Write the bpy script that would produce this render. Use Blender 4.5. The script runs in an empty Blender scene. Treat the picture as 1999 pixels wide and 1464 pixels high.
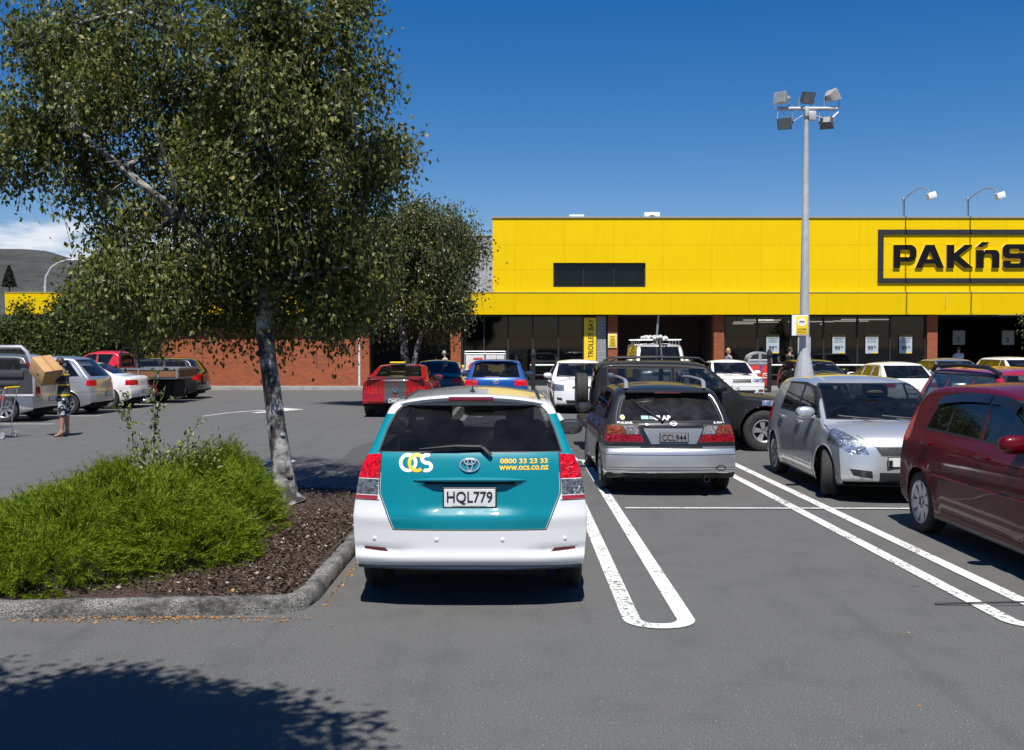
import bpy, bmesh, math, random
import numpy as np
from mathutils import Vector, Matrix
from mathutils.bvhtree import BVHTree
from mathutils.geometry import tessellate_polygon
rad = math.radians
random.seed(7)
rng = np.random.default_rng(11)
scene = bpy.context.scene
COL = scene.collection

# ------------------------------------------------------------------ camera
cam = bpy.data.cameras.new('camera')
camo = bpy.data.objects.new('camera', cam)
COL.objects.link(camo)
camo.location = (0, 0, 1.87)
camo.rotation_euler = (rad(90 - 1.63), 0, 0)
cam.sensor_width = 36
cam.lens = 36.09
cam.clip_start = 0.05
cam.clip_end = 9000
scene.camera = camo
# ------------------------------------------------------------------ light
SUN_EL, SUN_AZ = 63.0, 181.0          # azimuth from +Y, clockwise; the sun stands behind the camera
sun = bpy.data.lights.new('sun', 'SUN')
sun.energy = 4.9
sun.angle = rad(0.5)
sun.color = (1.0, 0.965, 0.90)
suno = bpy.data.objects.new('sun', sun)
COL.objects.link(suno)
sd = Vector((math.sin(rad(SUN_AZ)) * math.cos(rad(SUN_EL)), math.cos(rad(SUN_AZ)) * math.cos(rad(SUN_EL)), math.sin(rad(SUN_EL))))
suno.rotation_euler = sd.to_track_quat('Z', 'Y').to_euler()
suno.location = (0, -20, 60)
world = bpy.data.worlds.new('World')
scene.world = world
world.use_nodes = True
wt = world.node_tree
wt.nodes.clear()
wo = wt.nodes.new('ShaderNodeOutputWorld')
wb = wt.nodes.new('ShaderNodeBackground')
sky = wt.nodes.new('ShaderNodeTexSky')
sky.sky_type = 'NISHITA'
sky.sun_disc = False
sky.sun_elevation = rad(SUN_EL)
sky.sun_rotation = rad(SUN_AZ)
sky.altitude = 50
sky.air_density = 1.0
sky.dust_density = 0.15
sky.ozone_density = 3.0
hs = wt.nodes.new('ShaderNodeHueSaturation')
hs.inputs['Saturation'].default_value = 1.44
hs.inputs['Value'].default_value = 1.17
tint = wt.nodes.new('ShaderNodeMix'); tint.data_type = 'RGBA'; tint.blend_type = 'MULTIPLY'; tint.inputs['Factor'].default_value = 1
wt.links.new(sky.outputs[0], tint.inputs['A']); tint.inputs['B'].default_value = (1.07, 1.01, 1.09, 1)
wt.links.new(tint.outputs['Result'], hs.inputs['Color'])
# low clouds over the hills on the left
tc = wt.nodes.new('ShaderNodeTexCoord')
mp = wt.nodes.new('ShaderNodeMapping')
mp.inputs['Scale'].default_value = (7, 7, 24)
mp.inputs['Location'].default_value = (1.3, 0.4, 0.2)
nz = wt.nodes.new('ShaderNodeTexNoise')
nz.inputs['Scale'].default_value = 1.0
nz.inputs['Detail'].default_value = 7
nz.inputs['Roughness'].default_value = 0.55
wt.links.new(tc.outputs['Generated'], mp.inputs[0])
wt.links.new(mp.outputs[0], nz.inputs['Vector'])
sx = wt.nodes.new('ShaderNodeSeparateXYZ')
wt.links.new(tc.outputs['Generated'], sx.inputs[0])
def wmath(op, a, b=None, c=None):
    n = wt.nodes.new('ShaderNodeMath'); n.operation = op
    for i, v in enumerate((a, b, c)):
        if v is None: continue
        if isinstance(v, (int, float)): n.inputs[i].default_value = v
        else: wt.links.new(v, n.inputs[i])
    return n.outputs[0]
def wrange(v, a, b, c=0.0, d=1.0):
    n = wt.nodes.new('ShaderNodeMapRange'); n.interpolation_type = 'SMOOTHSTEP'
    wt.links.new(v, n.inputs[0])
    for i, k in enumerate((a, b, c, d)): n.inputs[i + 1].default_value = k
    return n.outputs[0]
low = wrange(sx.outputs[2], 0.175, 0.07)
left = wrange(sx.outputs[0], -0.22, -0.36)
thr = wmath('SUBTRACT', 0.60, wmath('MULTIPLY', low, 0.26))
cm = wrange(wmath('SUBTRACT', nz.outputs[0], thr), -0.02, 0.13)
cmask = wmath('MULTIPLY', wmath('MULTIPLY', cm, left), wrange(sx.outputs[2], 0.19, 0.13))
mixc = wt.nodes.new('ShaderNodeMix'); mixc.data_type = 'RGBA'
wt.links.new(cmask, mixc.inputs['Factor'])
wt.links.new(hs.outputs[0], mixc.inputs['A'])
mixc.inputs['B'].default_value = (11, 11.4, 12.5, 1)
wt.links.new(mixc.outputs['Result'], wb.inputs[0])
wb.inputs[1].default_value = 0.052
wt.links.new(wb.outputs[0], wo.inputs[0])
scene.view_settings.view_transform = 'Standard'
scene.view_settings.look = 'None'
scene.view_settings.gamma = 1
scene.view_settings.use_curve_mapping = False
scene.view_settings.exposure = 0.52
scene.render.engine = 'CYCLES'
scene.cycles.max_bounces = 8
scene.cycles.transparent_max_bounces = 24
scene.cycles.caustics_reflective = False
scene.cycles.caustics_refractive = False

# ------------------------------------------------------------------ object helpers
def tag(o, label=None, cat=None, group=None, kind=None):
    if label: o['label'] = label
    if cat: o['category'] = cat
    if group: o['group'] = group
    if kind: o['kind'] = kind
    return o
def thing(name, label, cat, loc=(0, 0, 0), rz=0.0, group=None):
    o = bpy.data.objects.new(name, None)
    o.empty_display_size = 0.2
    COL.objects.link(o)
    o.location = loc
    o.rotation_euler = (0, 0, rz)
    return tag(o, label, cat, group)
def link(o, parent=None):
    COL.objects.link(o)
    if parent is not None: o.parent = parent
    return o
def copy_tree(o, parent=None):
    c = o.copy(); COL.objects.link(c); c.parent = parent
    for ch in [k for k in o.children]:
        copy_tree(ch, c)
    return c
def mesh_np(name, V, F, mats, parent=None, smooth=False, mi=None):
    """V (n,3) array, F (m,k) array of equal-size faces"""
    me = bpy.data.meshes.new(name)
    V = np.asarray(V, dtype=np.float32); F = np.asarray(F, dtype=np.int32)
    me.vertices.add(len(V)); me.vertices.foreach_set('co', V.ravel())
    k = F.shape[1]
    me.loops.add(F.size); me.loops.foreach_set('vertex_index', F.ravel())
    me.polygons.add(len(F))
    me.polygons.foreach_set('loop_start', np.arange(len(F), dtype=np.int32) * k)
    me.polygons.foreach_set('loop_total', np.full(len(F), k, dtype=np.int32))
    if mi is not None: me.polygons.foreach_set('material_index', np.asarray(mi, dtype=np.int32))
    me.polygons.foreach_set('use_smooth', np.full(len(F), smooth, dtype=bool))
    me.update(calc_edges=True)
    for m in (mats if isinstance(mats, (list, tuple)) else [mats]): me.materials.append(m)
    return link(bpy.data.objects.new(name, me), parent)

class MB:
    """collects simple shapes into one mesh"""
    def __init__(s): s.v = []; s.f = []; s.m = []; s.sm = []
    def add(s, vs, fs, m=0, mat=None, smooth=False):
        b = len(s.v)
        if mat is not None: vs = [mat @ Vector(p) for p in vs]
        s.v += [tuple(p) for p in vs]
        s.f += [tuple(i + b for i in f) for f in fs]
        s.m += [m] * len(fs); s.sm += [smooth] * len(fs)
        return s
    def box(s, x0, x1, y0, y1, z0, z1, m=0, mat=None):
        vs = [(x0, y0, z0), (x1, y0, z0), (x1, y1, z0), (x0, y1, z0), (x0, y0, z1), (x1, y0, z1), (x1, y1, z1), (x0, y1, z1)]
        return s.add(vs, [(0, 3, 2, 1), (4, 5, 6, 7), (0, 1, 5, 4), (1, 2, 6, 5), (2, 3, 7, 6), (3, 0, 4, 7)], m, mat)
    def rbox(s, c, size, r=0.01, m=0, mat=None, seg=2):
        bm = bmesh.new()
        bmesh.ops.create_cube(bm, size=1)
        for v in bm.verts: v.co = Vector((v.co.x * size[0], v.co.y * size[1], v.co.z * size[2]))
        bmesh.ops.bevel(bm, geom=bm.edges[:] + bm.verts[:], offset=min(r, min(size) * .49), segments=seg, affect='EDGES', profile=.5)
        M_ = Matrix.Translation(c)
        if mat is not None: M_ = mat @ M_
        bm.verts.index_update()
        s.add([v.co.copy() for v in bm.verts], [[v.index for v in f.verts] for f in bm.faces], m, M_, True)
        bm.free(); return s
    def tube(s, pts, r, n=8, m=0, cap=True, mat=None, closed=False):
        pts = [Vector(p) for p in pts]
        if not isinstance(r, (list, tuple)): r = [r] * len(pts)
        vs = []; up = Vector((0, 0, 1)); prev = None; L = len(pts)
        for i, p in enumerate(pts):
            if closed: t = pts[(i + 1) % L] - pts[i - 1]
            else: t = pts[min(i + 1, L - 1)] - pts[max(i - 1, 0)]
            if t.length < 1e-9: t = Vector((0, 0, 1))
            t.normalize()
            a = prev - t * prev.dot(t) if prev is not None else t.cross(up)
            if a.length < 1e-4: a = t.cross(Vector((1, 0, 0)))
            a.normalize(); prev = a; b = t.cross(a)
            for k in range(n):
                an = 2 * math.pi * k / n
                vs.append(p + (a * math.cos(an) + b * math.sin(an)) * r[i])
        fs = []
        for i in range(L if closed else L - 1):
            j = (i + 1) % L
            for k in range(n):
                fs.append((i * n + k, i * n + (k + 1) % n, j * n + (k + 1) % n, j * n + k))
        if cap and not closed:
            fs.append(tuple(range(n - 1, -1, -1))); fs.append(tuple((L - 1) * n + k for k in range(n)))
        return s.add(vs, fs, m, mat, True)
    def lathe(s, prof, n=24, m=0, mat=None, axis='z'):
        """prof: (radius, height)"""
        vs = []
        for r, h in prof:
            for k in range(n):
                a = 2 * math.pi * k / n
                c, d = r * math.cos(a), r * math.sin(a)
                vs.append((c, d, h) if axis == 'z' else ((c, h, d) if axis == 'y' else (h, c, d)))
        fs = []
        for i in range(len(prof) - 1):
            for k in range(n):
                q = (i * n + k, i * n + (k + 1) % n, (i + 1) * n + (k + 1) % n, (i + 1) * n + k)
                fs.append(q if axis != 'y' else q[::-1])
        return s.add(vs, fs, m, mat, True)
    def ell(s, c, r, n=14, k=9, m=0, mat=None, p=1.0):
        vs = []; fs = []
        sg = lambda t: math.copysign(abs(t) ** p, t)
        for i in range(k + 1):
            th = math.pi * i / k
            for j in range(n):
                ph = 2 * math.pi * j / n
                vs.append((c[0] + r[0] * sg(math.sin(th)) * sg(math.cos(ph)), c[1] + r[1] * sg(math.sin(th)) * sg(math.sin(ph)), c[2] + r[2] * sg(math.cos(th))))
        for i in range(k):
            for j in range(n):
                fs.append((i * n + j, (i + 1) * n + j, (i + 1) * n + (j + 1) % n, i * n + (j + 1) % n))
        return s.add(vs, fs, m, mat, True)
    def prism(s, poly, t0, t1, axis='y', m=0, mat=None):
        """poly 2D (CCW), extruded between t0 and t1 along axis"""
        def P(p, t): return (p[0], t, p[1]) if axis == 'y' else ((t, p[0], p[1]) if axis == 'x' else (p[0], p[1], t))
        n = len(poly)
        vs = [P(p, t0) for p in poly] + [P(p, t1) for p in poly]
        fs = [tuple(range(n)), tuple(range(2 * n - 1, n - 1, -1))] + [(i, (i + 1) % n + 0, (i + 1) % n + n, i + n)[::-1] for i in range(n)]
        return s.add(vs, fs, m, mat)
    def build(s, name, mats, parent=None, loc=None, rot=None, fix=True, bevel=0, angle=35):
        me = bpy.data.meshes.new(name)
        me.from_pydata(s.v, [], s.f)
        me.polygons.foreach_set('material_index', s.m)
        me.polygons.foreach_set('use_smooth', s.sm)
        for m in (mats if isinstance(mats, (list, tuple)) else [mats]): me.materials.append(m)
        bm = bmesh.new(); bm.from_mesh(me)
        if fix: bmesh.ops.recalc_face_normals(bm, faces=bm.faces)
        if bevel:
            bmesh.ops.bevel(bm, geom=bm.edges[:], offset=bevel, segments=2, affect='EDGES', clamp_overlap=True)
        bm.to_mesh(me); bm.free()
        me.set_sharp_from_angle(angle=rad(angle))
        me.update()
        o = link(bpy.data.objects.new(name, me), parent)
        if loc: o.location = loc
        if rot: o.rotation_euler = rot
        return o

# ------------------------------------------------------------------ materials
MATS = {}
def nodes_of(m):
    return m.node_tree, m.node_tree.nodes, m.node_tree.links
class NT:
    def __init__(s, m):
        s.t = m.node_tree; s.n = s.t.nodes; s.l = s.t.links
        s.b = s.n.get('Principled BSDF'); s.out = s.n.get('Material Output')
    def new(s, t, **kw):
        n = s.n.new(t)
        for k, v in kw.items(): setattr(n, k, v)
        return n
    def set(s, sock, v):
        if isinstance(v, (int, float, tuple, list)):
            if isinstance(v, (tuple, list)) and len(v) == 3 and sock.type == 'RGBA': v = (*v, 1)
            sock.default_value = v
        else: s.l.new(v, sock)
    def coord(s, scale=(1, 1, 1), loc=(0, 0, 0), kind='Object', rot=(0, 0, 0)):
        c = s.new('ShaderNodeTexCoord'); mp = s.new('ShaderNodeMapping')
        s.l.new(c.outputs[kind], mp.inputs[0])
        mp.inputs['Scale'].default_value = scale; mp.inputs['Location'].default_value = loc; mp.inputs['Rotation'].default_value = rot
        return mp.outputs[0]
    def noise(s, vec, scale, detail=4, rough=.55, out='Fac'):
        n = s.new('ShaderNodeTexNoise'); s.l.new(vec, n.inputs['Vector'])
        n.inputs['Scale'].default_value = scale; n.inputs['Detail'].default_value = detail; n.inputs['Roughness'].default_value = rough
        return n.outputs[out]
    def voro(s, vec, scale, feature='F1', out='Distance'):
        n = s.new('ShaderNodeTexVoronoi', feature=feature); s.l.new(vec, n.inputs['Vector']); n.inputs['Scale'].default_value = scale
        return n.outputs[out]
    def mix(s, f, a, b):
        n = s.new('ShaderNodeMix', data_type='RGBA'); s.set(n.inputs['Factor'], f); s.set(n.inputs['A'], a); s.set(n.inputs['B'], b)
        return n.outputs['Result']
    def math(s, op, a, b=0.0, clamp=False):
        n = s.new('ShaderNodeMath', operation=op, use_clamp=clamp); s.set(n.inputs[0], a); s.set(n.inputs[1], b); return n.outputs[0]
    def rng(s, v, a, b, c=0.0, d=1.0):
        n = s.new('ShaderNodeMapRange'); s.set(n.inputs[0], v)
        for i, k in enumerate((a, b, c, d)): n.inputs[i + 1].default_value = k
        return n.outputs[0]
    def bump(s, h, strength=.3, dist=.01):
        n = s.new('ShaderNodeBump'); s.l.new(h, n.inputs['Height']); n.inputs['Strength'].default_value = strength; n.inputs['Distance'].default_value = dist
        s.l.new(n.outputs[0], s.b.inputs['Normal'])
def newmat(name):
    m = bpy.data.materials.new(name); m.use_nodes = True; MATS[name] = m
    return m, NT(m)
def M(name, col=None, rough=.5, metal=0., var=.12, vs=6., coat=0., spec=.5, emit=None, es=0., bump=0., bs=80.):
    """plain surface with a little procedural variation"""
    if name in MATS: return MATS[name]
    m, t = newmat(name)
    v = t.coord()
    n = t.noise(v, vs, 5)
    dark = tuple(c * (1 - var) for c in col); lite = tuple(min(1, c * (1 + var)) for c in col)
    t.set(t.b.inputs['Base Color'], t.mix(t.rng(n, .3, .7), dark, lite))
    t.b.inputs['Roughness'].default_value = rough; t.b.inputs['Metallic'].default_value = metal
    t.b.inputs['Coat Weight'].default_value = coat; t.b.inputs['Coat Roughness'].default_value = .04
    t.b.inputs['Specular IOR Level'].default_value = spec
    if emit: t.set(t.b.inputs['Emission Color'], emit); t.b.inputs['Emission Strength'].default_value = es
    if bump: t.bump(t.noise(v, bs, 3), bump, .01)
    return m
def paint(name, col, metal=0., rough=.35, flake=0.0, coat=1.0, dust=.10, spec=.5):
    if name in MATS: return MATS[name]
    m, t = newmat(name)
    v = t.coord()
    geo = t.new('ShaderNodeNewGeometry')
    base = t.mix(t.rng(t.noise(v, 1.7, 4), .35, .75), col, tuple(c * (1 - dust) + .18 * dust for c in col))
    if flake:
        base = t.mix(t.math('MULTIPLY', t.voro(v, 900, out='Color'), flake), base, (1, 1, 1))
    t.set(t.b.inputs['Base Color'], t.mix(geo.outputs['Backfacing'], base, (.012, .012, .012)))
    t.b.inputs['Roughness'].default_value = rough; t.b.inputs['Specular IOR Level'].default_value = spec
    t.set(t.b.inputs['Metallic'], t.math('MULTIPLY', t.math('SUBTRACT', 1.0, geo.outputs['Backfacing']), metal))
    t.set(t.b.inputs['Coat Weight'], t.math('MULTIPLY', t.math('SUBTRACT', 1.0, geo.outputs['Backfacing']), coat))
    t.set(t.b.inputs['Coat Roughness'], t.rng(t.noise(v, 9, 6), .4, .7, .015, .06))
    return m
def glassmat(name, tint=(.35, .37, .37), base=.05, gloss=(1, 1, 1), dirt=.03):
    if name in MATS: return MATS[name]
    m, t = newmat(name); t.n.remove(t.b)
    v = t.coord()
    lw = t.new('ShaderNodeLayerWeight'); lw.inputs[0].default_value = .5
    f = t.math('ADD', t.math('MULTIPLY', t.math('POWER', lw.outputs['Facing'], 4.0), .62), base, True)
    tr = t.new('ShaderNodeBsdfTransparent'); tr.inputs[0].default_value = (*tint, 1)
    gl = t.new('ShaderNodeBsdfGlossy'); gl.inputs['Roughness'].default_value = .02; gl.inputs[0].default_value = (*gloss, 1)
    df = t.new('ShaderNodeBsdfDiffuse'); df.inputs[0].default_value = (.35, .34, .32, 1)
    m0 = t.new('ShaderNodeMixShader'); t.set(m0.inputs[0], t.rng(t.noise(v, 5, 6), .4, .8, dirt * .3, dirt)); t.l.new(tr.outputs[0], m0.inputs[1]); t.l.new(df.outputs[0], m0.inputs[2])
    mx = t.new('ShaderNodeMixShader'); t.l.new(f, mx.inputs[0]); t.l.new(m0.outputs[0], mx.inputs[1]); t.l.new(gl.outputs[0], mx.inputs[2])
    t.l.new(mx.outputs[0], t.out.inputs[0])
    return m
def lampmat(name, col, metal=.0, scale=60):
    if name in MATS: return MATS[name]
    m, t = newmat(name); v = t.coord()
    vo = t.voro(v, scale, out='Color')
    sp = t.new('ShaderNodeSeparateColor'); t.l.new(vo, sp.inputs[0])
    t.set(t.b.inputs['Base Color'], t.mix(sp.outputs[0], tuple(c * .35 for c in col), tuple(min(1, c * 1.6) for c in col)))
    t.b.inputs['Roughness'].default_value = .25; t.b.inputs['Metallic'].default_value = metal
    t.b.inputs['Coat Weight'].default_value = .35; t.b.inputs['Coat Roughness'].default_value = .02; t.b.inputs['Specular IOR Level'].default_value = .3
    t.bump(sp.outputs[1], .5, .003)
    return m
def leafmat(name, a, b, c, trans=.25, rough=.42, spec=.5):
    if name in MATS: return MATS[name]
    m, t = newmat(name)
    g = t.new('ShaderNodeNewGeometry'); r = g.outputs['Random Per Island']
    col = t.mix(t.rng(r, 0, .8), a, b); col = t.mix(t.rng(r, .965, .975), col, c)
    t.set(t.b.inputs['Base Color'], col); t.b.inputs['Roughness'].default_value = rough; t.b.inputs['Specular IOR Level'].default_value = spec
    tl = t.new('ShaderNodeBsdfTranslucent'); t.set(tl.inputs[0], t.mix(.5, col, (.20, .24, .02)))
    mx = t.new('ShaderNodeMixShader'); mx.inputs[0].default_value = trans
    t.l.new(t.b.outputs[0], mx.inputs[1]); t.l.new(tl.outputs[0], mx.inputs[2]); t.l.new(mx.outputs[0], t.out.inputs[0])
    return m

# ---- ground
def asphalt_mat(name, k=1.0):
    m, t = newmat(name); v = t.coord()
    big = t.noise(v, .18, 5); mid = t.noise(v, 2.2, 5); fine = t.noise(v, 95, 2, .7)
    col = t.mix(t.rng(fine, .32, .68), (.042 * k, .0415 * k, .040 * k), (.150 * k, .148 * k, .143 * k))
    col = t.mix(t.math('MULTIPLY', t.rng(big, .35, .65), .45), col, (.108 * k, .107 * k, .105 * k))
    col = t.mix(t.math('MULTIPLY', t.rng(mid, .48, .72), .42), col, (.064 * k, .064 * k, .064 * k))
    # fine cracks and tyre scuffs
    ck = t.new('ShaderNodeTexVoronoi', feature='DISTANCE_TO_EDGE'); ck.inputs['Scale'].default_value = .32
    wv_ = t.new('ShaderNodeMix', data_type='RGBA', blend_type='ADD'); wv_.inputs['Factor'].default_value = .35; t.l.new(v, wv_.inputs['A']); t.l.new(t.noise(v, 1.1, 5, .6, 'Color'), wv_.inputs['B']); t.l.new(wv_.outputs['Result'], ck.inputs['Vector'])
    crack = t.math('MULTIPLY', t.rng(ck.outputs['Distance'], .005, .0015), t.rng(t.noise(v, .25, 3), .50, .58))
    sc_ = t.noise(t.coord((2.2, .10, 1)), 1.0, 4)
    col = t.mix(t.math('MULTIPLY', t.rng(sc_, .56, .70), .28), col, (.05, .05, .05))
    # pale stone chips
    vo = t.new('ShaderNodeTexVoronoi'); t.l.new(v, vo.inputs['Vector']); vo.inputs['Scale'].default_value = 55
    sc = t.new('ShaderNodeSeparateColor'); t.l.new(vo.outputs['Color'], sc.inputs[0])
    chip = t.math('MULTIPLY', t.rng(vo.outputs['Distance'], .20, .12), t.rng(sc.outputs[0], .86, .90))
    col = t.mix(t.math('MULTIPLY', chip, .75), col, (.42, .41, .39))
    # oil spots
    vo2 = t.new('ShaderNodeTexVoronoi'); t.l.new(v, vo2.inputs['Vector']); vo2.inputs['Scale'].default_value = 1.6; vo2.inputs['Randomness'].default_value = 1
    s2 = t.new('ShaderNodeSeparateColor'); t.l.new(vo2.outputs['Color'], s2.inputs[0])
    spot = t.math('MULTIPLY', t.rng(t.math('ADD', vo2.outputs['Distance'], t.math('MULTIPLY', t.noise(v, 14, 3), .08)), .125, .085), t.rng(s2.outputs[1], .55, .75))
    col = t.mix(t.math('MULTIPLY', spot, .55), col, (.038, .038, .038))
    t.set(t.b.inputs['Base Color'], col); t.b.inputs['Roughness'].default_value = .82
    t.b.inputs['Specular IOR Level'].default_value = .35
    t.bump(t.math('ADD', fine, t.math('MULTIPLY', t.noise(v, 320, 1), .5)), .55, .008)
    return m
ASPH = asphalt_mat('asphalt'); ASPH2 = asphalt_mat('asphalt_patch', .72)
def line_mat():
    m, t = newmat('line_paint'); v = t.coord()
    col = t.mix(t.rng(t.noise(v, 40, 4), .35, .7), (.50, .50, .475), (.72, .72, .70))
    t.set(t.b.inputs['Base Color'], col); t.b.inputs['Roughness'].default_value = .7
    w = t.rng(t.math('ADD', t.math('MULTIPLY', t.noise(v, 30, 5, .75), .75), t.math('MULTIPLY', t.noise(v, 2.0, 3), .25)), .42, .455)
    tr = t.new('ShaderNodeBsdfTransparent'); mx = t.new('ShaderNodeMixShader')
    t.l.new(w, mx.inputs[0]); t.l.new(tr.outputs[0], mx.inputs[1]); t.l.new(t.b.outputs[0], mx.inputs[2]); t.l.new(mx.outputs[0], t.out.inputs[0])
    t.bump(t.noise(v, 200, 2), .3, .004)
    return m
LINE = line_mat()
def brick_mat():
    m, t = newmat('red_brick')
    c = t.new('ShaderNodeTexCoord'); s = t.new('ShaderNodeSeparateXYZ'); t.l.new(c.outputs['Object'], s.inputs[0])
    cb = t.new('ShaderNodeCombineXYZ'); t.l.new(t.math('ADD', s.outputs[0], s.outputs[1]), cb.inputs[0]); t.l.new(s.outputs[2], cb.inputs[1])
    b = t.new('ShaderNodeTexBrick'); t.l.new(cb.outputs[0], b.inputs['Vector'])
    b.inputs['Scale'].default_value = 1; b.inputs['Brick Width'].default_value = .24; b.inputs['Row Height'].default_value = .086
    b.inputs['Mortar Size'].default_value = .008; b.inputs['Bias'].default_value = -.1
    b.inputs['Color1'].default_value = (.36, .080, .020, 1); b.inputs['Color2'].default_value = (.23, .048, .016, 1); b.inputs['Mortar'].default_value = (.20, .10, .06, 1)
    n = t.noise(c.outputs['Object'], .9, 5)
    t.set(t.b.inputs['Base Color'], t.mix(t.math('MULTIPLY', t.rng(n, .35, .8), .4), b.outputs['Color'], (.20, .055, .025)))
    t.b.inputs['Roughness'].default_value = .85; t.bump(b.outputs['Fac'], -.4, .01)
    return m
BRICK = brick_mat()
def yellow_mat(name, seams=True, w=2.15, h=1.085, oz=0.):
    m, t = newmat(name)
    c = t.new('ShaderNodeTexCoord'); s = t.new('ShaderNodeSeparateXYZ'); t.l.new(c.outputs['Object'], s.inputs[0])
    cb = t.new('ShaderNodeCombineXYZ'); t.l.new(t.math('ADD', s.outputs[0], -.15), cb.inputs[0]); t.l.new(t.math('ADD', s.outputs[2], oz), cb.inputs[1])
    b = t.new('ShaderNodeTexBrick'); t.l.new(cb.outputs[0], b.inputs['Vector']); b.offset = 0
    b.inputs['Scale'].default_value = 1; b.inputs['Brick Width'].default_value = w; b.inputs['Row Height'].default_value = h; b.inputs['Mortar Size'].default_value = .011
    y = (.80, .535, .0)
    b.inputs['Color1'].default_value = (*y, 1); b.inputs['Color2'].default_value = (.765, .51, .0, 1); b.inputs['Mortar'].default_value = (.62, .40, .004, 1)
    n = t.noise(t.coord((.6, .6, 3)), .7, 5)
    t.set(t.b.inputs['Base Color'], t.mix(t.math('MULTIPLY', t.rng(t.noise(t.coord((3.5, 3.5, .35)), 1.2, 6), .48, .75), .22), t.mix(t.math('MULTIPLY', t.rng(n, .4, .8), .12), b.outputs['Color'], (.62, .42, .0)), (.60, .40, .0)))
    t.b.inputs['Roughness'].default_value = .55; t.b.inputs['Specular IOR Level'].default_value = .12
    return m
YEL = yellow_mat('yellow_panel', oz=-4.12 + 4.34); YELF = yellow_mat('yellow_fascia', w=3.4, h=9.)
def kerb_mat():
    m, t = newmat('kerb_concrete'); v = t.coord()
    a = t.noise(v, 22, 6, .7); b = t.noise(v, 5, 4); c = t.noise(v, 90, 3, .7)
    col = t.mix(t.rng(a, .40, .62), (.040, .040, .036), (.155, .150, .138))
    col = t.mix(t.rng(b, .42, .62), col, t.mix(t.rng(c, .4, .6), (.06, .06, .052), (.38, .37, .35)))
    t.set(t.b.inputs['Base Color'], col); t.b.inputs['Roughness'].default_value = .9; t.bump(t.math('ADD', a, c), .9, .02)
    return m
KERB = kerb_mat()
def bark_mat(name='birch_bark', lo=(.032, .030, .028), hi=(.36, .35, .33)):
    m, t = newmat(name); v = t.coord((1, 1, 1.1)); v2 = t.coord((1, 1, .5))
    n = t.noise(v, 6.5, 4, .5); n2 = t.noise(v2, 4.5, 5); n3 = t.noise(t.coord((1.5, 1.5, 12)), 14, 3)
    col = t.mix(t.rng(n, .40, .60), lo, hi); col = t.mix(t.rng(n2, .50, .60), col, tuple(c * .75 for c in lo))
    col = t.mix(t.math('MULTIPLY', t.rng(n3, .60, .68), .45), col, lo)
    t.set(t.b.inputs['Base Color'], col); t.b.inputs['Roughness'].default_value = .8; t.bump(t.math('ADD', n, n2), .9, .03)
    return m
BARK = bark_mat(); BARKD = bark_mat('brown_bark', (.03, .024, .018), (.12, .10, .08))
WHITEP = paint('paint_white', (.78, .78, .77), rough=.3)
RUB = M('black_rubber', (.012, .012, .012), .55, var=.3)
GAP = M('panel_gap', (.006, .006, .006), .9)
PLAS = M('dark_plastic', (.02, .02, .021), .45, var=.2)
TYRE = M('tyre_rubber', (.022, .021, .020), .8, var=.35, vs=30, bump=.3)
CHROME = M('chrome', (.72, .72, .72), .28, .85, var=.05)
ALLOY = M('alloy', (.46, .47, .48), .32, .75, var=.15)
HUBDARK = M('hub_dark_metal', (.03, .03, .03), .6)  # dark metal behind the spokes and on the wheel nuts
GLASS = glassmat('car_glass'); GLASSD = glassmat('car_glass_tinted', (.10, .11, .12), .055)
INTER = M('car_interior', (.016, .016, .017), .8, var=.3)
REDL = lampmat('red_lamp', (.50, .002, .010)); CLRL = lampmat('clear_lamp', (.13, .135, .145), .4); HEADL = lampmat('head_lamp', (.50, .52, .54), .85, 38)
AMBL = lampmat('amber_lamp', (.34, .07, .006)); DREDL = M('dark_red_reflector', (.10, .012, .015), .25, coat=1)
BLK = M('matt_black', (.014, .014, .015), .6); WHT = M('matt_white', (.78, .78, .76), .5, var=.05)
GALV = M('galvanised', (.40, .41, .42), .45, .6, var=.15, vs=3)
STEEL = M('painted_steel', (.42, .43, .44), .5, .2, var=.12)
YSIGN = M('sign_yellow', (.85, .58, .01), .5, var=.05)

# ------------------------------------------------------------------ text
def text_geo(s, w, h, bold=0., ext=.0):
    cu = bpy.data.curves.new('t', 'FONT'); cu.body = s; cu.size = 1; cu.offset = bold; cu.extrude = ext; cu.resolution_u = 3
    o = bpy.data.objects.new('t', cu); COL.objects.link(o)
    dg = bpy.context.evaluated_depsgraph_get(); me = bpy.data.meshes.new_from_object(o.evaluated_get(dg))
    co = np.array([v.co for v in me.vertices]); mn, mx = co.min(0), co.max(0)
    sc = np.array([w / (mx[0] - mn[0]), h / (mx[1] - mn[1])])
    V = [((c[0] - (mn[0] + mx[0]) / 2) * sc[0], (c[1] - (mn[1] + mx[1]) / 2) * sc[1], c[2]) for c in co]
    F = [tuple(p.vertices) for p in me.polygons]
    bpy.data.objects.remove(o); bpy.data.curves.remove(cu); bpy.data.meshes.remove(me)
    return V, F
VIEW = {  # text right, up, normal
    'rear': Matrix(((0, 0, -1, 0), (-1, 0, 0, 0), (0, 1, 0, 0), (0, 0, 0, 1))),
    'front': Matrix(((0, 0, 1, 0), (1, 0, 0, 0), (0, 1, 0, 0), (0, 0, 0, 1))),
    'cam': Matrix(((1, 0, 0, 0), (0, 0, -1, 0), (0, 1, 0, 0), (0, 0, 0, 1)))}
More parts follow.
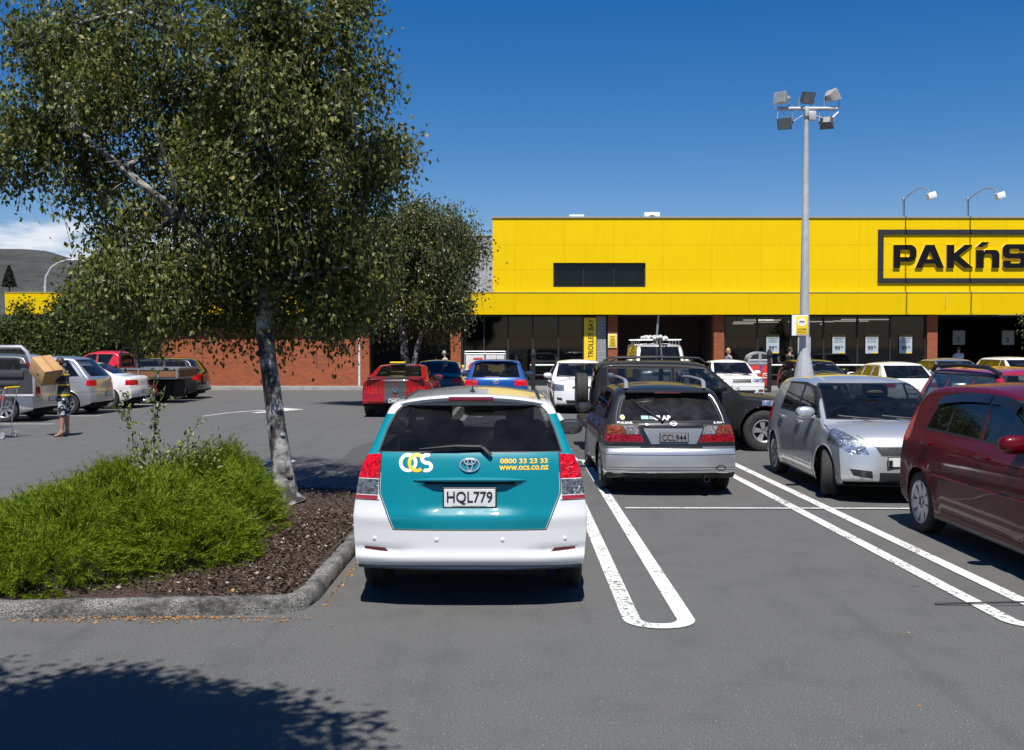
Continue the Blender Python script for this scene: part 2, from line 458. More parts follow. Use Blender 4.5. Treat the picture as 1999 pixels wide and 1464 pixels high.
def text(name, s, w, h, mat, loc, parent=None, view='cam', bold=0., ext=0., bvh=None, lift=.003, turn=0.):
    V, F = text_geo(s, w, h, bold, ext)
    Mx = Matrix.Translation(loc) @ VIEW[view] @ Matrix.Rotation(turn, 4, 'Z')
    V = [Mx @ Vector(p) for p in V]
    if bvh is not None: V = [wrapv(p, bvh, view, lift) for p in V]
    mb = MB(); mb.add(V, F)
    return mb.build(name, mat, parent, fix=False)
def wrapv(p, bvh, view, lift):
    d = 1 if view == 'rear' else -1
    h = bvh.ray_cast(Vector((p.x - d * 2.0, p.y, p.z)), Vector((d, 0, 0)))
    if h[0] is None: return p
    return Vector((h[0].x - d * lift, p.y, p.z))
# ------------------------------------------------------------------ car builder
def pchip(keys, x):
    """smooth monotone interpolation of keyed values"""
    xs = [k[0] for k in keys]; ys = [k[1] for k in keys]; n = len(xs)
    if x <= xs[0]: return ys[0]
    if x >= xs[-1]: return ys[-1]
    i = max(k for k in range(n - 1) if xs[k] <= x)
    d = [(ys[k + 1] - ys[k]) / (xs[k + 1] - xs[k]) for k in range(n - 1)]
    def m(k):
        if k == 0: return d[0]
        if k == n - 1: return d[-1]
        if d[k - 1] * d[k] <= 0: return 0
        return 2 * d[k - 1] * d[k] / (d[k - 1] + d[k])
    h = xs[i + 1] - xs[i]; t = (x - xs[i]) / h
    return (ys[i] * (1 + 2 * t) * (1 - t) ** 2 + m(i) * h * t * (1 - t) ** 2 + ys[i + 1] * t * t * (3 - 2 * t) + m(i + 1) * h * t * t * (t - 1))
def chaikin(p, it):
    for _ in range(it):
        q = [p[0]]
        for a, b in zip(p[:-1], p[1:]):
            q.append((a[0] * .75 + b[0] * .25, a[1] * .75 + b[1] * .25)); q.append((a[0] * .25 + b[0] * .75, a[1] * .25 + b[1] * .75))
        p = q + [p[-1]]
    return p
def resample(p, n):
    P = np.array(p); d = np.r_[0, np.cumsum(np.hypot(*np.diff(P, axis=0).T))]
    t = np.linspace(0, d[-1], n)
    return np.c_[np.interp(t, d, P[:, 0]), np.interp(t, d, P[:, 1])]
def shell(sp):
    L, H, W = sp['L'], sp['H'], sp['W']
    prof = resample(chaikin(sp['prof'], 2), sp.get('N', 100))
    bot = sp.get('bottom', [(0, .30), (.5, .20), (L - .5, .18), (L, .22)])
    plan = sp.get('plan', [(0, .955), (.35, .985), (.9, 1), (L * .6, 1), (L - .8, .985), (L - .3, .95), (L, .91)])
    crown = sp.get('crown', [(0, .02), (.4, .035), (L * .5, .045), (L - .5, .05), (L, .02)])
    radk = sp.get('radk', [(0, .04), (.5, .07), (L * .5, .09), (L - 1.0, .07), (L - .2, .07), (L, .03)])
    g = sp['g']; bowr, bowf = sp.get('bow', (.13, .22)); bl = sp.get('bowlen', (.9, 1.3)); be = sp.get('bexp', 2.4)
    ns, nc, nt, nb = sp.get('ns', 22), 5, 12, 3
    wh = sp['wheels']; R_ = sp['R']; fl = sp.get('flare', .014)
    def flare(x, z):
        f = 0
        for wx in wh:
            d = math.hypot(x - wx, z - R_)
            if z < R_ * 2.6: f = max(f, fl * math.exp(-((max(d - (R_ + .055), 0)) / .07) ** 2))
        return f
    def sy(x, z): return W * pchip(plan, x) * pchip(g, z) + flare(x, z)
    rings = []
    for x, T in prof:
        zb = min(pchip(bot, x), T - .02); T = max(T, zb + .03)
        Te = max(T - pchip(crown, x), zb + .02); r = min(pchip(radk, x), (Te - zb) * .5)
        pts = []
        zs = np.linspace(zb, Te - r, ns); yb = sy(x, zb)
        for i in range(nb): pts.append((yb * i / nb * .98, zb))
        for z in zs: pts.append((sy(x, z), z))
        y1 = sy(x, Te - r)
        for i in range(1, nc + 1):
            a = math.pi / 2 * i / nc; pts.append((y1 - r * (1 - math.cos(a)), Te - r + r * math.sin(a)))
        y2 = y1 - r
        for i in range(1, nt + 1):
            y = y2 * (1 - i / nt); pts.append((y, Te + (T - Te) * (1 - (y / y2) ** 2)))
        kr = max(0, 1 - x / bl[0]); kf = max(0, 1 - (L - x) / bl[1])
        bow = bowr * kr * kr * (3 - 2 * kr) - bowf * kf * kf * (3 - 2 * kf)
        Wm = W
        rings.append([(x + bow * (abs(y) / Wm) ** be, y, z) for y, z in pts])
    n = len(rings[0]); bm = bmesh.new(); G = []
    warp = sp.get('warp')
    for ring in rings:
        row = {}
        for i, p in enumerate(ring):
            if warp: p = warp(*p)
            row[i] = bm.verts.new(p)
            if 0 < i < n - 1: row[-i] = bm.verts.new((p[0], -p[1], p[2]))
        G.append(row)
    for a, b in zip(G[:-1], G[1:]):
        for i in range(n - 1):
            j = i + 1
            bm.faces.new((a[i], a[j], b[j], b[i]))
            ai, aj = (a[-i] if i else a[0]), (a[-j] if j < n - 1 else a[n - 1])
            bi, bj = (b[-i] if i else b[0]), (b[-j] if j < n - 1 else b[n - 1])
            bm.faces.new((bi, bj, aj, ai))
    for row, fl_ in ((G[0], 0), (G[-1], 1)):
        loop = [row[i] for i in range(n)] + [row[-i] for i in range(n - 2, 0, -1)]
        bm.faces.new(loop if fl_ else loop[::-1])
    bmesh.ops.recalc_face_normals(bm, faces=bm.faces)
    return bm, sy
def ccw(p):
    a = sum(p[i][0] * p[(i + 1) % len(p)][1] - p[(i + 1) % len(p)][0] * p[i][1] for i in range(len(p)))
    return p if a > 0 else p[::-1]
AX = {'x': (1, 2), 'y': (0, 2), 'z': (0, 1)}
def carve(bm, lay, poly, axis, pid, cond):
    poly = ccw(list(poly)); i0, i1 = AX[axis]
    x0 = min(p[0] for p in poly); x1 = max(p[0] for p in poly); z0 = min(p[1] for p in poly); z1 = max(p[1] for p in poly)
    fs = []
    for f in bm.faces:
        if not cond(f): continue
        c = [v.co for v in f.verts]
        if max(v[i0] for v in c) < x0 or min(v[i0] for v in c) > x1 or max(v[i1] for v in c) < z0 or min(v[i1] for v in c) > z1: continue
        fs.append(f)
    n = len(poly)
    for k in range(n):
        p, q = poly[k], poly[(k + 1) % n]
        nx, nz_ = q[1] - p[1], -(q[0] - p[0])
        co = [0, 0, 0]; no = [0, 0, 0]; co[i0], co[i1] = p; no[i0], no[i1] = nx, nz_
        es = set(); vs = set()
        for f in fs: es.update(f.edges); vs.update(f.verts)
        r = bmesh.ops.bisect_plane(bm, geom=list(vs) + list(es) + fs, dist=1e-6, plane_co=co, plane_no=no)
        nn = Vector(no).normalized(); cc = Vector(co)
        fs = [g for g in r['geom'] if isinstance(g, bmesh.types.BMFace) and g.is_valid and (g.calc_center_median() - cc).dot(nn) < 0 and cond(g)]
        if not fs: return []
    for f in fs: f[lay] = pid
    return fs
def seg(a, b, w=.007):
    """a thin four-sided strip from a to b"""
    d = Vector((b[0] - a[0], b[1] - a[1])); L = d.length; d /= L; n = Vector((-d.y, d.x)) * w / 2
    return [(a[0] + n.x, a[1] + n.y), (a[0] - n.x, a[1] - n.y), (b[0] - n.x, b[1] - n.y), (b[0] + n.x, b[1] + n.y)]
TY = {}
def wheel_meshes(R_, w, rr, spokes, style, mat):
    key = (R_, w, rr, spokes, style, mat.name)
    if key in TY: return TY[key]
    a = w / 2
    t = MB()
    t.lathe([(rr, -a * .82), (rr + .02, -a * .95), (R_ - .045, -a), (R_ - .012, -a * .86), (R_, -a * .66), (R_, -a * .2), (R_ - .007, -a * .18), (R_ - .007, -a * .1), (R_, -a * .08), (R_, a * .08), (R_ - .007, a * .1), (R_ - .007, a * .18), (R_, a * .2),
             (R_, a * .66), (R_ - .012, a * .86), (R_ - .045, a), (rr + .02, a * .95), (rr, a * .82)], 40, axis='y')
    to = t.build('wheel', TYRE); tm = to.data; bpy.data.objects.remove(to)
    r = MB()   # rim faces +y
    r.lathe([(rr, -a * .8), (rr - .005, a * .2), (rr, a * .86), (rr + .006, a * .93), (rr - .006, a * .95), (rr - .022, a * .84), (rr - .03, a * .45)], 40, axis='y')
    if style == 'cap':
        r.lathe([(rr - .02, a * .8), (rr * .8, a * .9), (rr * .55, a * .84), (rr * .25, a * .96), (.001, a * 1.0)], 32, axis='y')
        for k in range(spokes):
            A = 2 * math.pi * k / spokes
            r.rbox((0, 0, 0), (.035, .012, .02), .004, 1, Matrix.Rotation(A, 4, 'Y') @ Matrix.Translation((rr * .72, a * .885, 0)))
    else:
        r.lathe([(rr - .01, a * .12), (.001, a * .12)], 32, m=1, axis='y')
        r.lathe([(rr * .30, a * .3), (rr * .28, a * .72), (rr * .18, a * .80), (.05, a * .80), (.045, a * .72), (.001, a * .72)], 24, axis='y')
        for k in range(spokes):
            A = 2 * math.pi * k / spokes; wi, wo_ = (.030, .052) if style == 'wide' else (.022, .030)
            m_ = Matrix.Rotation(A, 4, 'Y'); q = []
            for (rd, hw, y) in ((rr * .2, wi, a * .76), (rr * .6, (wi + wo_) / 2, a * .74), (rr - .018, wo_, a * .86)):
                q += [(rd, y, -hw), (rd, y, hw), (rd, y - .045, hw), (rd, y - .045, -hw)]
            fs = []
            for i in range(2):
                for j in range(4): fs.append((i * 4 + j, i * 4 + (j + 1) % 4, i * 4 + 4 + (j + 1) % 4, i * 4 + 4 + j))
            r.add(q, fs, 0, m_)
        for k in range(5):
            A = 2 * math.pi * (k + .5) / 5
            r.lathe([(.012, a * .70), (.012, a * .80), (.001, a * .80)], 8, 1, Matrix.Translation((.052 * math.cos(A), 0, .052 * math.sin(A))), axis='y')
    ro = r.build('rim', [mat, HUBDARK]); rm = ro.data; bpy.data.objects.remove(ro)
    TY[key] = (tm, rm); return TY[key]
def add_wheel(root, x, y, R_, w, rr, spokes, style, mat, steer=0., name='wheel', rot=None):
    tm, rm = wheel_meshes(R_, w, rr, spokes, style, mat)
    t = link(bpy.data.objects.new(name, tm), root); t.location = (x, y, R_ * .985)
    t.rotation_euler = rot or (0, random.uniform(0, 6), steer + (math.pi if y < 0 else 0))
    r = link(bpy.data.objects.new('rim', rm), t)
    return t
def mir(poly): return [(-p[0], p[1]) for p in poly]
def car(name, label, sp, loc, rz, group, cat='car'):
    root = thing(name, label, cat, loc, rz, group)
    L, H, W, R_ = sp['L'], sp['H'], sp['W'], sp['R']
    bm, sy = shell(sp)
    bvh = BVHTree.FromBMesh(bm)
    lay = bm.faces.layers.int.new('pid')
    body = sp['paint']
    parts = [('body', body, False)]
    def reg(nm, mat):
        parts.append((nm, mat, nm.startswith('body')))
        return len(parts) - 1
    def rear_c(xl): return lambda f: f.calc_center_median().x < xl and f.normal.z > -.6
    def front_c(xl): return lambda f: f.calc_center_median().x > xl and f.normal.z > -.6
    def side_c(s): return lambda f: f.calc_center_median().y * s > .35 and f.normal.y * s > .12
    def do(nm, mat, axis, polys, side=None, lim=None):
        """side: for axis y, +1 / -1 / None both; for axis x, 'r' or 'f' end"""
        if polys and isinstance(polys[0][0], (int, float)): polys = [polys]
        if axis == 'y':
            for s in ((1, -1) if side is None else (side,)):
                pid = reg(nm, mat)
                for p in polys: carve(bm, lay, p, 'y', pid, side_c(s))
        elif axis == 'x':
            c = rear_c(lim if lim is not None else .9) if side == 'r' else front_c(lim if lim is not None else L - .9)
            pid = reg(nm, mat)
            for p in polys: carve(bm, lay, p, 'x', pid, c)
        else:
            pid = reg(nm, mat)
            for p in polys: carve(bm, lay, p, 'z', pid, lambda f: f.normal.z > .3 and f.calc_center_median().z > (lim or .5))
    # dark underside
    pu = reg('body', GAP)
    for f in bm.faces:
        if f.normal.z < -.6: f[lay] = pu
    if sp.get('sill'):
        s_ = sp['sill']; do('body', s_[1], 'y', [(-.1, .0), (L + .1, .0), (L + .1, s_[0]), (-.1, s_[0])])
    for r in sp.get('pre', []): do(*r)
    gl = sp.get('glass', GLASS)
    belt, top = sp['belt'], sp['wtop']
    # side windows: list of convex polygons (x,z)
    for P in sp['side_win']:
        cx = sum(p[0] for p in P) / len(P); cz = sum(p[1] for p in P) / len(P)
        big = [(cx + (p[0] - cx) * (1 + .022 / max(.05, abs(p[0] - cx))), cz + (p[1] - cz) * (1 + .02 / max(.05, abs(p[1] - cz)))) for p in P]
        do('body', sp.get('seal', RUB), 'y', big)
        do('window', gl, 'y', P)
    if 'rear_win' in sp:
        P = sp['rear_win']; z0 = min(p[1] for p in P); z1 = max(p[1] for p in P)
        cz = (z0 + z1) / 2
        do('body', sp.get('seal', RUB), 'x', [(p[0] * 1.02, cz + (p[1] - cz) * 1.06) for p in P], 'r', sp.get('rw_lim', 1.9))
        do('rear_window', sp.get('rear_glass', gl), 'x', P, 'r', sp.get('rw_lim', 1.9))
    if 'wind' in sp:
        P = sp['wind']; z0 = min(p[1] for p in P); z1 = max(p[1] for p in P); cz = (z0 + z1) / 2
        do('body', RUB, 'x', [(p[0] * 1.025, cz + (p[1] - cz) * 1.06) for p in P], 'f', L - sp.get('wf_lim', 2.4))
        do('windscreen', GLASS, 'x', P, 'f', L - sp.get('wf_lim', 2.4))
    # gaps
    pg = reg('body', GAP)
    for a, b in sp.get('side_gaps', []):
        for s in (1, -1): carve(bm, lay, seg(a, b, sp.get('gapw', .008)), 'y', pg, lambda f, s=s: side_c(s)(f) and f[lay] == 0)
    for a, b in sp.get('rear_gaps', []):
        for m_ in (1, -1): carve(bm, lay, seg((a[0] * m_, a[1]), (b[0] * m_, b[1]), sp.get('gapw', .008)), 'x', pg, lambda f: rear_c(.6)(f))
    for a, b in sp.get('front_gaps', []):
        for m_ in (1, -1): carve(bm, lay, seg((a[0] * m_, a[1]), (b[0] * m_, b[1]), sp.get('gapw', .008)), 'x', pg, lambda f: front_c(L - .9)(f))
    for r in sp.get('regs', []): do(*r)
    # wheel openings
    dead = set(); arch = R_ + sp.get('archgap', .045)
    for wx in sp['wheels']:
        poly = [(wx + arch * math.cos(2 * math.pi * k / 28), R_ + arch * math.sin(2 * math.pi * k / 28)) for k in range(28)]
        pd = reg('_del', None)
        carve(bm, lay, poly, 'y', pd, lambda f: abs(f.calc_center_median().y) > W - .32 and f.calc_center_median().z < R_ + arch + .02)
        # include bottom faces
        carve(bm, lay, [(wx - arch, W - .3), (wx + arch, W - .3), (wx + arch, W + .2), (wx - arch, W + .2)], 'z', pd, lambda f: f.normal.z < -.5)
        carve(bm, lay, [(wx - arch, -W - .2), (wx + arch, -W - .2), (wx + arch, -W + .3), (wx - arch, -W + .3)], 'z', pd, lambda f: f.normal.z < -.5)
        kill = [f for f in bm.faces if f[lay] == pd]
        bmesh.ops.delete(bm, geom=kill, context='FACES')
    loose = [v for v in bm.verts if not v.link_faces]
    bmesh.ops.delete(bm, geom=loose, context='VERTS')
    bm.normal_update()
    # split to objects
    bodymats = [body]; groups = {}
    for f in bm.faces:
        nm, mt, inb = parts[f[lay]]
        if f[lay] == 0 or inb:
            if mt not in bodymats: bodymats.append(mt)
            groups.setdefault('body', []).append((f, bodymats.index(mt)))
        else: groups.setdefault(f[lay], []).append((f, 0))
    made = {}
    for k, fl in groups.items():
        vi = {}; V = []; N = []; F = []; MI = []
        for f, mi in fl:
            idx = []
            for v in f.verts:
                if v.index not in vi or True:
                    key = v
                    if key not in vi: vi[key] = len(V); V.append(v.co[:]); N.append(v.normal[:])
                idx.append(vi[key])
            F.append(idx); MI.append(mi)
        nm = 'body' if k == 'body' else parts[k][0]
        me = bpy.data.meshes.new(nm); me.from_pydata(V, [], F)
        me.polygons.foreach_set('material_index', MI); me.polygons.foreach_set('use_smooth', [True] * len(F))
        for mt in (bodymats if k == 'body' else [parts[k][1]]): me.materials.append(mt)
        me.update()
        me.normals_split_custom_set_from_vertices(N)
        o = link(bpy.data.objects.new(nm, me), root)
        made.setdefault(nm, []).append(o)
    bm.free()
    # arch lips
    for wx in sp['wheels']:
        for s in (1, -1):
            a = arch + .004; pts = []
            for k in range(0, 25):
                A = math.pi * (-.06 + 1.12 * k / 24); x, z = wx + a * math.cos(A), R_ + a * math.sin(A)
                kr = max(0, 1 - x / sp.get('bowlen', (.9, 1.3))[0]); kf = max(0, 1 - (L - x) / sp.get('bowlen', (.9, 1.3))[1])
                if x < .08 or x > L - .08: continue
                bw = sp.get('bow', (.13, .22))[0] * kr * kr * (3 - 2 * kr) - sp.get('bow', (.13, .22))[1] * kf * kf * (3 - 2 * kf)
                yy = sy(x - bw, z)
                pts.append((x, s * (yy - .008), z))
            lp = MB(); lp.tube(pts, .012, 8); lp.build('wheel_arch', sp.get('arch_mat', body), root)
    # wheel wells + underbody
    ub = MB()
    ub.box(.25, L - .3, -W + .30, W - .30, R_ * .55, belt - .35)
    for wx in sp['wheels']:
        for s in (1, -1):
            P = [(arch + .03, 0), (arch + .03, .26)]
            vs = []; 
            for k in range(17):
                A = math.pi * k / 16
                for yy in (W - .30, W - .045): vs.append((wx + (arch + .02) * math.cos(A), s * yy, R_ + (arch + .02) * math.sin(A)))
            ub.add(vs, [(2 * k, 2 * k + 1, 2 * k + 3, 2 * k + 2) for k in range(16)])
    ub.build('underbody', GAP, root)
    # cabin
    cb = MB(); fx = sp.get('seatx', (L * .30, L * .52)); cw = W - .12
    cb.box(.35, L - 1.1, -cw, cw, .3, .36)
    cb.box(sp.get('dash', L * .68), sp.get('dash', L * .68) + .35, -cw + .05, cw - .05, .5, belt - .02)
    for y in (-.37, .37):
        cb.rbox((fx[1], y, .55), (.5, .48, .18), .06); cb.rbox((0, 0, 0), (.15, .47, .62), .06, 0, Matrix.Translation((fx[1] - .27, y, .86)) @ Matrix.Rotation(-.2, 4, 'Y'))
        cb.rbox((fx[1] - .35, y, 1.235 if H > 1.44 else 1.17), (.09, .26, .17), .04)
    cb.rbox((fx[0], 0, .5), (.5, 1.25, .2), .06); cb.rbox((0, 0, 0), (.14, 1.28, .55), .06, 0, Matrix.Translation((fx[0] - .25, 0, .80)) @ Matrix.Rotation(-.25, 4, 'Y'))
    for y in (-.42, 0, .42): cb.rbox((fx[0] - .33, y, 1.09), (.08, .22, .12), .03)
    wy = -.37 if sp.get('rhd', True) else .37
    cb.tube([(sp.get('dash', L * .68) - .12 + .07 * math.cos(a), wy + .18 * math.sin(a), belt - .04 + .16 * math.cos(a)) for a in np.linspace(0, 2 * math.pi, 21)[:-1]], .015, 6, closed=True)
    cb.ell((sp.get('dash', L * .68) + .05, 0, top - .03), (.02, .11, .03))
    cb.build('cabin', INTER, root)
    # wheels
    w = sp.get('tw', .195); yw = W - w / 2 - .012
    for i, wx in enumerate(sp['wheels']):
        for s in (1, -1):
            add_wheel(root, wx, s * yw, R_, w, sp.get('rr', R_ * .66), sp.get('spokes', 7), sp.get('style', 'alloy'), sp.get('rim_mat', ALLOY), sp.get('steer', 0) if i else 0)
    # mirrors
    mx, mz = sp.get('mirror', (L * .66, belt + .06))
    for s in (1, -1):
        m_ = MB(); y0 = sy(mx, mz)
        m_.ell((mx, s * (y0 + .13), mz), (.075, .125, .078), 16, 10, 0, None, .8)
        m_.rbox((mx + .01, s * (y0 + .01), mz - .055), (.07, .12, .04), .015)
        o = m_.build('mirror', sp.get('mirror_mat', body), root)
        g_ = MB(); g_.ell((mx - .066, s * (y0 + .12), mz), (.014, .098, .058), 16, 8, 0, None, .8); g_.build('mirror_glass', M('mirror_glass', (.035, .037, .04), .08, .0, coat=.5), o)
    # handles
    for hx, hz in sp.get('handles', []):
        for s in (1, -1):
            m_ = MB(); y0 = sy(hx, hz)
            m_.rbox((hx, s * (y0 + .022), hz), (.19, .022, .03), .010, mat=None)
            m_.rbox((hx - .08, s * (y0 + .005), hz), (.02, .03, .022), .006); m_.rbox((hx + .08, s * (y0 + .005), hz), (.02, .03, .022), .006)
            m_.build('door_handle', sp.get('handle_mat', body), root)
    if sp.get('wipers'):
        x0, z0 = sp['wipers']
        for y in (-.10, .45):
            m_ = MB(); m_.tube([(x0 + .06, y - .0, z0 - .015), (x0 + .02, y - .35, z0 + .035)], .008, 6); m_.tube([(x0 + .04, y + .05, z0 + .02), (x0 - .02, y - .52, z0 + .07)], .007, 6)
            m_.build('wiper', PLAS, root)
    if 'plates' in sp:
        for (view, s, y, z, pw, ph, bg, fg) in sp['plates']:
            d = 1 if view == 'rear' else -1
            h = bvh.ray_cast(Vector((-3 if d > 0 else L + 3, y, z)), Vector((d, 0, 0)))
            x = (h[0].x if h[0] else (0 if d > 0 else L)) - d * .014
            m_ = MB(); m_.rbox((x, y, z), (.012, pw, ph), .004, 1, None, 1); m_.rbox((x - d * .003, y, z), (.010, pw - .02, ph - .02), .003, 0, None, 1)
            pl = m_.build('number_plate', [bg, PLAS], root)
            if s: text('plate_text', s, pw * .84, ph * .62, fg, (x - d * .0115, y, z), pl, view, bold=.012)
    if 'rail' in sp:
        xa, xb, yr, zr, rm = sp['rail']
        for s in (1, -1):
            m_ = MB(); pts = []
            for k in range(15):
                t = k / 14; x = xa + (xb - xa) * t; e = min(t, 1 - t) * 14
                zz = sp['_roofz'](x) if '_roofz' in sp else zr
                pts.append((x, s * yr, zz + (.055 if e > 1.2 else .055 * e / 1.2 - .015)))
            m_.tube(pts, .017, 8); m_.build('roof_rail', rm, root)
    sp['_bvh'] = bvh; sp['_sy'] = sy
    return root, bvh
PW = M('plate_white', (.62, .63, .62), .4, var=.08); PB = M('plate_black', (.015, .015, .016), .4); PG = M('plate_grey', (.20, .20, .21), .4)

def generic(kind, L, H, Wd, paint_, **k):
    """proportions shared by ordinary cars; returns a spec"""
    W = Wd / 2
    belt = k.get('belt', H * .63); cowl = belt + .02; nose = k.get('nose', .72); R_ = k.get('R', .31)
    xwb = k.get('xwb', L - 1.05); xwt = k.get('xwt', xwb - .75)
    if kind == 'sedan':
        deck = k.get('deck', belt + .03); xrb = k.get('xrb', .62); xrt = k.get('xrt', xrb + .62)
        prof = [(.10, .28), (.02, .32), (0, .42), (0, .58), (.03, .66), (.05, deck - .12), (.09, deck - .02), (.18, deck), (xrb, deck + .035), (xrt, H - .06), (xrt + .35, H - .01), ((xrt + xwt) / 2 + .15, H)]
        rear_win = [(.62, deck + .07), (-.62, deck + .07), (-.53, H - .075), (.53, H - .075)]
        x1b, x1t = xrb + .17, xrt + .10
    else:
        slope = k.get('slope', .42); xrb = .12
        tz = k.get('tz', belt + .03)
        prof = [(.10, .28), (.02, .32), (0, .42), (0, .60), (.03, .68), (.05, tz - .1), (.08, tz), (.12, tz + .05), (slope, H - .10), (slope + .10, H - .04), (slope + .35, H - .01), ((slope + xwt) / 2, H)]
        rear_win = [(.64, tz + .05), (-.64, tz + .05), (-.56, H - .12), (.56, H - .12)]
        x1b, x1t = k.get('q', .42), slope + k.get('qt', .20)
    prof += [(xwt - .25, H - .02), (xwt, H - .07), (xwb, cowl), (xwb + .12, cowl - .03), (L - .45, nose + .10), (L - .15, nose + .03), (L - .03, nose - .06), (L, nose - .18), (L, .38), (L - .03, .26), (L - .12, .22)]
    top = H - .135
    bx = k.get('pillar', L * .50); nwin = k.get('nwin', 2)
    def fx(z): return xwb - .10 - (xwb - xwt) * (z - cowl) / (H - .07 - cowl)
    F_ = [(bx + .05, belt + .02), (fx(belt) - .16, belt + .02), (fx(belt + .10) - .06, belt + .09), (fx(top) - .07, top), (bx + .04, top)]
    cx = k.get('cpil', (x1b + bx) / 2 - .1)
    sw = [F_]
    if nwin == 3:
        sw.append([(cx + .10, belt + .02), (bx - .05, belt + .02), (bx - .04, top), (cx + .12, top)])
        sw.append([(x1b, belt + .02), (cx + .02, belt + .02), (cx + .04, top), (x1t, top)])
    else: sw.append([(x1b, belt + .02), (bx - .05, belt + .02), (bx - .04, top), (x1t, top)])
    g = k.get('g', [(.18, .93), (.35, .985), (.55, 1.0), (.75, .985), (belt, .94), (belt + .05, .925), (H - .15, .745), (H, .69)])
    sp = dict(L=L, H=H, W=W, R=R_, paint=paint_, prof=prof, belt=belt, wtop=top, g=g, side_win=sw, rear_win=rear_win,
              wind=[(.66, cowl + .03), (-.66, cowl + .03), (-.56, H - .115), (.56, H - .115)], wheels=k.get('wheels', (.80, L - .84)), N=k.get('N', 80), ns=14,
              side_gaps=[((bx, belt), (bx, .32)), ((x1b + .08 if nwin == 2 else cx + .06, belt), (x1b + .12 if nwin == 2 else cx + .06, R_ * 2 + .1)), ((xwb - .18, belt), (xwb - .22, .32)), ((bx - .7, .30), (xwb - .22, .30))],
              handles=[(bx - .14 + (.0), belt - .13), (x1b + .32, belt - .13)] if False else [(bx + .14, belt - .12), (max(cx, x1b) + .22, belt - .12)],
              wipers=(xwb + .02, cowl - .005), dash=xwb - .45, mirror=(xwb - .42, belt + .07))
    sp['_roofz'] = lambda x: float(np.interp(x, [p[0] for p in prof[8:14]], [p[1] for p in prof[8:14]]))
    fl, fg_, plr = k.get('fl', (.40, .80, nose - .13, nose + .02)), k.get('grille', (.33, nose - .10, nose - .02)), k.get('rl', (.52, .86, .68, .86))
    regs = []
    regs += [('headlight', HEADL, 'x', [(fl[0], fl[2] + .01), (fl[1] + .1, fl[2]), (fl[1] + .1, fl[3] + .03), (fl[0], fl[3])], 'f', L - .75),
             ('headlight', HEADL, 'x', [(-fl[0], fl[2] + .01), (-fl[1] - .1, fl[2]), (-fl[1] - .1, fl[3] + .03), (-fl[0], fl[3])], 'f', L - .75),
             ('grille', PLAS, 'x', [(fg_[0], fg_[1]), (-fg_[0], fg_[1]), (-fg_[0], fg_[2]), (fg_[0], fg_[2])], 'f', L - .6),
             ('air_intake', PLAS, 'x', [(.42, .28), (-.42, .28), (-.46, .38), (.46, .38)], 'f', L - .6),
             ('tail_light', REDL, 'x', [(plr[0], plr[2]), (plr[1] + .1, plr[2]), (plr[1] + .1, plr[3]), (plr[0], plr[3])], 'r', .28),
             ('tail_light', REDL, 'x', [(-plr[0], plr[2]), (-plr[1] - .1, plr[2]), (-plr[1] - .1, plr[3]), (-plr[0], plr[3])], 'r', .28)]
    sp['regs'] = regs + k.get('regs', [])
    sp['rear_gaps'] = [((0, .62), (W, .62))]
    sp['front_gaps'] = [((0, nose + .03), (.6, nose + .04))]
    sp['plates'] = [('front', k.get('pt', ''), 0, .46, .36, .125, PW, PB), ('rear', k.get('rt', ''), 0, .55 if kind != 'sedan' else .50, .36, .125, PW, PB)]
    for kk in ('rhd', 'glass', 'rear_glass', 'style', 'spokes', 'steer', 'bow', 'sill', 'rail', 'seal', 'pre', 'tw', 'archgap', 'rim_mat', 'mirror_mat'):
        if kk in k: sp[kk] = k[kk]
    return sp
# ------------------------------------------------------------------ the cars
NEAR, MIDR, FARR = 'cars parked in the near double row', 'cars parked in the far double row', 'cars parked along the left side'
FRA, AWA, LEF = rad(-90), rad(90), rad(180)      # nose towards the camera, away from it, to the left
def both(nm, mat, axis, poly, side, lim=None): return [(nm, mat, axis, poly, side, lim), (nm, mat, axis, mir(poly), side, lim)]

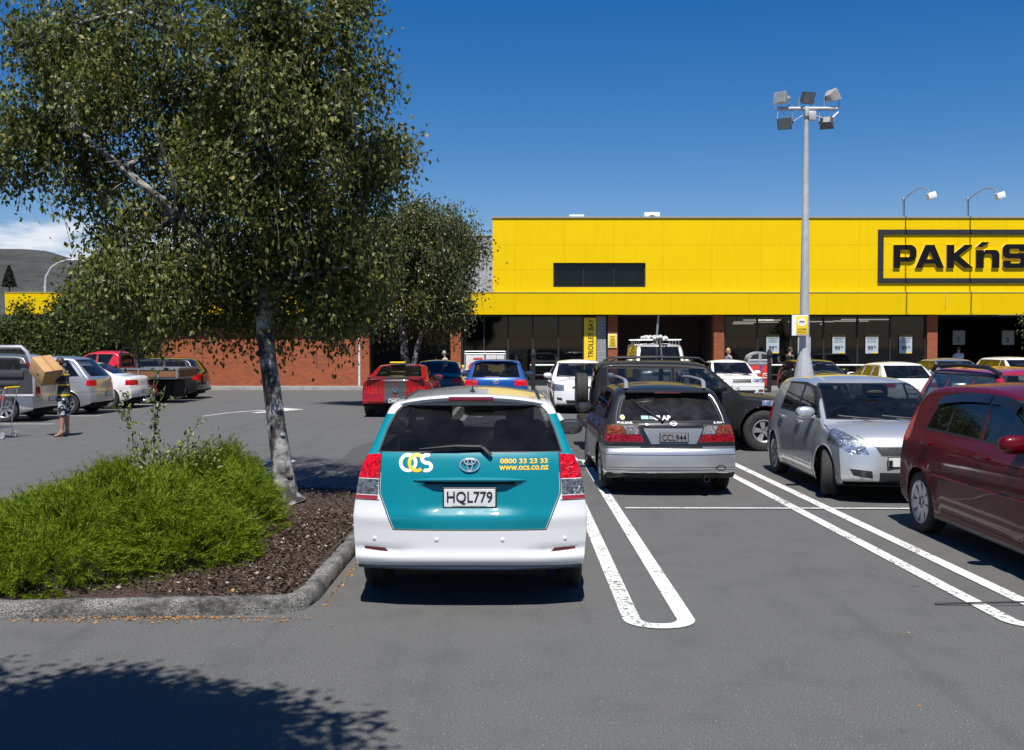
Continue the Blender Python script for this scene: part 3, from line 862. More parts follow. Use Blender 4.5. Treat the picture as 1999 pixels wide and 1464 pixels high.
# --- white and teal estate in front
TEAL = paint('paint_teal', (.0, .175, .222), rough=.42, coat=.4, dust=.0, spec=.2)
WCOR = paint('paint_white_estate', (.64, .645, .65), rough=.3, dust=.03)
def cor_warp(x, y, z):
    a = abs(y)
    if x < .6:
        s = min(1, max(0, (a - .36) / .16)); s = s * s * (3 - 2 * s)
        x += -.020 * math.exp(-((z - .335) / .035) ** 2) + .018 * s * math.exp(-((z - .385) / .02) ** 2)
        x += -.012 * math.exp(-((z - .62) / .05) ** 2) * min(1, a / .6)
        # hollow round the number plate
        w = min(1, max(0, (.40 - a) / .16)); w = w * w * (3 - 2 * w)
        hz = min(1, max(0, (.875 - z) / .015)) * min(1, max(0, (z - .635) / .05))
        x += .040 * w * hz
    return x, y, z
cor = dict(L=4.36, H=1.49, W=.850, R=.305, paint=WCOR, N=230, ns=34, belt=.98, wtop=1.36, warp=cor_warp, bexp=3.2, bow=(.13, .24), bottom=[(0, .255), (.5, .20), (3.8, .18), (4.36, .22)], plan=[(0, .985), (.3, .995), (.6, 1), (3.5, .99), (4.36, .91)], tw=.185,
    prof=[(.05, .262), (.02, .268), (.004, .285), (.0, .38), (.0, .56), (.012, .66), (.03, .76), (.05, .88), (.07, .98), (.10, 1.065), (.15, 1.12), (.27, 1.27), (.40, 1.41), (.45, 1.445), (.62, 1.475), (1.2, 1.49), (1.9, 1.488), (2.35, 1.455),
          (2.6, 1.41), (3.38, .985), (3.5, .965), (4.0, .86), (4.22, .77), (4.33, .66), (4.36, .52), (4.36, .36), (4.32, .26), (4.22, .22)],
    g=[(.2, .94), (.4, .985), (.6, 1.0), (.8, .975), (.95, .935), (1.07, .865), (1.235, .785), (1.35, .728), (1.42, .685), (1.5, .60)],
    radk=[(0, .05), (.3, .07), (.6, .10), (2.4, .10), (3.3, .07), (4.2, .08), (4.36, .03)], crown=[(0, .02), (.4, .03), (1, .05), (2.4, .05), (3.3, .05), (4.36, .02)],
    pre=[('body', TEAL, 'y', [(-.1, .93), (1.3, .93), (1.75, 1.33), (-.1, 1.335)], None, None),
         ('body', TEAL, 'x', [(-.9, 1.06), (.9, 1.06), (.9, 1.33), (-.9, 1.33)], 'r', .75)],
    side_win=[[(2.15, 1.0), (3.1, 1.0), (3.0, 1.07), (2.55, 1.36), (2.15, 1.37)], [(1.2, 1.01), (2.07, 1.0), (2.07, 1.37), (1.25, 1.36)], [(.55, 1.03), (1.12, 1.01), (1.16, 1.35), (.68, 1.34)]],
    rear_win=[(.652, 1.078), (-.652, 1.078), (-.602, 1.235), (-.548, 1.345), (-.505, 1.385), (.505, 1.385), (.548, 1.345), (.602, 1.235)], rear_glass=glassmat('rear_glass_estate', (.62, .63, .63), .03), rw_lim=.9,
    wind=[(.68, 1.0), (-.68, 1.0), (-.60, 1.39), (.60, 1.39)], wheels=(.86, 3.46), rr=.20, style='cap', spokes=8,
    side_gaps=[((2.11, .98), (2.11, .32)), ((1.15, .98), (1.20, .72)), ((3.15, .98), (3.1, .32))],
    rear_gaps=[((.542, .535), (.647, .79)), ((.647, .79), (.638, 1.07)), ((0, .535), (.545, .535)), ((.645, .736), (.86, .736))],
    handles=[(2.25, .88), (1.32, .89)], handle_mat=WHITEP, mirror=(3.02, 1.03), wipers=(3.42, .97), dash=2.95, seatx=(1.55, 2.45),
    plates=[('rear', 'HQL779', 0, .757, .385, .150, PW, PB)],
    mirror_mat=PLAS)
_b = .66
cor['regs'] = [('tailgate', TEAL, 'x', [(-.535, .54), (.535, .54), (.640, .79), (.632, 1.072), (-.632, 1.072), (-.640, .79)], 'r', .32)] \
    + both('tail_light', REDL, 'x', [(.648, .888), (.91, .888), (.91, 1.035), (.641, 1.062)], 'r', .42) \
    + both('reversing_light', CLRL, 'x', [(.656, .774), (.91, .774), (.91, .883), (.650, .883)], 'r', .36) \
    + both('lamp_strip', M('lamp_strip_red', (.30, .01, .015), .2, coat=1), 'x', [(.658, .740), (.91, .742), (.91, .769), (.656, .769)], 'r', .36) \
    + both('reflector', DREDL, 'x', [(.575, .375), (.755, .388), (.75, .408), (.60, .403)], 'r', .3)
cor['_roofz'] = lambda x: float(np.interp(x, [.6, 1.2, 1.9, 2.6], [1.44, 1.462, 1.46, 1.40]))
wagon, cb = car('estate_car', 'white and teal estate car seen from behind, beside the planted kerb island', cor, (-.300, 7.20, 0), AWA, NEAR)
wagon.location.z = .035
for ch in wagon.children:
    if ch.name.startswith('wheel') and 'arch' not in ch.name: ch.location.z -= .035
m = MB()   # roof spoiler
P = []
for k in range(25):
    y = -.535 + 1.07 * k / 24; e = (abs(y) / .535) ** 3; xb = .295 + .12 * e + .02 * (abs(y) / .535) ** 2; zt = 1.470 - .035 * (y / .535) ** 2 - .020 * e
    P.append([(xb, y, zt - .012), (xb + .012, y, zt - .034), (xb + .14, y * .985, zt - .055), (xb + .33, y * .97, zt + .012 + .004 * e), (xb + .10, y, zt + .008), (xb + .02, y, zt + .002)])
vs = [p for r in P for p in r]; n = 6
m.add(vs, [(i * n + j, i * n + (j + 1) % n, (i + 1) * n + (j + 1) % n, (i + 1) * n + j) for i in range(24) for j in range(n)] + [tuple(range(n)), tuple(24 * n + j for j in range(n))], 0, None, True)
sp_ = m.build('spoiler', WCOR, wagon, angle=50)
m = MB(); m.rbox((.300, 0, 1.447), (.02, .33, .030), .007); m.build('brake_light', M('high_brake_lamp', (.16, .006, .02), .2, coat=1), sp_)
m = MB(); m.tube([(.62, 0, 1.475), (.60, 0, 1.50)], [.025, .014], 10); m.tube([(.60, 0, 1.50), (.50, 0, 1.635)], [.005, .0025], 6); m.build('aerial', PLAS, wagon)
m = MB(); m.tube([(.075, -.15, 1.055), (.085, -.10, 1.105), (.11, -.07, 1.118)], [.017, .014, .012], 8); m.tube([(.105, -.08, 1.115), (.09, .10, 1.122), (.10, .36, 1.100)], [.014, .011, .004], 8)
m.build('wiper', PLAS, wagon)
m = MB()
pts = []
for k in range(17):
    y = -.40 + .8 * k / 16; pts.append((cb.ray_cast(Vector((-2, y, .884)), Vector((1, 0, 0)))[0].x - .006, y, .882 + .004 * (1 - (y / .4) ** 2)))
m.tube(pts, [.003 + .013 * (1 - ((k - 8) / 8) ** 4) for k in range(17)], 8); m.build('handle_trim', TEAL, wagon)
m = MB()
for y in (-.675, -.232, .232, .675):
    m = MB(); h = cb.ray_cast(Vector((-2, y, .470)), Vector((1, 0, 0)))[0]; m.lathe([(.014, 0), (.014, -.004), (.010, -.006), (.001, -.006)], 12, axis='x', mat=Matrix.Translation(h)); m.build('parking_sensor', WHITEP, wagon)
def flat(nm, polys, mat, parent, bvh, view='rear', lift=.0025):
    """flat shapes (x right, y up) laid on the bodywork"""
    mb = MB()
    for V, F in polys:
        V = [wrapv(VIEW[view] @ Vector((p[0], p[1], 0)), bvh, view, lift) for p in V]; mb.add(V, F)
    return mb.build(nm, mat, parent, fix=False)
def ring(cx, cy, ro, ri, a0=0, a1=360, n=28, sy=1.0):
    V = []
    for k in range(n + 1):
        a = rad(a0 + (a1 - a0) * k / n)
        V += [(cx + ro * math.cos(a), cy + ro * sy * math.sin(a)), (cx + ri * math.cos(a), cy + ri * sy * math.sin(a))]
    return V, [(2 * k, 2 * k + 2, 2 * k + 3, 2 * k + 1) for k in range(n)]
LW = M('sticker_white', (.80, .80, .80), .4, var=.02); LY = M('sticker_yellow', (.80, .50, .03), .4, var=.02)
lx, lz = -.385, 1.003
flat('logo', [ring(lx - .055, lz, .066, .042)], LW, wagon, cb)
flat('logo', [ring(lx + .008, lz, .066, .042, 52, 308)], LY, wagon, cb, lift=.0035)
S = []
for k in range(33):   # an S drawn as one stroke
    t = k / 32
    if t < .5: a = rad(55 + 215 * t * 2); c = (lx + .078, lz + .0265); rr_ = .0265
    else: a = rad(90 - 215 * (t - .5) * 2); c = (lx + .078, lz - .0265); rr_ = .0265
    q = (math.cos(a), math.sin(a)); S.append(((c[0] + q[0] * rr_ * 1.25, c[1] + q[1] * rr_), q if t < .5 else (-q[0], -q[1])))
SV = []
for (p, q) in S: SV += [(p[0] + q[0] * .0125, p[1] + q[1] * .0125), (p[0] - q[0] * .0125, p[1] - q[1] * .0125)]
flat('logo', [(SV, [(2 * k, 2 * k + 2, 2 * k + 3, 2 * k + 1) for k in range(32)])], LW, wagon, cb)
text('phone_number', '0800 33 23 33', .340, .034, LY, (0, -.385, 1.015), wagon, 'rear', .025, 0, cb)
text('web_address', 'www.ocs.co.nz', .352, .032, LY, (0, -.385, .968), wagon, 'rear', .025, 0, cb)
m = MB()
def ell_tube(mb, c, a, b, r, bvh, n=28):
    pts = [wrapv(Vector((0, c[0] + a * math.cos(2 * math.pi * k / n), c[1] + b * math.sin(2 * math.pi * k / n))), bvh, 'rear', .008) for k in range(n)]
    mb.tube(pts, r, 6, closed=True)
ell_tube(m, (0, .990), .068, .046, .007, cb); ell_tube(m, (0, 1.010), .040, .018, .006, cb); ell_tube(m, (0, .990), .018, .042, .006, cb); m.build('emblem', CHROME, wagon)
for ch in wagon.children:
    if ch.name.startswith('number_plate'):
        px_ = min(v.co.x for v in ch.data.vertices); text('plate_text', 'Rutherford & Bond Toyota', .24, .012, PB, (px_ - .0015, 0, .6975), ch, 'rear', .02)

m = MB()
for s in (1, -1):
    m.tube([(x, s * .505, float(np.interp(x, [.46, .62, 1.2, 1.9, 2.4], [1.400, 1.440, 1.452, 1.448, 1.41]))) for x in np.linspace(.46, 2.4, 16)], .012, 6); m.build('roof_strip', PLAS, wagon); m = MB()
# --- black hatchback with silver bumper
PBL = paint('paint_black', (.014, .014, .016), rough=.35, flake=.0, coat=.30, dust=.02, spec=.2); SIL = paint('paint_silver', (.50, .51, .52), .75, .34, .15); SIL_SHADED = paint('paint_silver_shaded', (.15, .155, .16), .4, .45, .0, spec=.3)  # last silver: lower sides, with their shade put into a darker colour
pul = dict(L=4.10, H=1.385, W=.845, R=.295, paint=PBL, N=170, ns=28, belt=.88, wtop=1.24, bow=(.12, .22), glass=GLASSD,
    prof=[(.12, .24), (.04, .25), (.01, .27), (.0, .36), (.0, .54), (.03, .60), (.05, .62), (.06, .74), (.09, .885), (.12, .92), (.18, .97), (.46, 1.24), (.52, 1.30), (.62, 1.335), (1.0, 1.37), (1.7, 1.385), (2.1, 1.36), (2.35, 1.31),
          (3.05, .92), (3.2, .90), (3.8, .78), (4.05, .68), (4.1, .5), (4.1, .33), (4.04, .24), (3.95, .2)],
    g=[(.18, .94), (.3, .985), (.5, 1.0), (.7, .99), (.88, .935), (1.0, .88), (1.25, .76), (1.4, .68)],
    side_win=[[(1.95, .91), (2.82, .91), (2.75, .97), (2.3, 1.245), (1.95, 1.255)], [(1.0, .92), (1.88, .91), (1.88, 1.255), (1.08, 1.245)], [(.46, .94), (.92, .92), (.98, 1.23), (.70, 1.21)]],
    rear_win=[(.64, .935), (-.64, .935), (-.56, 1.19), (-.52, 1.225), (.52, 1.225), (.56, 1.19)], rear_glass=glassmat('dusty_rear_glass', (.13, .13, .13), .03, dirt=.10), rw_lim=.9,
    wind=[(.66, .94), (-.66, .94), (-.56, 1.29), (.56, 1.29)], wheels=(.80, 3.22), rr=.18, style='cap', spokes=6, sill=(.62, SIL_SHADED),
    pre=[('bumper', SIL, 'x', [(-.9, .2), (.9, .2), (.9, .595), (-.9, .595)], 'r', .42), ('bumper', SIL, 'x', [(-.9, .2), (.9, .2), (.9, .5), (-.9, .5)], 'f', 3.7)],
    side_gaps=[((1.92, .9), (1.92, .3)), ((.98, .9), (1.05, .66)), ((2.9, .9), (2.85, .3)), ((1.1, .28), (2.85, .28))],
    rear_gaps=[((0, .60), (.84, .60)), ((.70, .62), (.69, .90)), ((0, .335), (.83, .335)), ((0, .52), (.84, .52)), ((0, .365), (.8, .365))],
    handles=[(2.05, .82), (1.1, .83)], mirror=(2.78, .95), wipers=(3.05, .91), dash=2.6, seatx=(1.35, 2.2),
    plates=[('rear', 'CCL944', -.03, .735, .36, .125, PG, PB)])
SILD_ = paint('paint_silver_grey', (.26, .265, .27), .5, .4, .0, spec=.3); REDP_ = lampmat('old_red_lamp', (.20, .003, .008)); AMBP_ = lampmat('old_amber_lamp', (.16, .032, .008)); CLRP_ = lampmat('old_clear_lamp', (.16, .16, .165))  # plate surround in a darker silver grey
lamp = [(.30, .66), (.72, .655), (.90, .67), (.90, .905), (.60, .905), (.38, .89)]
pul['regs'] = both('body', RUB, 'x', [(.325, .665), (.9, .665), (.9, .895), (.405, .888)], 'r', .34) \
    + both('tail_light', REDP_, 'x', [(.345, .68), (.9, .68), (.9, .768), (.38, .768)], 'r', .30) \
    + both('reversing_light', CLRP_, 'x', [(.39, .775), (.545, .775), (.59, .875), (.42, .875)], 'r', .30) \
    + both('indicator', AMBP_, 'x', [(.555, .775), (.9, .775), (.9, .88), (.60, .88)], 'r', .30) \
    + [('plate_surround', SILD_, 'x', [(-.31, .655), (.25, .655), (.345, .845), (-.395, .845)], 'r', .3)] \
    + both('headlight', HEADL, 'x', [(.42, .56), (.9, .56), (.9, .72), (.42, .68)], 'f', 3.6)
hatch, hb = car('hatchback', 'black hatchback with silver rear bumper, parked right of the teal and white estate car', pul, (1.975, 12.62, 0), AWA, NEAR)
m = MB()
for s in (1, -1):
    m.tube([(.62, s * .50, 1.315), (.66, s * .50, 1.40), (.80, s * .50, 1.425), (1.5, s * .50, 1.44), (2.1, s * .49, 1.43), (2.25, s * .49, 1.35)], [.03, .028, .02, .018, .02, .028], 8)
    m.build('roof_rail', M('rail_grey', (.22, .22, .23), .45), hatch); m = MB()
m.rbox((.47, 0, 1.283), (.16, 1.06, .03), .012); sp2 = m.build('spoiler', PBL, hatch)
m = MB(); m.rbox((.392, 0, 1.275), (.01, .34, .02), .003); m.build('brake_light', DREDL, sp2)
m = MB(); m.tube([(.10, .10, .925), (.15, .14, .965)], [.018, .012], 8); m.tube([(.14, .13, .955), (.28, .34, 1.10), (.40, .46, 1.20)], [.012, .008, .004], 8); m.build('wiper', PLAS, hatch)
m = MB()
for s in (1, -1):
    pts = [wrapv(Vector((0, s * y, z)), hb, 'rear', .004) for y, z in ((.675, .90), (.662, 1.0), (.625, 1.12), (.585, 1.21), (.545, 1.245))]
    m.tube(pts, .006, 5); m.build('window_strip', M('strip_silver', (.45, .46, .47), .3, .8), hatch); m = MB()

m = MB(); m.lathe([(.030, -.02), (.036, -.02), (.036, .22), (.030, .22)], 16, axis='x', mat=Matrix.Translation((.03, -.43, .225))); m.build('exhaust_pipe', M('exhaust', (.12, .11, .10), .4, .9), hatch)
m = MB()
pts = [(-.012, -.60 + .055 * math.cos(a), .365 + .03 * math.sin(a)) for a in np.linspace(0, 2 * math.pi, 13)[:-1]]
m.tube(pts, .008, 6, closed=True); m.build('tow_eye', BLK, hatch)
text('lettering', 'PULSAR', .19, .024, LW, (0, .565, .912), hatch, 'rear', .02, 0, hb)
text('lettering', 'S-RV', .12, .022, LW, (0, -.60, .912), hatch, 'rear', .02, 0, hb)
text('sticker', 'CLAP', .21, .055, LW, (0, .10, .972), hatch, 'rear', .03, 0, hb)
m = MB(); pts = [wrapv(Vector((0, -.03 + .032 * math.cos(a), .905 + .026 * math.sin(a))), hb, 'rear', .006) for a in np.linspace(0, 2 * math.pi, 21)[:-1]]
m.tube(pts, .0055, 6, closed=True); m.tube([wrapv(Vector((0, y, .905)), hb, 'rear', .009) for y in (-.075, .015)], .006, 6); m.build('emblem', CHROME, hatch)
def disc(cx, cy, r, n=20): return [(cx, cy)] + [(cx + r * math.cos(2 * math.pi * k / n), cy + r * math.sin(2 * math.pi * k / n)) for k in range(n)], [(0, k + 1, (k + 1) % n + 1) for k in range(n)]
flat('sticker', [disc(-.59, .975, .030)], M('sticker_cream', (.62, .58, .45), .5), hatch, hb); flat('sticker', [disc(-.59, .975, .016)], LY, hatch, hb, lift=.004)
def rect(x0, x1, y0, y1, n=6): return [(x0 + (x1 - x0) * k / n, y) for k in range(n + 1) for y in (y0, y1)], [(2 * k, 2 * k + 2, 2 * k + 3, 2 * k + 1) for k in range(n)]
flat('sticker', [rect(-.36, -.27, .955, .995)], M('sticker_blue', (.25, .42, .48), .5), hatch, hb); flat('sticker', [rect(-.26, -.13, .955, .992)], M('sticker_grey', (.25, .26, .26), .5), hatch, hb)

# --- silver hatchback, nose to the camera
SWS = paint('paint_silver_bright', (.60, .61, .62), .65, .32, .2)
swf = dict(L=3.70, H=1.475, W=.845, R=.30, paint=SWS, N=160, ns=28, belt=.96, wtop=1.30, bow=(.14, .25), bexp=2.6,
    prof=[(.1, .28), (.02, .32), (0, .45), (0, .6), (.03, .8), (.08, .98), (.14, 1.05), (.36, 1.33), (.45, 1.40), (.7, 1.45), (1.3, 1.475), (1.75, 1.46), (2.12, 1.395), (2.90, .940), (3.0, .925), (3.25, .895), (3.48, .84), (3.59, .78), (3.655, .69), (3.68, .56), (3.70, .42), (3.70, .32), (3.66, .23), (3.5, .2)],
    g=[(.18, .95), (.35, 1.0), (.55, 1.0), (.75, .98), (.96, .925), (1.0, .915), (1.35, .785), (1.48, .72)],
    side_win=[[(1.73, .975), (2.62, .965), (2.57, 1.02), (2.10, 1.31), (1.73, 1.345)], [(.83, 1.0), (1.64, .985), (1.64, 1.35), (.95, 1.335)]],
    rear_win=[(.60, 1.06), (-.60, 1.06), (-.53, 1.34), (.53, 1.34)], wind=[(.71, .955), (-.71, .955), (-.61, 1.345), (-.57, 1.365), (.57, 1.365), (.61, 1.345)],
    wheels=(.62, 3.00), rr=.205, spokes=7, steer=-.36,
    side_gaps=[((1.68, .97), (1.70, .30)), ((.82, .97), (.9, .7)), ((2.68, .95), (2.62, .32)), ((.95, .26), (2.58, .26)), ((2.85, .88), (3.36, .76))],
    front_gaps=[((0, .665), (.40, .672)), ((.40, .672), (.56, .80))], handles=[(1.86, .86), (.98, .87)], mirror=(2.46, 1.01), mirror_mat=SWS, wipers=(2.94, .93), dash=2.42, seatx=(1.1, 1.9),
    plates=[('front', '', -.10, .50, .36, .125, PW, PB)])
swf['pre'] = [('body', RUB, 'y', [(.80, .962), (2.72, .950), (2.20, 1.325), (1.7, 1.378), (.93, 1.362)], None, None)]
swf['regs'] = both('headlight', HEADL, 'x', [(.47, .58), (.66, .58), (.84, .70), (.88, .90), (.76, .90), (.52, .72)], 'f', 3.08) \
    + [('grille', M('grille_mesh', (.10, .10, .10), .35, .6, var=.5, vs=60), 'x', [(-.33, .565), (.33, .565), (.40, .675), (-.40, .675)], 'f', 3.2),
       ('air_intake', PLAS, 'x', [(-.36, .27), (.36, .27), (.36, .375), (-.36, .375)], 'f', 3.2)] \
    + both('fog_light', PLAS, 'x', [(.43, .30), (.64, .33), (.68, .41), (.44, .39)], 'f', 3.0) + both('tail_light', REDL, 'x', [(.62, .75), (.9, .75), (.9, 1.05), (.62, 1.05)], 'r', .35)
swift, sb = car('hatchback', 'silver hatchback facing the camera with its front wheels turned, left of the dark red car', swf, (4.69, 15.72, 0), FRA, NEAR)
for y in (.53, -.53):
    h = sb.ray_cast(Vector((6, y, .355)), Vector((-1, 0, 0)))[0]
    m = MB(); m.lathe([(.034, 0), (.034, .006), (.028, .008), (.001, .003)], 18, axis='x', mat=Matrix.Translation(h)); m.build('fog_lamp', M('fog_glass', (.12, .125, .13), .15, .5), swift)
text('plate_text', '1', .045, .07, PB, (3.716, -.245, .49), swift, 'front')
flat('sticker', [([(0, 0)] + [(-.222 + .0016 * 16 * math.sin(t) ** 3, .535 + .0016 * (13 * math.cos(t) - 5 * math.cos(2 * t) - 2 * math.cos(3 * t) - math.cos(4 * t))) for t in np.linspace(0, 2 * math.pi, 24, endpoint=False)], [tuple(range(1, 25))])], M('heart_red', (.6, .01, .01), .4), swift, sb, 'front', .024)
flat('sticker', [rect(-.62, -.56, 1.36, 1.385)], M('label_blue', (.15, .35, .6), .5), swift, sb, 'front')

# --- dark red hatchback on the right
DRED = paint('paint_dark_red', (.090, .0, .004), .0, .4, .0, coat=.42, dust=.0, spec=.15)
tii = dict(L=4.25, H=1.535, W=.848, R=.308, paint=DRED, N=180, ns=40, belt=1.02, wtop=1.37, bow=(.20, .26), glass=glassmat('privacy_glass', (.05, .055, .06), .05),
    prof=[(.1, .28), (.02, .32), (0, .45), (0, .65), (.04, .82), (.08, .98), (.12, 1.08), (.25, 1.27), (.42, 1.42), (.55, 1.47), (.9, 1.51), (1.6, 1.535), (2.1, 1.515), (2.45, 1.46), (3.25, 1.03), (3.35, 1.0), (3.9, .88), (4.15, .76), (4.23, .6), (4.25, .4), (4.2, .25), (4.1, .2)],
    g=[(.16, .93), (.22, .955), (.30, .97), (.38, .985), (.55, .996), (.68, 1.003), (.80, .995), (.88, .985), (1.02, .925), (1.06, .91), (1.40, .775), (1.54, .70)],
    side_win=[[(2.02, 1.045), (2.98, 1.03), (2.92, 1.09), (2.45, 1.385), (2.02, 1.42)], [(.78, 1.055), (1.24, 1.05), (1.26, 1.41), (.94, 1.36)], [(1.28, 1.05), (1.94, 1.045), (1.94, 1.42), (1.30, 1.412)]],
    rear_win=[(.60, 1.1), (-.60, 1.1), (-.53, 1.4), (.53, 1.4)], wind=[(.68, 1.06), (-.68, 1.06), (-.58, 1.43), (.58, 1.43)],
    wheels=(.76, 3.36), rr=.212, spokes=8, style='wide', sill=(.225, M('sill_grey', (.16, .155, .15), .45, var=.2)),
    side_gaps=[((1.98, 1.03), (1.99, .27)), ((.68, 1.03), (.70, .86)), ((.70, .86), (.92, .72)), ((1.12, .29), (2.95, .27)), ((3.02, 1.03), (2.98, .3)), ((.68, 1.03), (.80, 1.33))],
    handles=[(2.14, .90), (.92, .91)], mirror=(2.82, 1.075), wipers=(3.3, 1.0), dash=2.8, seatx=(1.3, 2.2), plates=[])
tii['regs'] = both('tail_light', REDL, 'x', [(.66, .88), (.9, .88), (.9, 1.30), (.66, 1.30)], 'r', .40) + both('headlight', HEADL, 'x', [(.45, .62), (.9, .62), (.9, .82), (.45, .78)], 'f', 3.5) + [('grille', PLAS, 'x', [(-.4, .55), (.4, .55), (.4, .66), (-.4, .66)], 'f', 3.8)]
tiida, tb = car('hatchback', 'dark red hatchback with tinted windows and alloy wheels, at the right edge', tii, (4.93, 11.05, 0), FRA, NEAR)
m = MB(); syt = tii['_sy']     # clear wind deflectors over the side windows
for s in (1, -1):
    for (xa, xb, za, zb) in ((.92, 1.97, 1.355, 1.425), (1.99, 2.50, 1.425, 1.365)):
        V = []
        for k in range(13):
            t = k / 12; x = xa + (xb - xa) * t; z = za + (zb - za) * t + .02 * math.sin(math.pi * t)
            for dz, o_ in ((.012, .006), (-.03, .028), (-.065, .034)): V.append((x, s * (syt(x, z + dz) + o_), z + dz))
        m.add(V, [(3 * k + j, 3 * k + 3 + j, 3 * k + 4 + j, 3 * k + 1 + j) for k in range(12) for j in (0, 1)], 0, None, True); m.build('wind_deflector', M('smoke_plastic', (.01, .01, .012), .25), tiida); m = MB()

m = MB()
for s in (1, -1): m.tube([(x, s * (syt(x, .61) + .004), .61 + (.015 if x > 1.0 else 0)) for x in np.linspace(1.12, 2.95, 20)], .010, 6); m.build('door_moulding', DRED, tiida); m = MB()


# --- black off-roader crossing the aisle
esc = generic('hatch', 3.72, 1.60, 1.70, paint('paint_black_faded', (.012, .012, .012), rough=.45, coat=.18, dust=.02, spec=.15), belt=1.04, nose=.86, R=.365, xwb=2.62, xwt=2.06, slope=.16, tz=1.05, q=.28, qt=.10, pillar=1.42, nwin=2,
    wheels=(.62, 3.02), N=110, style='wide', spokes=5, archgap=.075, tw=.235, g=[(.3, .96), (.5, 1), (.8, .99), (1.04, .95), (1.1, .93), (1.5, .83), (1.6, .78)], bow=(.06, .14), rim_mat=M('worn_alloy', (.42, .41, .39), .4, .6, var=.3))
esc['bottom'] = [(0, .42), (.5, .36), (3.2, .36), (3.72, .44)]
esc['prof'] = [(.10, .46), (.02, .5), (0, .60), (0, .95), (.02, 1.08), (.07, 1.46), (.14, 1.56), (.4, 1.60), (1.5, 1.605), (1.9, 1.58), (2.08, 1.53), (2.60, 1.05), (2.72, 1.02), (3.3, .96), (3.58, .90), (3.68, .80), (3.72, .62), (3.70, .46)]
esc['plates'] = []; esc['rr'] = .20
esc['regs'] += both('indicator', AMBL, 'x', [(.66, .80), (.8, .80), (.8, .86), (.66, .86)], 'f', 3.3)
suv, eb = car('off_roader', 'black short off-roader with a spare wheel on its tail, standing crosswise behind the black hatchback', esc, (1.44, 18.95, 0), 0, None, 'car')
del suv['label']; suv['label'] = 'black short off-roader with spare wheel on its tail, standing crosswise behind the black hatchback'
add_wheel(suv, -.16, .10, .345, .22, .19, 5, 'wide', esc['rim_mat'], name='spare_wheel', rot=(0, 0, rad(90))).location = (-.15, .12, 1.02)
m = MB(); m.rbox((-.10, 0, .50), (.2, 1.55, .15), .05); m.build('bumper', PLAS, suv)
m = MB()
m.rbox((3.74, 0, .56), (.2, 1.6, .16), .05); m.build('bumper', CHROME, suv)
for s in (1, -1):
    m = MB(); m.tube([(.3, s * .60, 1.585), (.42, s * .60, 1.65), (1.2, s * .60, 1.665), (1.9, s * .60, 1.65), (2.0, s * .60, 1.58)], .02, 8); m.build('roof_rail', BLK, suv)
m = MB(); m.rbox((3.40, -.852, .86), (.13, .012, .045), .004); m.build('side_marker', AMBL, suv)
m = MB(); m.rbox((.55, -.2, .9), (.4, .7, .35), .08); m.rbox((.5, -.3, 1.15), (.3, .3, .25), .1); m.build('luggage', M('pale_cloth', (.35, .34, .33), .9, var=.3, vs=12), suv)

# --- red people carrier behind
REDP = paint('paint_red', (.42, .008, .012), rough=.3)
rsp = generic('hatch', 4.3, 1.575, 1.74, paint('paint_red_cool', (.33, .005, .020), rough=.3, dust=.04), belt=1.0, nose=.80, nwin=3, xwb=3.25, xwt=2.6, N=110, pillar=1.95, slope=.35, q=.35)
redc, _ = car('estate_car', 'bright red estate car with black roof rails, behind the dark red hatchback', rsp, (7.20, 16.45, 0), FRA, NEAR)
for s in (1, -1):
    m = MB(); m.tube([(.40, s * .62, 1.49), (.55, s * .63, 1.56), (1.4, s * .64, 1.59), (2.3, s * .63, 1.57), (2.62, s * .62, 1.49)], [.03, .03, .03, .03, .03], 8); m.build('roof_rail', BLK, redc)

# --- far double row, nose away
MRED = paint('paint_sport_red', (.30, .004, .008), rough=.3, dust=.0, spec=.3, coat=.7); STR = paint('paint_stripe_grey', (.055, .057, .06), rough=.4)
mus = generic('sedan', 4.77, 1.38, 1.82, MRED, belt=.90, deck=.985, nose=.78, R=.345, xrb=.70, xrt=1.55, xwt=2.35, xwb=3.15, pillar=1.9, rear_glass=glassmat('rear_glass_black', (.0, .0, .0), .04), glass=GLASSD, g=[(.2, .93), (.4, .99), (.6, 1.0), (.8, .98), (.9, .93), (.98, .88), (1.2, .76), (1.4, .66)])
mus['prof'][:8] = [(.14, .28), (.06, .32), (.0, .40), (0, .50), (.04, .53), (.05, .82), (.05, .90), (.0, .985), (.10, 1.0)]
mus['wheels'] = (.95, 3.70); mus['style'] = 'wide'; mus['spokes'] = 5; mus['rr'] = .24; mus['tw'] = .25
mus['pre'] = [('body', STR, 'z', [(-.1, -.28), (4.8, -.28), (4.8, .28), (-.1, .28)], None, .5), ('body', STR, 'x', [(-.28, .2), (.28, .2), (.28, 1.2), (-.28, 1.2)], 'r', .3),
              ('body', MRED, 'x', [(-.022, .5), (.022, .5), (.022, 1.2), (-.022, 1.2)], 'r', .12), ('body', STR, 'x', [(-.9, .2), (.9, .2), (.9, .36), (-.9, .36)], 'r', .3)]
mus['regs'] = both('body', GAP, 'x', [(.425, .585), (.79, .585), (.79, .845), (.425, .845)], 'r', .3) + both('tail_light', REDL, 'x', [(.44, .60), (.54, .60), (.54, .83), (.44, .83)], 'r', .3) + both('tail_light', REDL, 'x', [(.555, .60), (.655, .60), (.655, .83), (.555, .83)], 'r', .3) + both('tail_light', REDL, 'x', [(.67, .60), (.775, .60), (.775, .83), (.67, .83)], 'r', .3)
mus['plates'] = [('rear', 'CE', 0, .44, .36, .13, PW, PB)]; mus['rear_gaps'] = [((0, .50), (.88, .52)), ((0, .93), (.86, .93))]
mustang, mb_ = car('coupe', 'red coupe with broad grey stripes seen from behind, left of the bright blue hatchback', mus, (-3.04, 26.65, 0), AWA, MIDR)
m = MB()
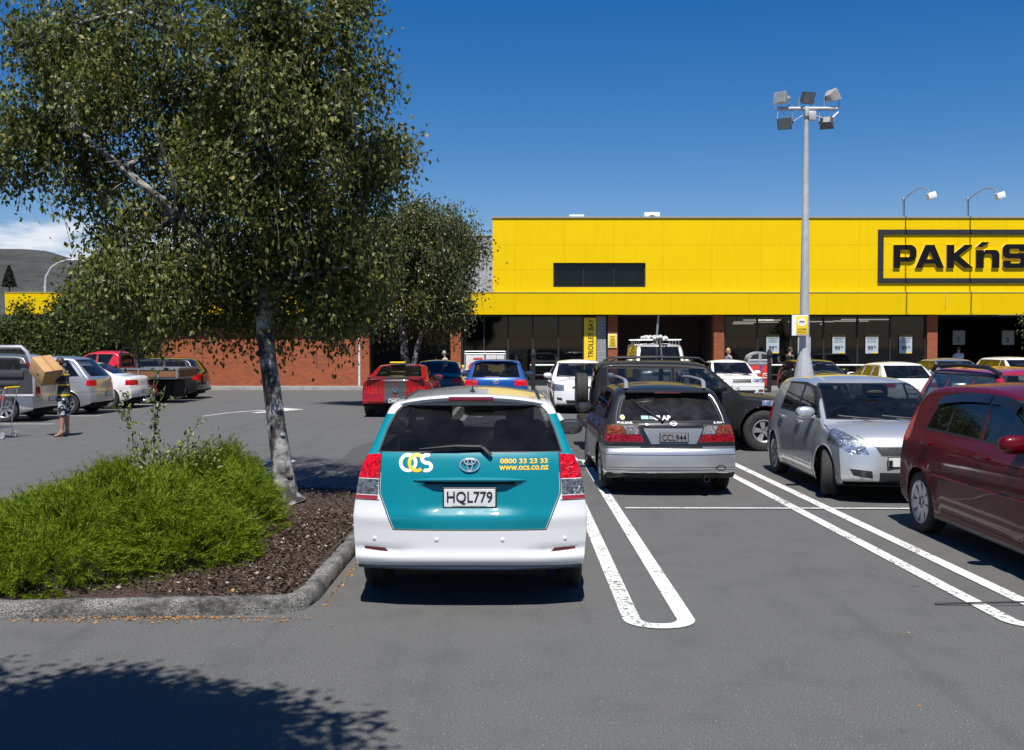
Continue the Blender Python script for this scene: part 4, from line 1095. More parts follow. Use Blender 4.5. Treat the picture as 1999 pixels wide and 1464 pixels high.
for s in (1,): m.rbox((.08, 0, 1.035), (.14, 1.5, .022), .01); m.rbox((.12, .68, 1.01), (.12, .05, .05), .01); m.rbox((.12, -.68, 1.01), (.12, .05, .05), .01)
m.build('spoiler', PLAS, mustang)
m = MB(); m.lathe([(.075, 0), (.075, -.02), (.055, -.024), (.05, -.012), (.001, -.012)], 24, axis='x', mat=Matrix.Translation((.045, 0, .72))); m.build('emblem', M('emblem_blue_steel', (.20, .30, .42), .25, .8), mustang)
m = MB(); m.rbox((1.6, .1, 1.41), (.35, .42, .04), .02); m.build('roof_block', YSIGN, mustang)  # flat yellow block lying on the roof

BLU = paint('paint_blue', (.004, .065, .27), .3, .34, .0, coat=.6, dust=.0)
aur = generic('hatch', 4.25, 1.50, 1.76, BLU, belt=.97, tz=.98, slope=.46, R=.31, N=120, rear_glass=glassmat('rear_glass_far', (.25, .26, .27), .05), rl=(.50, .86, .80, .96), g=[(.2, .95), (.4, .99), (.6, 1.0), (.8, .99), (.97, .94), (1.1, .87), (1.36, .75), (1.5, .68)])
aur['plates'] = []
auris, ab = car('hatchback', 'bright blue hatchback seen from behind, right of the red striped coupe', aur, (-.43, 27.3, 0), AWA, MIDR)
m = MB(); m.tube([(.12, -.1, 1.03), (.13, .3, 1.05)], [.012, .006], 6); m.build('wiper', PLAS, auris)
m = MB(); m.tube([(.9, 0, 1.48), (.75, 0, 1.66)], [.008, .004], 6); m.build('aerial', PLAS, auris)
m = MB(); m.ell((.46, 0, 1.455), (.12, .60, .022)); m.build('spoiler', BLU, auris)
m = MB(); ell_tube(m, (0, .90), .075, .05, .010, ab, 20); ell_tube(m, (0, .92), .04, .02, .009, ab, 16); m.build('emblem', CHROME, auris)

yar = generic('sedan', 4.3, 1.475, 1.69, paint('paint_white_clean', (.80, .80, .80), rough=.3), belt=.95, nose=.86, fl=(.50, .80, .62, .80), grille=(.28, .70, .76), R=.295, N=120, xwb=3.32, xwt=2.55, bow=(.12, .34))
yar['regs'] += both('fog_light', PLAS, 'x', [(.55, .36), (.68, .38), (.70, .45), (.56, .44)], 'f', 3.4)
yar['plates'] = []; yar['mirror_mat'] = WHITEP
yaris, yb = car('sedan', 'clean white small sedan facing the camera, right of the bright blue hatchback', yar, (1.93, 32.35, 0), FRA, MIDR)
flat('sticker', [rect(-.56, -.50, 1.06, 1.14)], LW, yaris, yb, 'front', .005)

wsp = generic('hatch', 4.2, 1.40, 1.66, WHITEP, belt=.90, tz=.88, slope=.72, nwin=3, q=.60, R=.29, rl=(.45, .82, .66, .80), N=100, xwb=3.1, xwt=2.35)
wht, wb_ = car('hatchback', 'older white hatchback with chrome window frames, behind the silver hatchback', wsp, (11.55, 29.6, 0), AWA, MIDR)
m = MB(); m.tube([(.17, .1, .95), (.22, -.35, 1.0)], [.014, .007], 6); m.build('wiper', PLAS, wht)
m = MB()
for P in wsp['side_win']:
    for s in (1, -1): m.tube([(x, s * (wsp['_sy'](x, z) + .004), z) for x, z in P], .011, 5, closed=True)
m.build('window_trim', CHROME, wht)

# --- far double row, nose to the camera
dsp = generic('sedan', 4.4, 1.42, 1.72, paint('paint_midnight', (.010, .014, .022), rough=.25), belt=.90, rear_glass=GLASSD, N=80)
blk, _ = car('sedan', 'dark blue sedan seen from behind beyond the red striped coupe', dsp, (-2.40, 32.2, 0), AWA, MIDR)
lc = generic('hatch', 4.7, 1.98, 1.84, paint('paint_beige_silver', (.36, .36, .34), .4, .4, .1), belt=1.25, nose=1.06, R=.38, xwb=3.55, xwt=3.25, slope=.14, tz=1.26, nwin=3, q=.25, qt=.05, pillar=2.35, N=80, g=[(.3, .97), (.5, 1), (1.0, .99), (1.25, .96), (1.3, .95), (1.8, .87), (2.0, .80)], bow=(.05, .12), fl=(.5, .8, .85, 1.03), grille=(.45, .85, 1.0), rail=None)
lc.pop('rail'); lc['wind'] = [(.72, 1.33), (-.72, 1.33), (-.66, 1.83), (.66, 1.83)]; lc['wipers'] = (3.6, 1.27)
lcr, _ = car('off_roader', 'tall grey off-roader with a loaded roof rack, parked in front of the dark doorway', lc, (5.23, 39.7, 0), FRA, MIDR)
m = MB()
for x in (1.0, 1.7, 2.4, 3.1):
    m.tube([(x, -.82, 2.08), (x, .82, 2.08)], .018, 6)
    for s in (1, -1): m.tube([(x, s * .70, 2.08), (x, s * .72, 1.90)], .014, 6)
for y in (-.8, .8): m.tube([(.9, y, 2.10), (3.2, y, 2.10)], .016, 6)
m.build('roof_rack', ALLOY, lcr)
m = MB()
for k in range(7): m.tube([(1.1 + .05 * k + .08 * j, -.35 + .1 * k + .02 * math.sin(j * 2 + k), 2.14 + .04 * math.sin(k * 2.1) + .03 * math.sin(j + k)) for j in range(26)], [.03] + [.055 + .015 * math.sin(j * 1.3 + k) for j in range(24)] + [.03], 7)
m.build('tied_bundle', M('pale_tarpaulin', (.50, .50, .48), .8, var=.25, vs=9), None, loc=(5.23, 39.7, 0), rot=(0, 0, FRA))
bundle = bpy.data.objects['tied_bundle']; tag(bundle, 'pale grey rolled bundle tied on the roof rack of the tall off-roader', 'bundle')
m = MB(); m.tube([(3.20, .02, 2.1), (3.30, .03, 1.92), (3.57, .04, 1.36), (3.66, .04, 1.26)], .045, 6); m.build('windscreen_strip', BLK, bundle)  # dark strip from the bundle down over the windscreen
gal = generic('sedan', 4.5, 1.385, 1.70, paint('paint_white_old', (.79, .79, .76), rough=.35), belt=.86, nose=.78, fl=(.34, .80, .63, .75), grille=(.32, .63, .75), R=.29, N=100, xwb=3.25, xwt=2.5, bow=(.08, .14), g=[(.2, .95), (.4, .99), (.6, 1), (.8, .98), (.86, .94), (1.2, .78), (1.4, .70)])
gal['regs'] += both('fog_light', M('lamp_brown', (.12, .05, .03), .3), 'x', [(.56, .32), (.74, .32), (.74, .40), (.56, .40)], 'f', 3.6); gal['plates'] = []
gal['mirror_mat'] = WHITEP; gal['front_gaps'] = [((0, .60), (.84, .60)), ((0, .50), (.84, .50)), ((.34, .76), (.8, .76)), ((0, .76), (.34, .76))]
galr, _ = car('sedan', 'older boxy white sedan facing the camera, left of the red post box', gal, (7.72, 38.9, 0), FRA, MIDR)
civ = generic('hatch', 4.2, 1.40, 1.70, paint('paint_black_gloss', (.008, .008, .010), rough=.22), belt=.92, N=80)
civr, _ = car('hatchback', 'black hatchback reflecting yellow, behind the tall lamp pole', civ, (10.85, 39.0, 0), FRA, MIDR)
gr = generic('sedan', 4.4, 1.46, 1.72, paint('paint_grey_blue', (.20, .23, .27), .5, .35), N=70)
grr, _ = car('sedan', 'grey blue sedan, only its roof showing over the red estate car', gr, (14.9, 37.2, 0), FRA, MIDR)
wf = generic('hatch', 4.2, 1.50, 1.70, WHITEP, N=70)
wfr, _ = car('hatchback', 'white hatchback at the right edge behind the grey blue sedan, only its roof showing', wf, (17.25, 37.0, 0), FRA, MIDR)

# --- the row on the left, tails towards the aisle
ssp = generic('hatch', 4.6, 1.60, 1.74, SIL, belt=1.0, tz=1.0, slope=.62, nwin=3, q=.62, qt=.16, R=.31, N=110, rl=(.55, .88, .78, .94), bow=(.2, .2), plates=None)
ssp['side_win'][2] = [(.50, 1.06), (1.10, 1.04), (1.32, 1.44), (.86, 1.46)]
mpv, _ = car('people_carrier', 'silver people carrier behind the person holding the box', ssp, (-11.20, 28.5, 0), LEF, FARR)
crs = generic('hatch', 4.55, 1.68, 1.78, paint('paint_silver_pale', (.56, .565, .57), .6, .35, .1), belt=1.08, tz=1.1, slope=.34, nwin=3, q=.38, R=.335, N=110, bow=(.12, .2))
crs['regs'] += [('tail_light', REDL, 'y', [(.04, 1.20), (.22, 1.20), (.36, 1.46), (.24, 1.50)], 1, None)]
crv, _ = car('people_carrier', 'tall pale silver car with its tail door swung open, at the left edge', crs, (-11.60, 25.9, 0), LEF, FARR)
m = MB(); IN = M('door_lining', (.035, .035, .037), .7, var=.2)   # the open tail door, folded right back along the side, lining outwards
fr = [(0, .66), (.02, 1.35), (.20, 1.80), (.30, 1.86), (1.40, 1.86), (1.40, .66)]; hole = [(.18, 1.33), (.32, 1.68), (.40, 1.75), (1.28, 1.75), (1.28, 1.33)]
o_ = [(0.0, .66), (.0, 1.30), (.17, 1.72), (.30, 1.84), (1.30, 1.84), (1.38, 1.74), (1.38, .66)]
m.tube([(x + .02, .95, z) for x, z in o_], .05, 8, closed=True, m=1)
m.box(.02, 1.38, .915, .985, .68, 1.30); m.rbox((.7, 1.0, 1.18), (.9, .05, .16), .02, 0); m.rbox((.62, 1.0, .95), (.5, .03, .10), .015, 0); m.rbox((1.15, 1.0, 1.0), (.12, .04, .06), .015, 0)
dr = m.build('tail_door', [IN, crs['paint']], crv)
m = MB(); m.add([(.04, .95, 1.31), (.20, .95, 1.70), (.31, .95, 1.80), (1.30, .95, 1.80), (1.35, .95, 1.72), (1.35, .95, 1.31)], [(0, 1, 2, 3, 4, 5)]); m.build('window', GLASS, dr)
wsd = generic('sedan', 4.5, 1.40, 1.72, paint('paint_pearl', (.70, .70, .69), rough=.3), deck=.98, belt=.92, N=100, rl=(.42, .85, .70, .86))
wsd['regs'] += [('tail_light', REDL, 'y', [(.02, .71), (.30, .71), (.24, .84), (.04, .85)], 1, None)]
wsr, _ = car('sedan', 'white sedan tail beside the silver people carrier, in front of the pickup', wsd, (-11.15, 31.15, 0), LEF, FARR)
bsp = generic('hatch', 4.5, 1.46, 1.74, paint('paint_black_deep', (.008, .008, .009), rough=.22), belt=.93, tz=.95, slope=.42, nwin=3, q=.40, N=110, glass=GLASSD)
bsp['regs'] += [('tail_light', REDL, 'y', [(.02, .80), (.30, .80), (.26, .89), (.03, .90)], 1, None)]
bsr, _ = car('estate_car', 'black estate car nearest the brick wall, beyond the pickup tray', bsp, (-10.85, 36.55, 0), LEF, FARR)
# pickup: a car shell cut down to a cab, with a dropside tray
ute = generic('hatch', 4.9, 1.72, 1.70, paint('paint_pickup_red', (.52, .006, .012), rough=.3, dust=.03), belt=1.08, nose=.95, R=.34, tz=1.08, slope=2.10, xwb=3.75, xwt=3.1, q=2.42, qt=.1, nwin=2, pillar=2.70, wheels=(1.1, 4.0), N=90)
ute['prof'][:12] = [(1.98, .45), (1.96, .5), (1.95, .6), (1.95, 1.0), (1.97, 1.3), (2.0, 1.6), (2.08, 1.69), (2.3, 1.715), (2.8, 1.72)]
ute['plan'] = [(1.9, .97), (4.1, 1), (4.9, .92)]; ute['bottom'] = [(1.9, .42), (4.9, .35)]; ute['bow'] = (0, .15); ute['rw_lim'] = 2.3; ute['rear_win'] = [(.6, 1.2), (-.6, 1.2), (-.58, 1.58), (.58, 1.58)]
ute['regs'] = ute['regs'][:4]; ute['rear_gaps'] = []; ute['plates'] = []; ute['side_gaps'] = [((2.35, .5), (2.35, 1.1)), ((3.5, .5), (3.5, 1.1))]; ute['handles'] = [(2.6, .98)]; ute['_roofz'] = None; ute.pop('_roofz')
utr, _ = car('pickup_truck', 'red pickup truck with a wood sided tray, beyond the white sedan', ute, (-10.75, 33.95, 0), LEF, FARR)
for o in list(utr.children):
    if o.name.startswith('cabin'):
        bpy.data.objects.remove(o)
m = MB(); m.box(0.05, 1.85, -.92, .92, .80, .86, 1)
m.box(0, 1.9, .90, .945, .86, 1.10, 2); m.box(0, 1.9, -.945, -.90, .86, 1.10, 2); m.box(-.04, 0, -.945, .945, .86, 1.10, 2)
m.box(-.045, 1.9, .946, .965, 1.09, 1.16, 1); m.box(-.045, 1.9, -.965, -.946, 1.09, 1.16, 1); m.box(-.06, -.041, -.965, .965, 1.09, 1.16, 1)
for x in (.02, .62, 1.25, 1.86): m.box(x - .03, x + .03, .966, .985, .84, 1.16, 1)
tr = m.build('tray', [GAP, M('tray_alloy', (.34, .35, .36), .4, .6), M('tray_timber', (.22, .085, .035), .7, var=.25, vs=4)], utr)
m = MB()
for y in (-.8, .8): m.tube([(1.88, y, 1.1), (1.88, y, 1.62), (1.80, y, 1.80)], .025, 6)
m.tube([(1.88, -.8, 1.62), (1.88, .8, 1.62)], .025, 6); m.tube([(1.80, -.8, 1.8), (1.80, .8, 1.8)], .025, 6); m.build('headboard', BLK, utr)
m = MB(); m.box(.3, 2.1, -.35, .35, .45, .79); m.build('chassis', GAP, utr)
# ------------------------------------------------------------------ ground and markings
g = MB(); g.add([(-4000, -600, 0), (4000, -600, 0), (4000, 6000, 0), (-4000, 6000, 0)], [(0, 1, 2, 3)])
tag(g.build('ground', ASPH, fix=False), kind='structure')
g = MB(); g.add([(-2.75, 15.7, .004), (-1.2, 15.4, .004), (2.5, 15.5, .004), (2.5, 24.5, .004), (-1.9, 24.3, .004), (-2.9, 19.0, .004)], [(0, 1, 2, 3, 4, 5)])
tag(g.build('ground_patch', ASPH2, fix=False), kind='structure')
def marking(name, polys, z=.008):
    m = MB()
    for P in polys: m.add([(p[0], p[1], z) for p in P], [tuple(range(len(P)))])
    return tag(m.build(name, LINE, fix=False), kind='structure')
def hairpin(xc, ya, yb, dx=0., w=.122, hw=.185, r=.232):
    """double stall line with rounded ends, centre x at ya and xc+dx at yb"""
    def cx(y): return xc + dx * (y - ya) / (yb - ya)
    out, inn = [], []
    for k in range(9):
        a = math.pi + math.pi / 2 * k / 8
        out.append((cx(ya) - hw - w / 2 + r * (1 + math.cos(a)), ya + r * (1 + math.sin(a)))); inn.append((cx(ya) - hw + w / 2 + (r - w) * (1 + math.cos(a)) * 1.0, ya + w + (r - w) * (1 + math.sin(a))))
    lo = out + [(2 * cx(ya) - p[0], p[1]) for p in out[::-1]]; li = inn + [(2 * cx(ya) - p[0], p[1]) for p in inn[::-1]]
    ho = [(p[0] + dx, ya + yb - p[1]) for p in lo[::-1]]; hi = [(p[0] + dx, ya + yb - p[1]) for p in li[::-1]]
    O, I = lo + ho, li + hi; n = len(O)
    return [(O[i], O[(i + 1) % n], I[(i + 1) % n], I[i]) for i in range(n)]
S = []
S += hairpin(1.0, 6.72, 16.8, .0); S += hairpin(3.56, 6.72, 16.8, -.25)
for k in range(2, 7): S += hairpin(1.0 + 2.55 * k, 6.72, 16.8, -.15)
S += hairpin(-3.75, 13.0, 16.8)
for k in range(-1, 8): S += hairpin(1.12 + 2.5 * k - .05, 25.4, 36.4)
marking('stall_lines', S)
marking('centre_line', [[(1.30, 11.70), (14, 11.55), (14, 11.62), (1.30, 11.77)], [(-1.3, 11.70), (.7, 11.70), (.7, 11.77), (-1.3, 11.77)]], .012)
S = []
for y in (24.4, 27.2, 29.8, 32.45, 35.1, 37.8): S.append([(-17, y - .05), (-10.95, y - .02), (-10.9, y + .03), (-10.95, y + .08), (-17, y + .05)])
marking('side_stall_lines', S)
A = [(-8.2, 27.15), (-7.85, 28.6), (-7.3, 29.5), (-6.6, 29.9)]
S = [[(A[i][0] - .02, A[i][1] + .10), (A[i][0] + .02, A[i][1] - .10), (A[i + 1][0] + .02, A[i + 1][1] - .10), (A[i + 1][0] - .02, A[i + 1][1] + .10)] for i in range(3)]
S += [[(-7.25, 28.5), (-7.05, 28.4), (-6.1, 30.05), (-6.75, 30.0)], [(-7.3, 30.9), (-7.1, 31.0), (-6.1, 30.05), (-6.75, 30.0)]]
marking('arrow_marking', S)
# hills
hx = np.linspace(-1500, 700, 150); hy = np.linspace(700, 2300, 60)
key = [(-2200, 150), (-1100, 150), (-748, 142), (-690, 139), (-636, 124), (-560, 116), (-480, 110), (-300, 100), (0, 85), (700, 50)]
V = []
nzr = rng.normal(size=(10, 4))
for j, y in enumerate(hy):
    for x in hx:
        u = x * 1500 / max(y, 1)
        h = pchip(key, u) * (y / 1500) * (math.exp(-((y - 1500) / 420) ** 2) if y < 1500 else 1.0)
        for (a, b, c, d) in nzr: h += 2.6 * math.sin(x * .012 * (1 + abs(a) * 2) + c * 6) * math.sin(y * .012 * (1 + abs(b)) + d * 5) * min(1, (y - 700) / 500) * (y < 1460 or 0.35)
        V.append((x, y, max(h, -3)))
F = [(j * 150 + i, j * 150 + i + 1, (j + 1) * 150 + i + 1, (j + 1) * 150 + i) for j in range(59) for i in range(149)]
hm, t = newmat('hill_scrub'); v = t.coord()
c_ = t.mix(t.rng(t.noise(v, .012, 6, .6), .42, .6), (.030, .033, .028), (.055, .057, .050)); c_ = t.mix(t.rng(t.noise(v, .06, 6, .65), .52, .66), c_, (.018, .023, .018))
t.set(t.b.inputs['Base Color'], c_); t.b.inputs['Roughness'].default_value = .95; t.bump(t.noise(v, .15, 4), 1, 6)
tag(mesh_np('hills', V, F, hm, smooth=True), kind='structure')

# ------------------------------------------------------------------ planted island
def kerb_path(): return [(-9.0, 7.55), (-6.2, 7.02), (-4.6, 6.93), (-3.4, 6.97), (-1.75, 7.09), (-1.62, 7.11), (-1.52, 7.16), (-1.46, 7.26), (-1.42, 7.5), (-1.40, 9.2), (-1.40, 12.4), (-1.5, 12.7), (-1.8, 12.85), (-3.9, 12.9), (-4.3, 12.6), (-4.5, 9.9), (-4.9, 9.35), (-9, 9.3)]
path = []
kp = kerb_path()
for a, b in zip(kp[:-1], kp[1:]):
    n = max(1, int(math.dist(a, b) / .05))
    for k in range(n): path.append((a[0] + (b[0] - a[0]) * k / n, a[1] + (b[1] - a[1]) * k / n))
path.append(kp[-1])
V = []; prof = [(0, -.01), (0, .03), (.006, .075), (.018, .098), (.030, .110), (.06, .112), (.09, .112), (.118, .108), (.13, .08), (.13, .0)]
for i, p in enumerate(path):
    a, b = path[max(i - 1, 0)], path[min(i + 1, len(path) - 1)]
    d = Vector((b[0] - a[0], b[1] - a[1])).normalized(); nrm = Vector((-d.y, d.x))
    for (o, z) in prof:
        j = random.uniform(-.006, .006) * (1 if z > .05 else .5)
        V.append((p[0] + nrm.x * (o + j), p[1] + nrm.y * (o + j), z + random.uniform(-.005, .005) * (z > .05)))
n = len(prof)
F = [(i * n + j, (i + 1) * n + j, (i + 1) * n + j + 1, i * n + j + 1) for i in range(len(path) - 1) for j in range(n - 1)]
tag(mesh_np('kerb', V, F, KERB, smooth=True), kind='structure')
mm, t = newmat('mulch_soil'); v = t.coord()
vo = t.voro(v, 38, out='Color'); s_ = t.new('ShaderNodeSeparateColor'); t.l.new(vo, s_.inputs[0])
t.set(t.b.inputs['Base Color'], t.mix(s_.outputs[0], (.014, .010, .008), (.06, .032, .02))); t.b.inputs['Roughness'].default_value = .9; t.bump(s_.outputs[1], 1, .03)
nx_, ny_ = 120, 90
V = []; F = []
for j in range(ny_):
    for i in range(nx_):
        x = -9 + 7.46 * i / (nx_ - 1); y0_ = float(np.interp(x, [-9, -6.2, -4.6, -3.4, -1.75, -1.5], [7.55, 7.02, 6.93, 6.97, 7.09, 7.12])) + .11; y = y0_ + (12.8 - y0_) * j / (ny_ - 1)
        V.append((x if y < 9.2 else max(x, -4.42), y, .075 + .03 * math.sin(x * 3) * math.sin(y * 2.3) + random.uniform(-.01, .01)))
F = [(j * nx_ + i, j * nx_ + i + 1, (j + 1) * nx_ + i + 1, (j + 1) * nx_ + i) for j in range(ny_ - 1) for i in range(nx_ - 1)]
tag(mesh_np('soil', V, F, mm), kind='structure')
def scatter_quads(name, P, size, mat, flat_=.6, aspect=(.4, 1), label=None, kind='stuff', thick=False):
    n = len(P); P = np.asarray(P)
    a = rng.normal(size=(n, 3)) * [1, 1, 1 - flat_]; a /= np.linalg.norm(a, axis=1)[:, None]
    b = rng.normal(size=(n, 3)) * [1, 1, 1 - flat_]; b -= a * (a * b).sum(1)[:, None]; b /= np.linalg.norm(b, axis=1)[:, None]
    l = rng.uniform(size[0], size[1], n)[:, None] / 2; w = l * rng.uniform(aspect[0], aspect[1], n)[:, None]
    V = np.stack([P - a * l - b * w * .6, P + a * l * .7 - b * w, P + a * l + b * w * .5, P - a * l * .8 + b * w], 1).reshape(-1, 3)
    F = np.arange(4 * n).reshape(n, 4)
    o = mesh_np(name, V, F, mat)
    return tag(o, label, kind=kind)
def in_island(x, y): return -9 < x < -1.58 and y > 7.25 and y < 12.7
P = []
while len(P) < 19000:
    x, y = random.uniform(-4.6, -1.56), random.uniform(7.2, 12.7)
    if random.random() < .45: x = -1.56 - abs(random.gauss(0, .6)); y = random.uniform(7.2, 11)
    if in_island(x, y): P.append((x, y, .085 + .03 * math.sin(x * 3) * math.sin(y * 2.3) + random.uniform(0, .03)))
scatter_quads('bark_mulch', P, (.010, .036), leafmat('mulch_chips', (.026, .018, .014), (.105, .068, .050), (.36, .32, .28), 0, .8, .2), .55, (.3, .8), 'brown bark mulch spread over the planted island')
P = [(random.gauss(-2.35, .45), 7.02 - abs(random.gauss(0, .035)), .008) for _ in range(320)] + [(-1.36 + abs(random.gauss(0, .03)), random.uniform(7.3, 9.5), .008) for _ in range(120)] + [(random.uniform(-3.8, -1.5), 6.95 - abs(random.gauss(0, .04)), .008) for _ in range(140)]
P += [(random.uniform(-3, 8), random.uniform(3, 14), .008) for _ in range(26)]
scatter_quads('leaf_litter', P, (.008, .026), leafmat('litter', (.22, .10, .03), (.38, .20, .06), (.5, .3, .1), 0, .8, .2), .8, (.3, .9), 'small orange seeds and leaf bits along the foot of the kerb')
P = []
m = MB(); m.tube([(3.05, 7.35, .012), (3.6, 7.32, .03), (4.1, 7.42, .02), (4.6, 7.40, .03)], [.008, .007, .006, .003], 6); m.tube([(3.75, 7.35, .02), (4.1, 7.18, .02)], [.005, .002], 5)
m.tube([(3.9, 7.38, .02), (4.2, 7.6, .05)], [.004, .002], 5)
tag(m.build('twig', BLK), 'thin dark forked twig lying across the painted lines', 'twig')
m = MB(); 
V = [(-2.035 + .028 * math.cos(a) * (1 + .3 * math.sin(3 * a)), 7.36 + .022 * math.sin(a), .105 + .012 * math.sin(2 * a)) for a in np.linspace(0, 2 * math.pi, 14)[:-1]]
m.add(V, [tuple(range(13))]); tag(m.build('fallen_leaf', leafmat('leaf_orange', (.5, .27, .05), (.55, .3, .06), (.5, .3, .1), .2)), 'curled orange leaf lying on the mulch at the edge of the juniper', 'leaf')

# ------------------------------------------------------------------ foliage builders
def leaves(P, D, size, fold=.25, asp=.62):
    """P centres, D preferred axis; folded four-sided leaves -> V, F"""
    n = len(P); u = D + rng.normal(size=(n, 3)) * .75; u /= np.linalg.norm(u, axis=1)[:, None]
    w = rng.normal(size=(n, 3)); w -= u * (u * w).sum(1)[:, None]; w /= np.linalg.norm(w, axis=1)[:, None]
    nn = np.cross(u, w); l = rng.uniform(size[0], size[1], n)[:, None]; h = l * asp / 2
    V = np.stack([P - u * l * .5, P - u * l * .08 + w * h + nn * h * fold, P + u * l * .5, P - u * l * .08 - w * h + nn * h * fold], 1).reshape(-1, 3)
    b = np.arange(n)[:, None] * 4
    F = np.concatenate([b + [0, 1, 2], b + [0, 2, 3]], 0)
    return V, F
def tree(name, label, cat, trunk, limbs, blobs, ntw, nl, size, mat, bark=None, twl=(.3, .8), group=None, droop=1.0, twigs=True, r0=.17, loc=None, twr=.004, shell_=.45, limb_r=.05, clump=.17):
    base = trunk[0][:3]; root = thing(name, label, cat, base, 0, group)
    B = Vector(base)
    m = MB(); tr = [Vector(p[:3]) - B for p in trunk]; m.tube(tr, [p[3] for p in trunk], 14); to = m.build('trunk', bark or BARK, root)
    m = MB()
    for lb in limbs: m.tube([Vector(p[:3]) - B for p in lb], [p[3] for p in lb], 8)
    C_, TW = [], MB(); PP = []; DD = []
    wts = np.array([b[6] for b in blobs]); wts = wts / wts.sum()
    cnt = (wts * ntw).astype(int)
    anchors = [Vector(p[:3]) for lb in limbs for p in lb[1:]] + [Vector(p[:3]) for p in trunk[len(trunk) // 2:]]
    for b, k in zip(blobs, cnt):
        c = Vector(b[:3]); rr_ = Vector(b[3:6])
        near = min(anchors, key=lambda a: (a - c).length)
        mid = (near + c) / 2 + Vector((0, 0, .15))
        if limb_r: m.tube([near - B, mid - B, c - B], [limb_r, limb_r * .7, limb_r * .4], 6)
        subs = []
        for _ in range(9):
            d = Vector(rng.normal(size=3)); d.normalize(); e = c + Vector((d.x * rr_.x, d.y * rr_.y, d.z * rr_.z)) * .85
            subs.append(e)
            if limb_r: m.tube([c - B, (c + e) / 2 + Vector((0, 0, .08)) - B, e - B], [limb_r * .4, limb_r * .22, limb_r * .08], 5)
        ncl = max(6, k // 20); cl = rng.normal(size=(ncl, 3)); cl /= np.linalg.norm(cl, axis=1)[:, None]; cl *= (rng.random(ncl) ** shell_)[:, None]
        for _ in range(k):
            q_ = cl[rng.integers(ncl)]; d = q_ / max(np.linalg.norm(q_), .1)
            p = np.array(c) + q_ * np.array(rr_) + rng.normal(size=3) * clump
            L = rng.uniform(*twl); out = d * np.array([1, 1, .3]); q0 = out * .5 + np.array([0, 0, .25]); pts = []
            ph = rng.uniform(0, 6)
            for s in range(5):
                t = s / 4; pts.append(p + q0 * L * t * .6 + np.array([.03 * math.sin(ph + 3 * t), .03 * math.cos(ph + 2.5 * t), -droop * L * t * t]))
            if twigs: TW.tube([Vector(x) - B for x in pts], [twr, twr * .4][:1] * 5, 3, cap=False)
            k2 = nl
            ts = rng.random(k2); idx = ts * 4; i0 = np.minimum(idx.astype(int), 3); f = (idx - i0)[:, None]
            A_ = np.array(pts)
            q = A_[i0] * (1 - f) + A_[i0 + 1] * f + rng.normal(size=(k2, 3)) * size[1] * 1.15
            PP.append(q); DD.append(np.tile([0, 0, -1.0 * droop], (k2, 1)) + d * .3)
    m.build('branches', bark or BARK, root)
    if twigs: TW.build('twigs', BARKD, root, fix=False)
    P = np.concatenate(PP) - np.array(base); D = np.concatenate(DD)
    V, F = leaves(P, D, size)
    mesh_np('crown', V, F, mat, root)
    return root
LEAF = leafmat('birch_leaf', (.044, .058, .012), (.132, .152, .032), (.30, .24, .04), .28, .5, .38)
LEAF2 = leafmat('birch_leaf_far', (.036, .048, .012), (.105, .120, .030), (.26, .20, .04), .22, .42, .5)
DLEAF = leafmat('dark_leaf', (.014, .024, .006), (.050, .068, .016), (.10, .12, .03), .15, .6, .15)
def W(px, py, Y):    # a point seen at photo pixel (px, py), Y metres out
    v = Vector(((px - 999.5) / 2004, 1, -(py - 732) / 2004)); a = rad(-1.63)
    v = Vector((v.x, v.y * math.cos(a) - v.z * math.sin(a), v.y * math.sin(a) + v.z * math.cos(a)))
    s = Y / v.y
    return Vector((v.x * s, Y, 1.87 + v.z * s))
def T(px, py, Y, r): p = W(px, py, Y); return (p.x, p.y, p.z, r)
Y0 = 11.9
bs = [(300, 600, 120, 40, .8), (325, 175, 110, 130, 2.0), (400, 130, 380, 230, 6.5), (120, 130, 150, 135, 3.0), (90, 300, 105, 125, 2.4), (605, 130, 145, 190, 3.6), (695, 305, 105, 105, 2.1), (560, 410, 200, 150, 4.2), (320, 330, 170, 115, 2.6), (250, 470, 95, 85, 1.0),
      (340, 520, 165, 80, 2.2), (560, 535, 150, 95, 2.6), (430, 598, 150, 36, 1.0), (670, 480, 120, 120, 2.2), (420, -130, 360, 180, 3.5), (500, 150, 120, 190, 2.6), (540, 330, 110, 120, 1.4), (225, 545, 65, 50, .5), (640, 580, 90, 50, .9), (170, 40, 120, 70, 1.0)]
blobs = []
for (px, py, rx, ry, w) in bs:
    yy = Y0 + random.uniform(-.5, .5)
    if (px, py) in ((500, 150), (540, 330), (605, 130)): yy = Y0 - .75
    c = W(px, py, yy); k = yy / 2004
    blobs.append((c.x, c.y, c.z, rx * k, min(1.9, max(.7, rx * k * .9)), ry * k, w))
trunk = [(-2.60, Y0, 0.03, .21), T(558, 965, Y0, .145), T(551, 910, Y0, .118), T(541, 840, Y0, .105), T(531, 760, Y0, .100), T(523, 700, Y0, .095), T(518, 650, Y0, .100), T(515, 600, Y0, .10), T(513, 500, Y0, .095), T(515, 380, Y0, .075), T(508, 230, Y0 + .1, .055), T(522, 60, Y0 + .1, .04), T(512, -150, Y0, .02)]
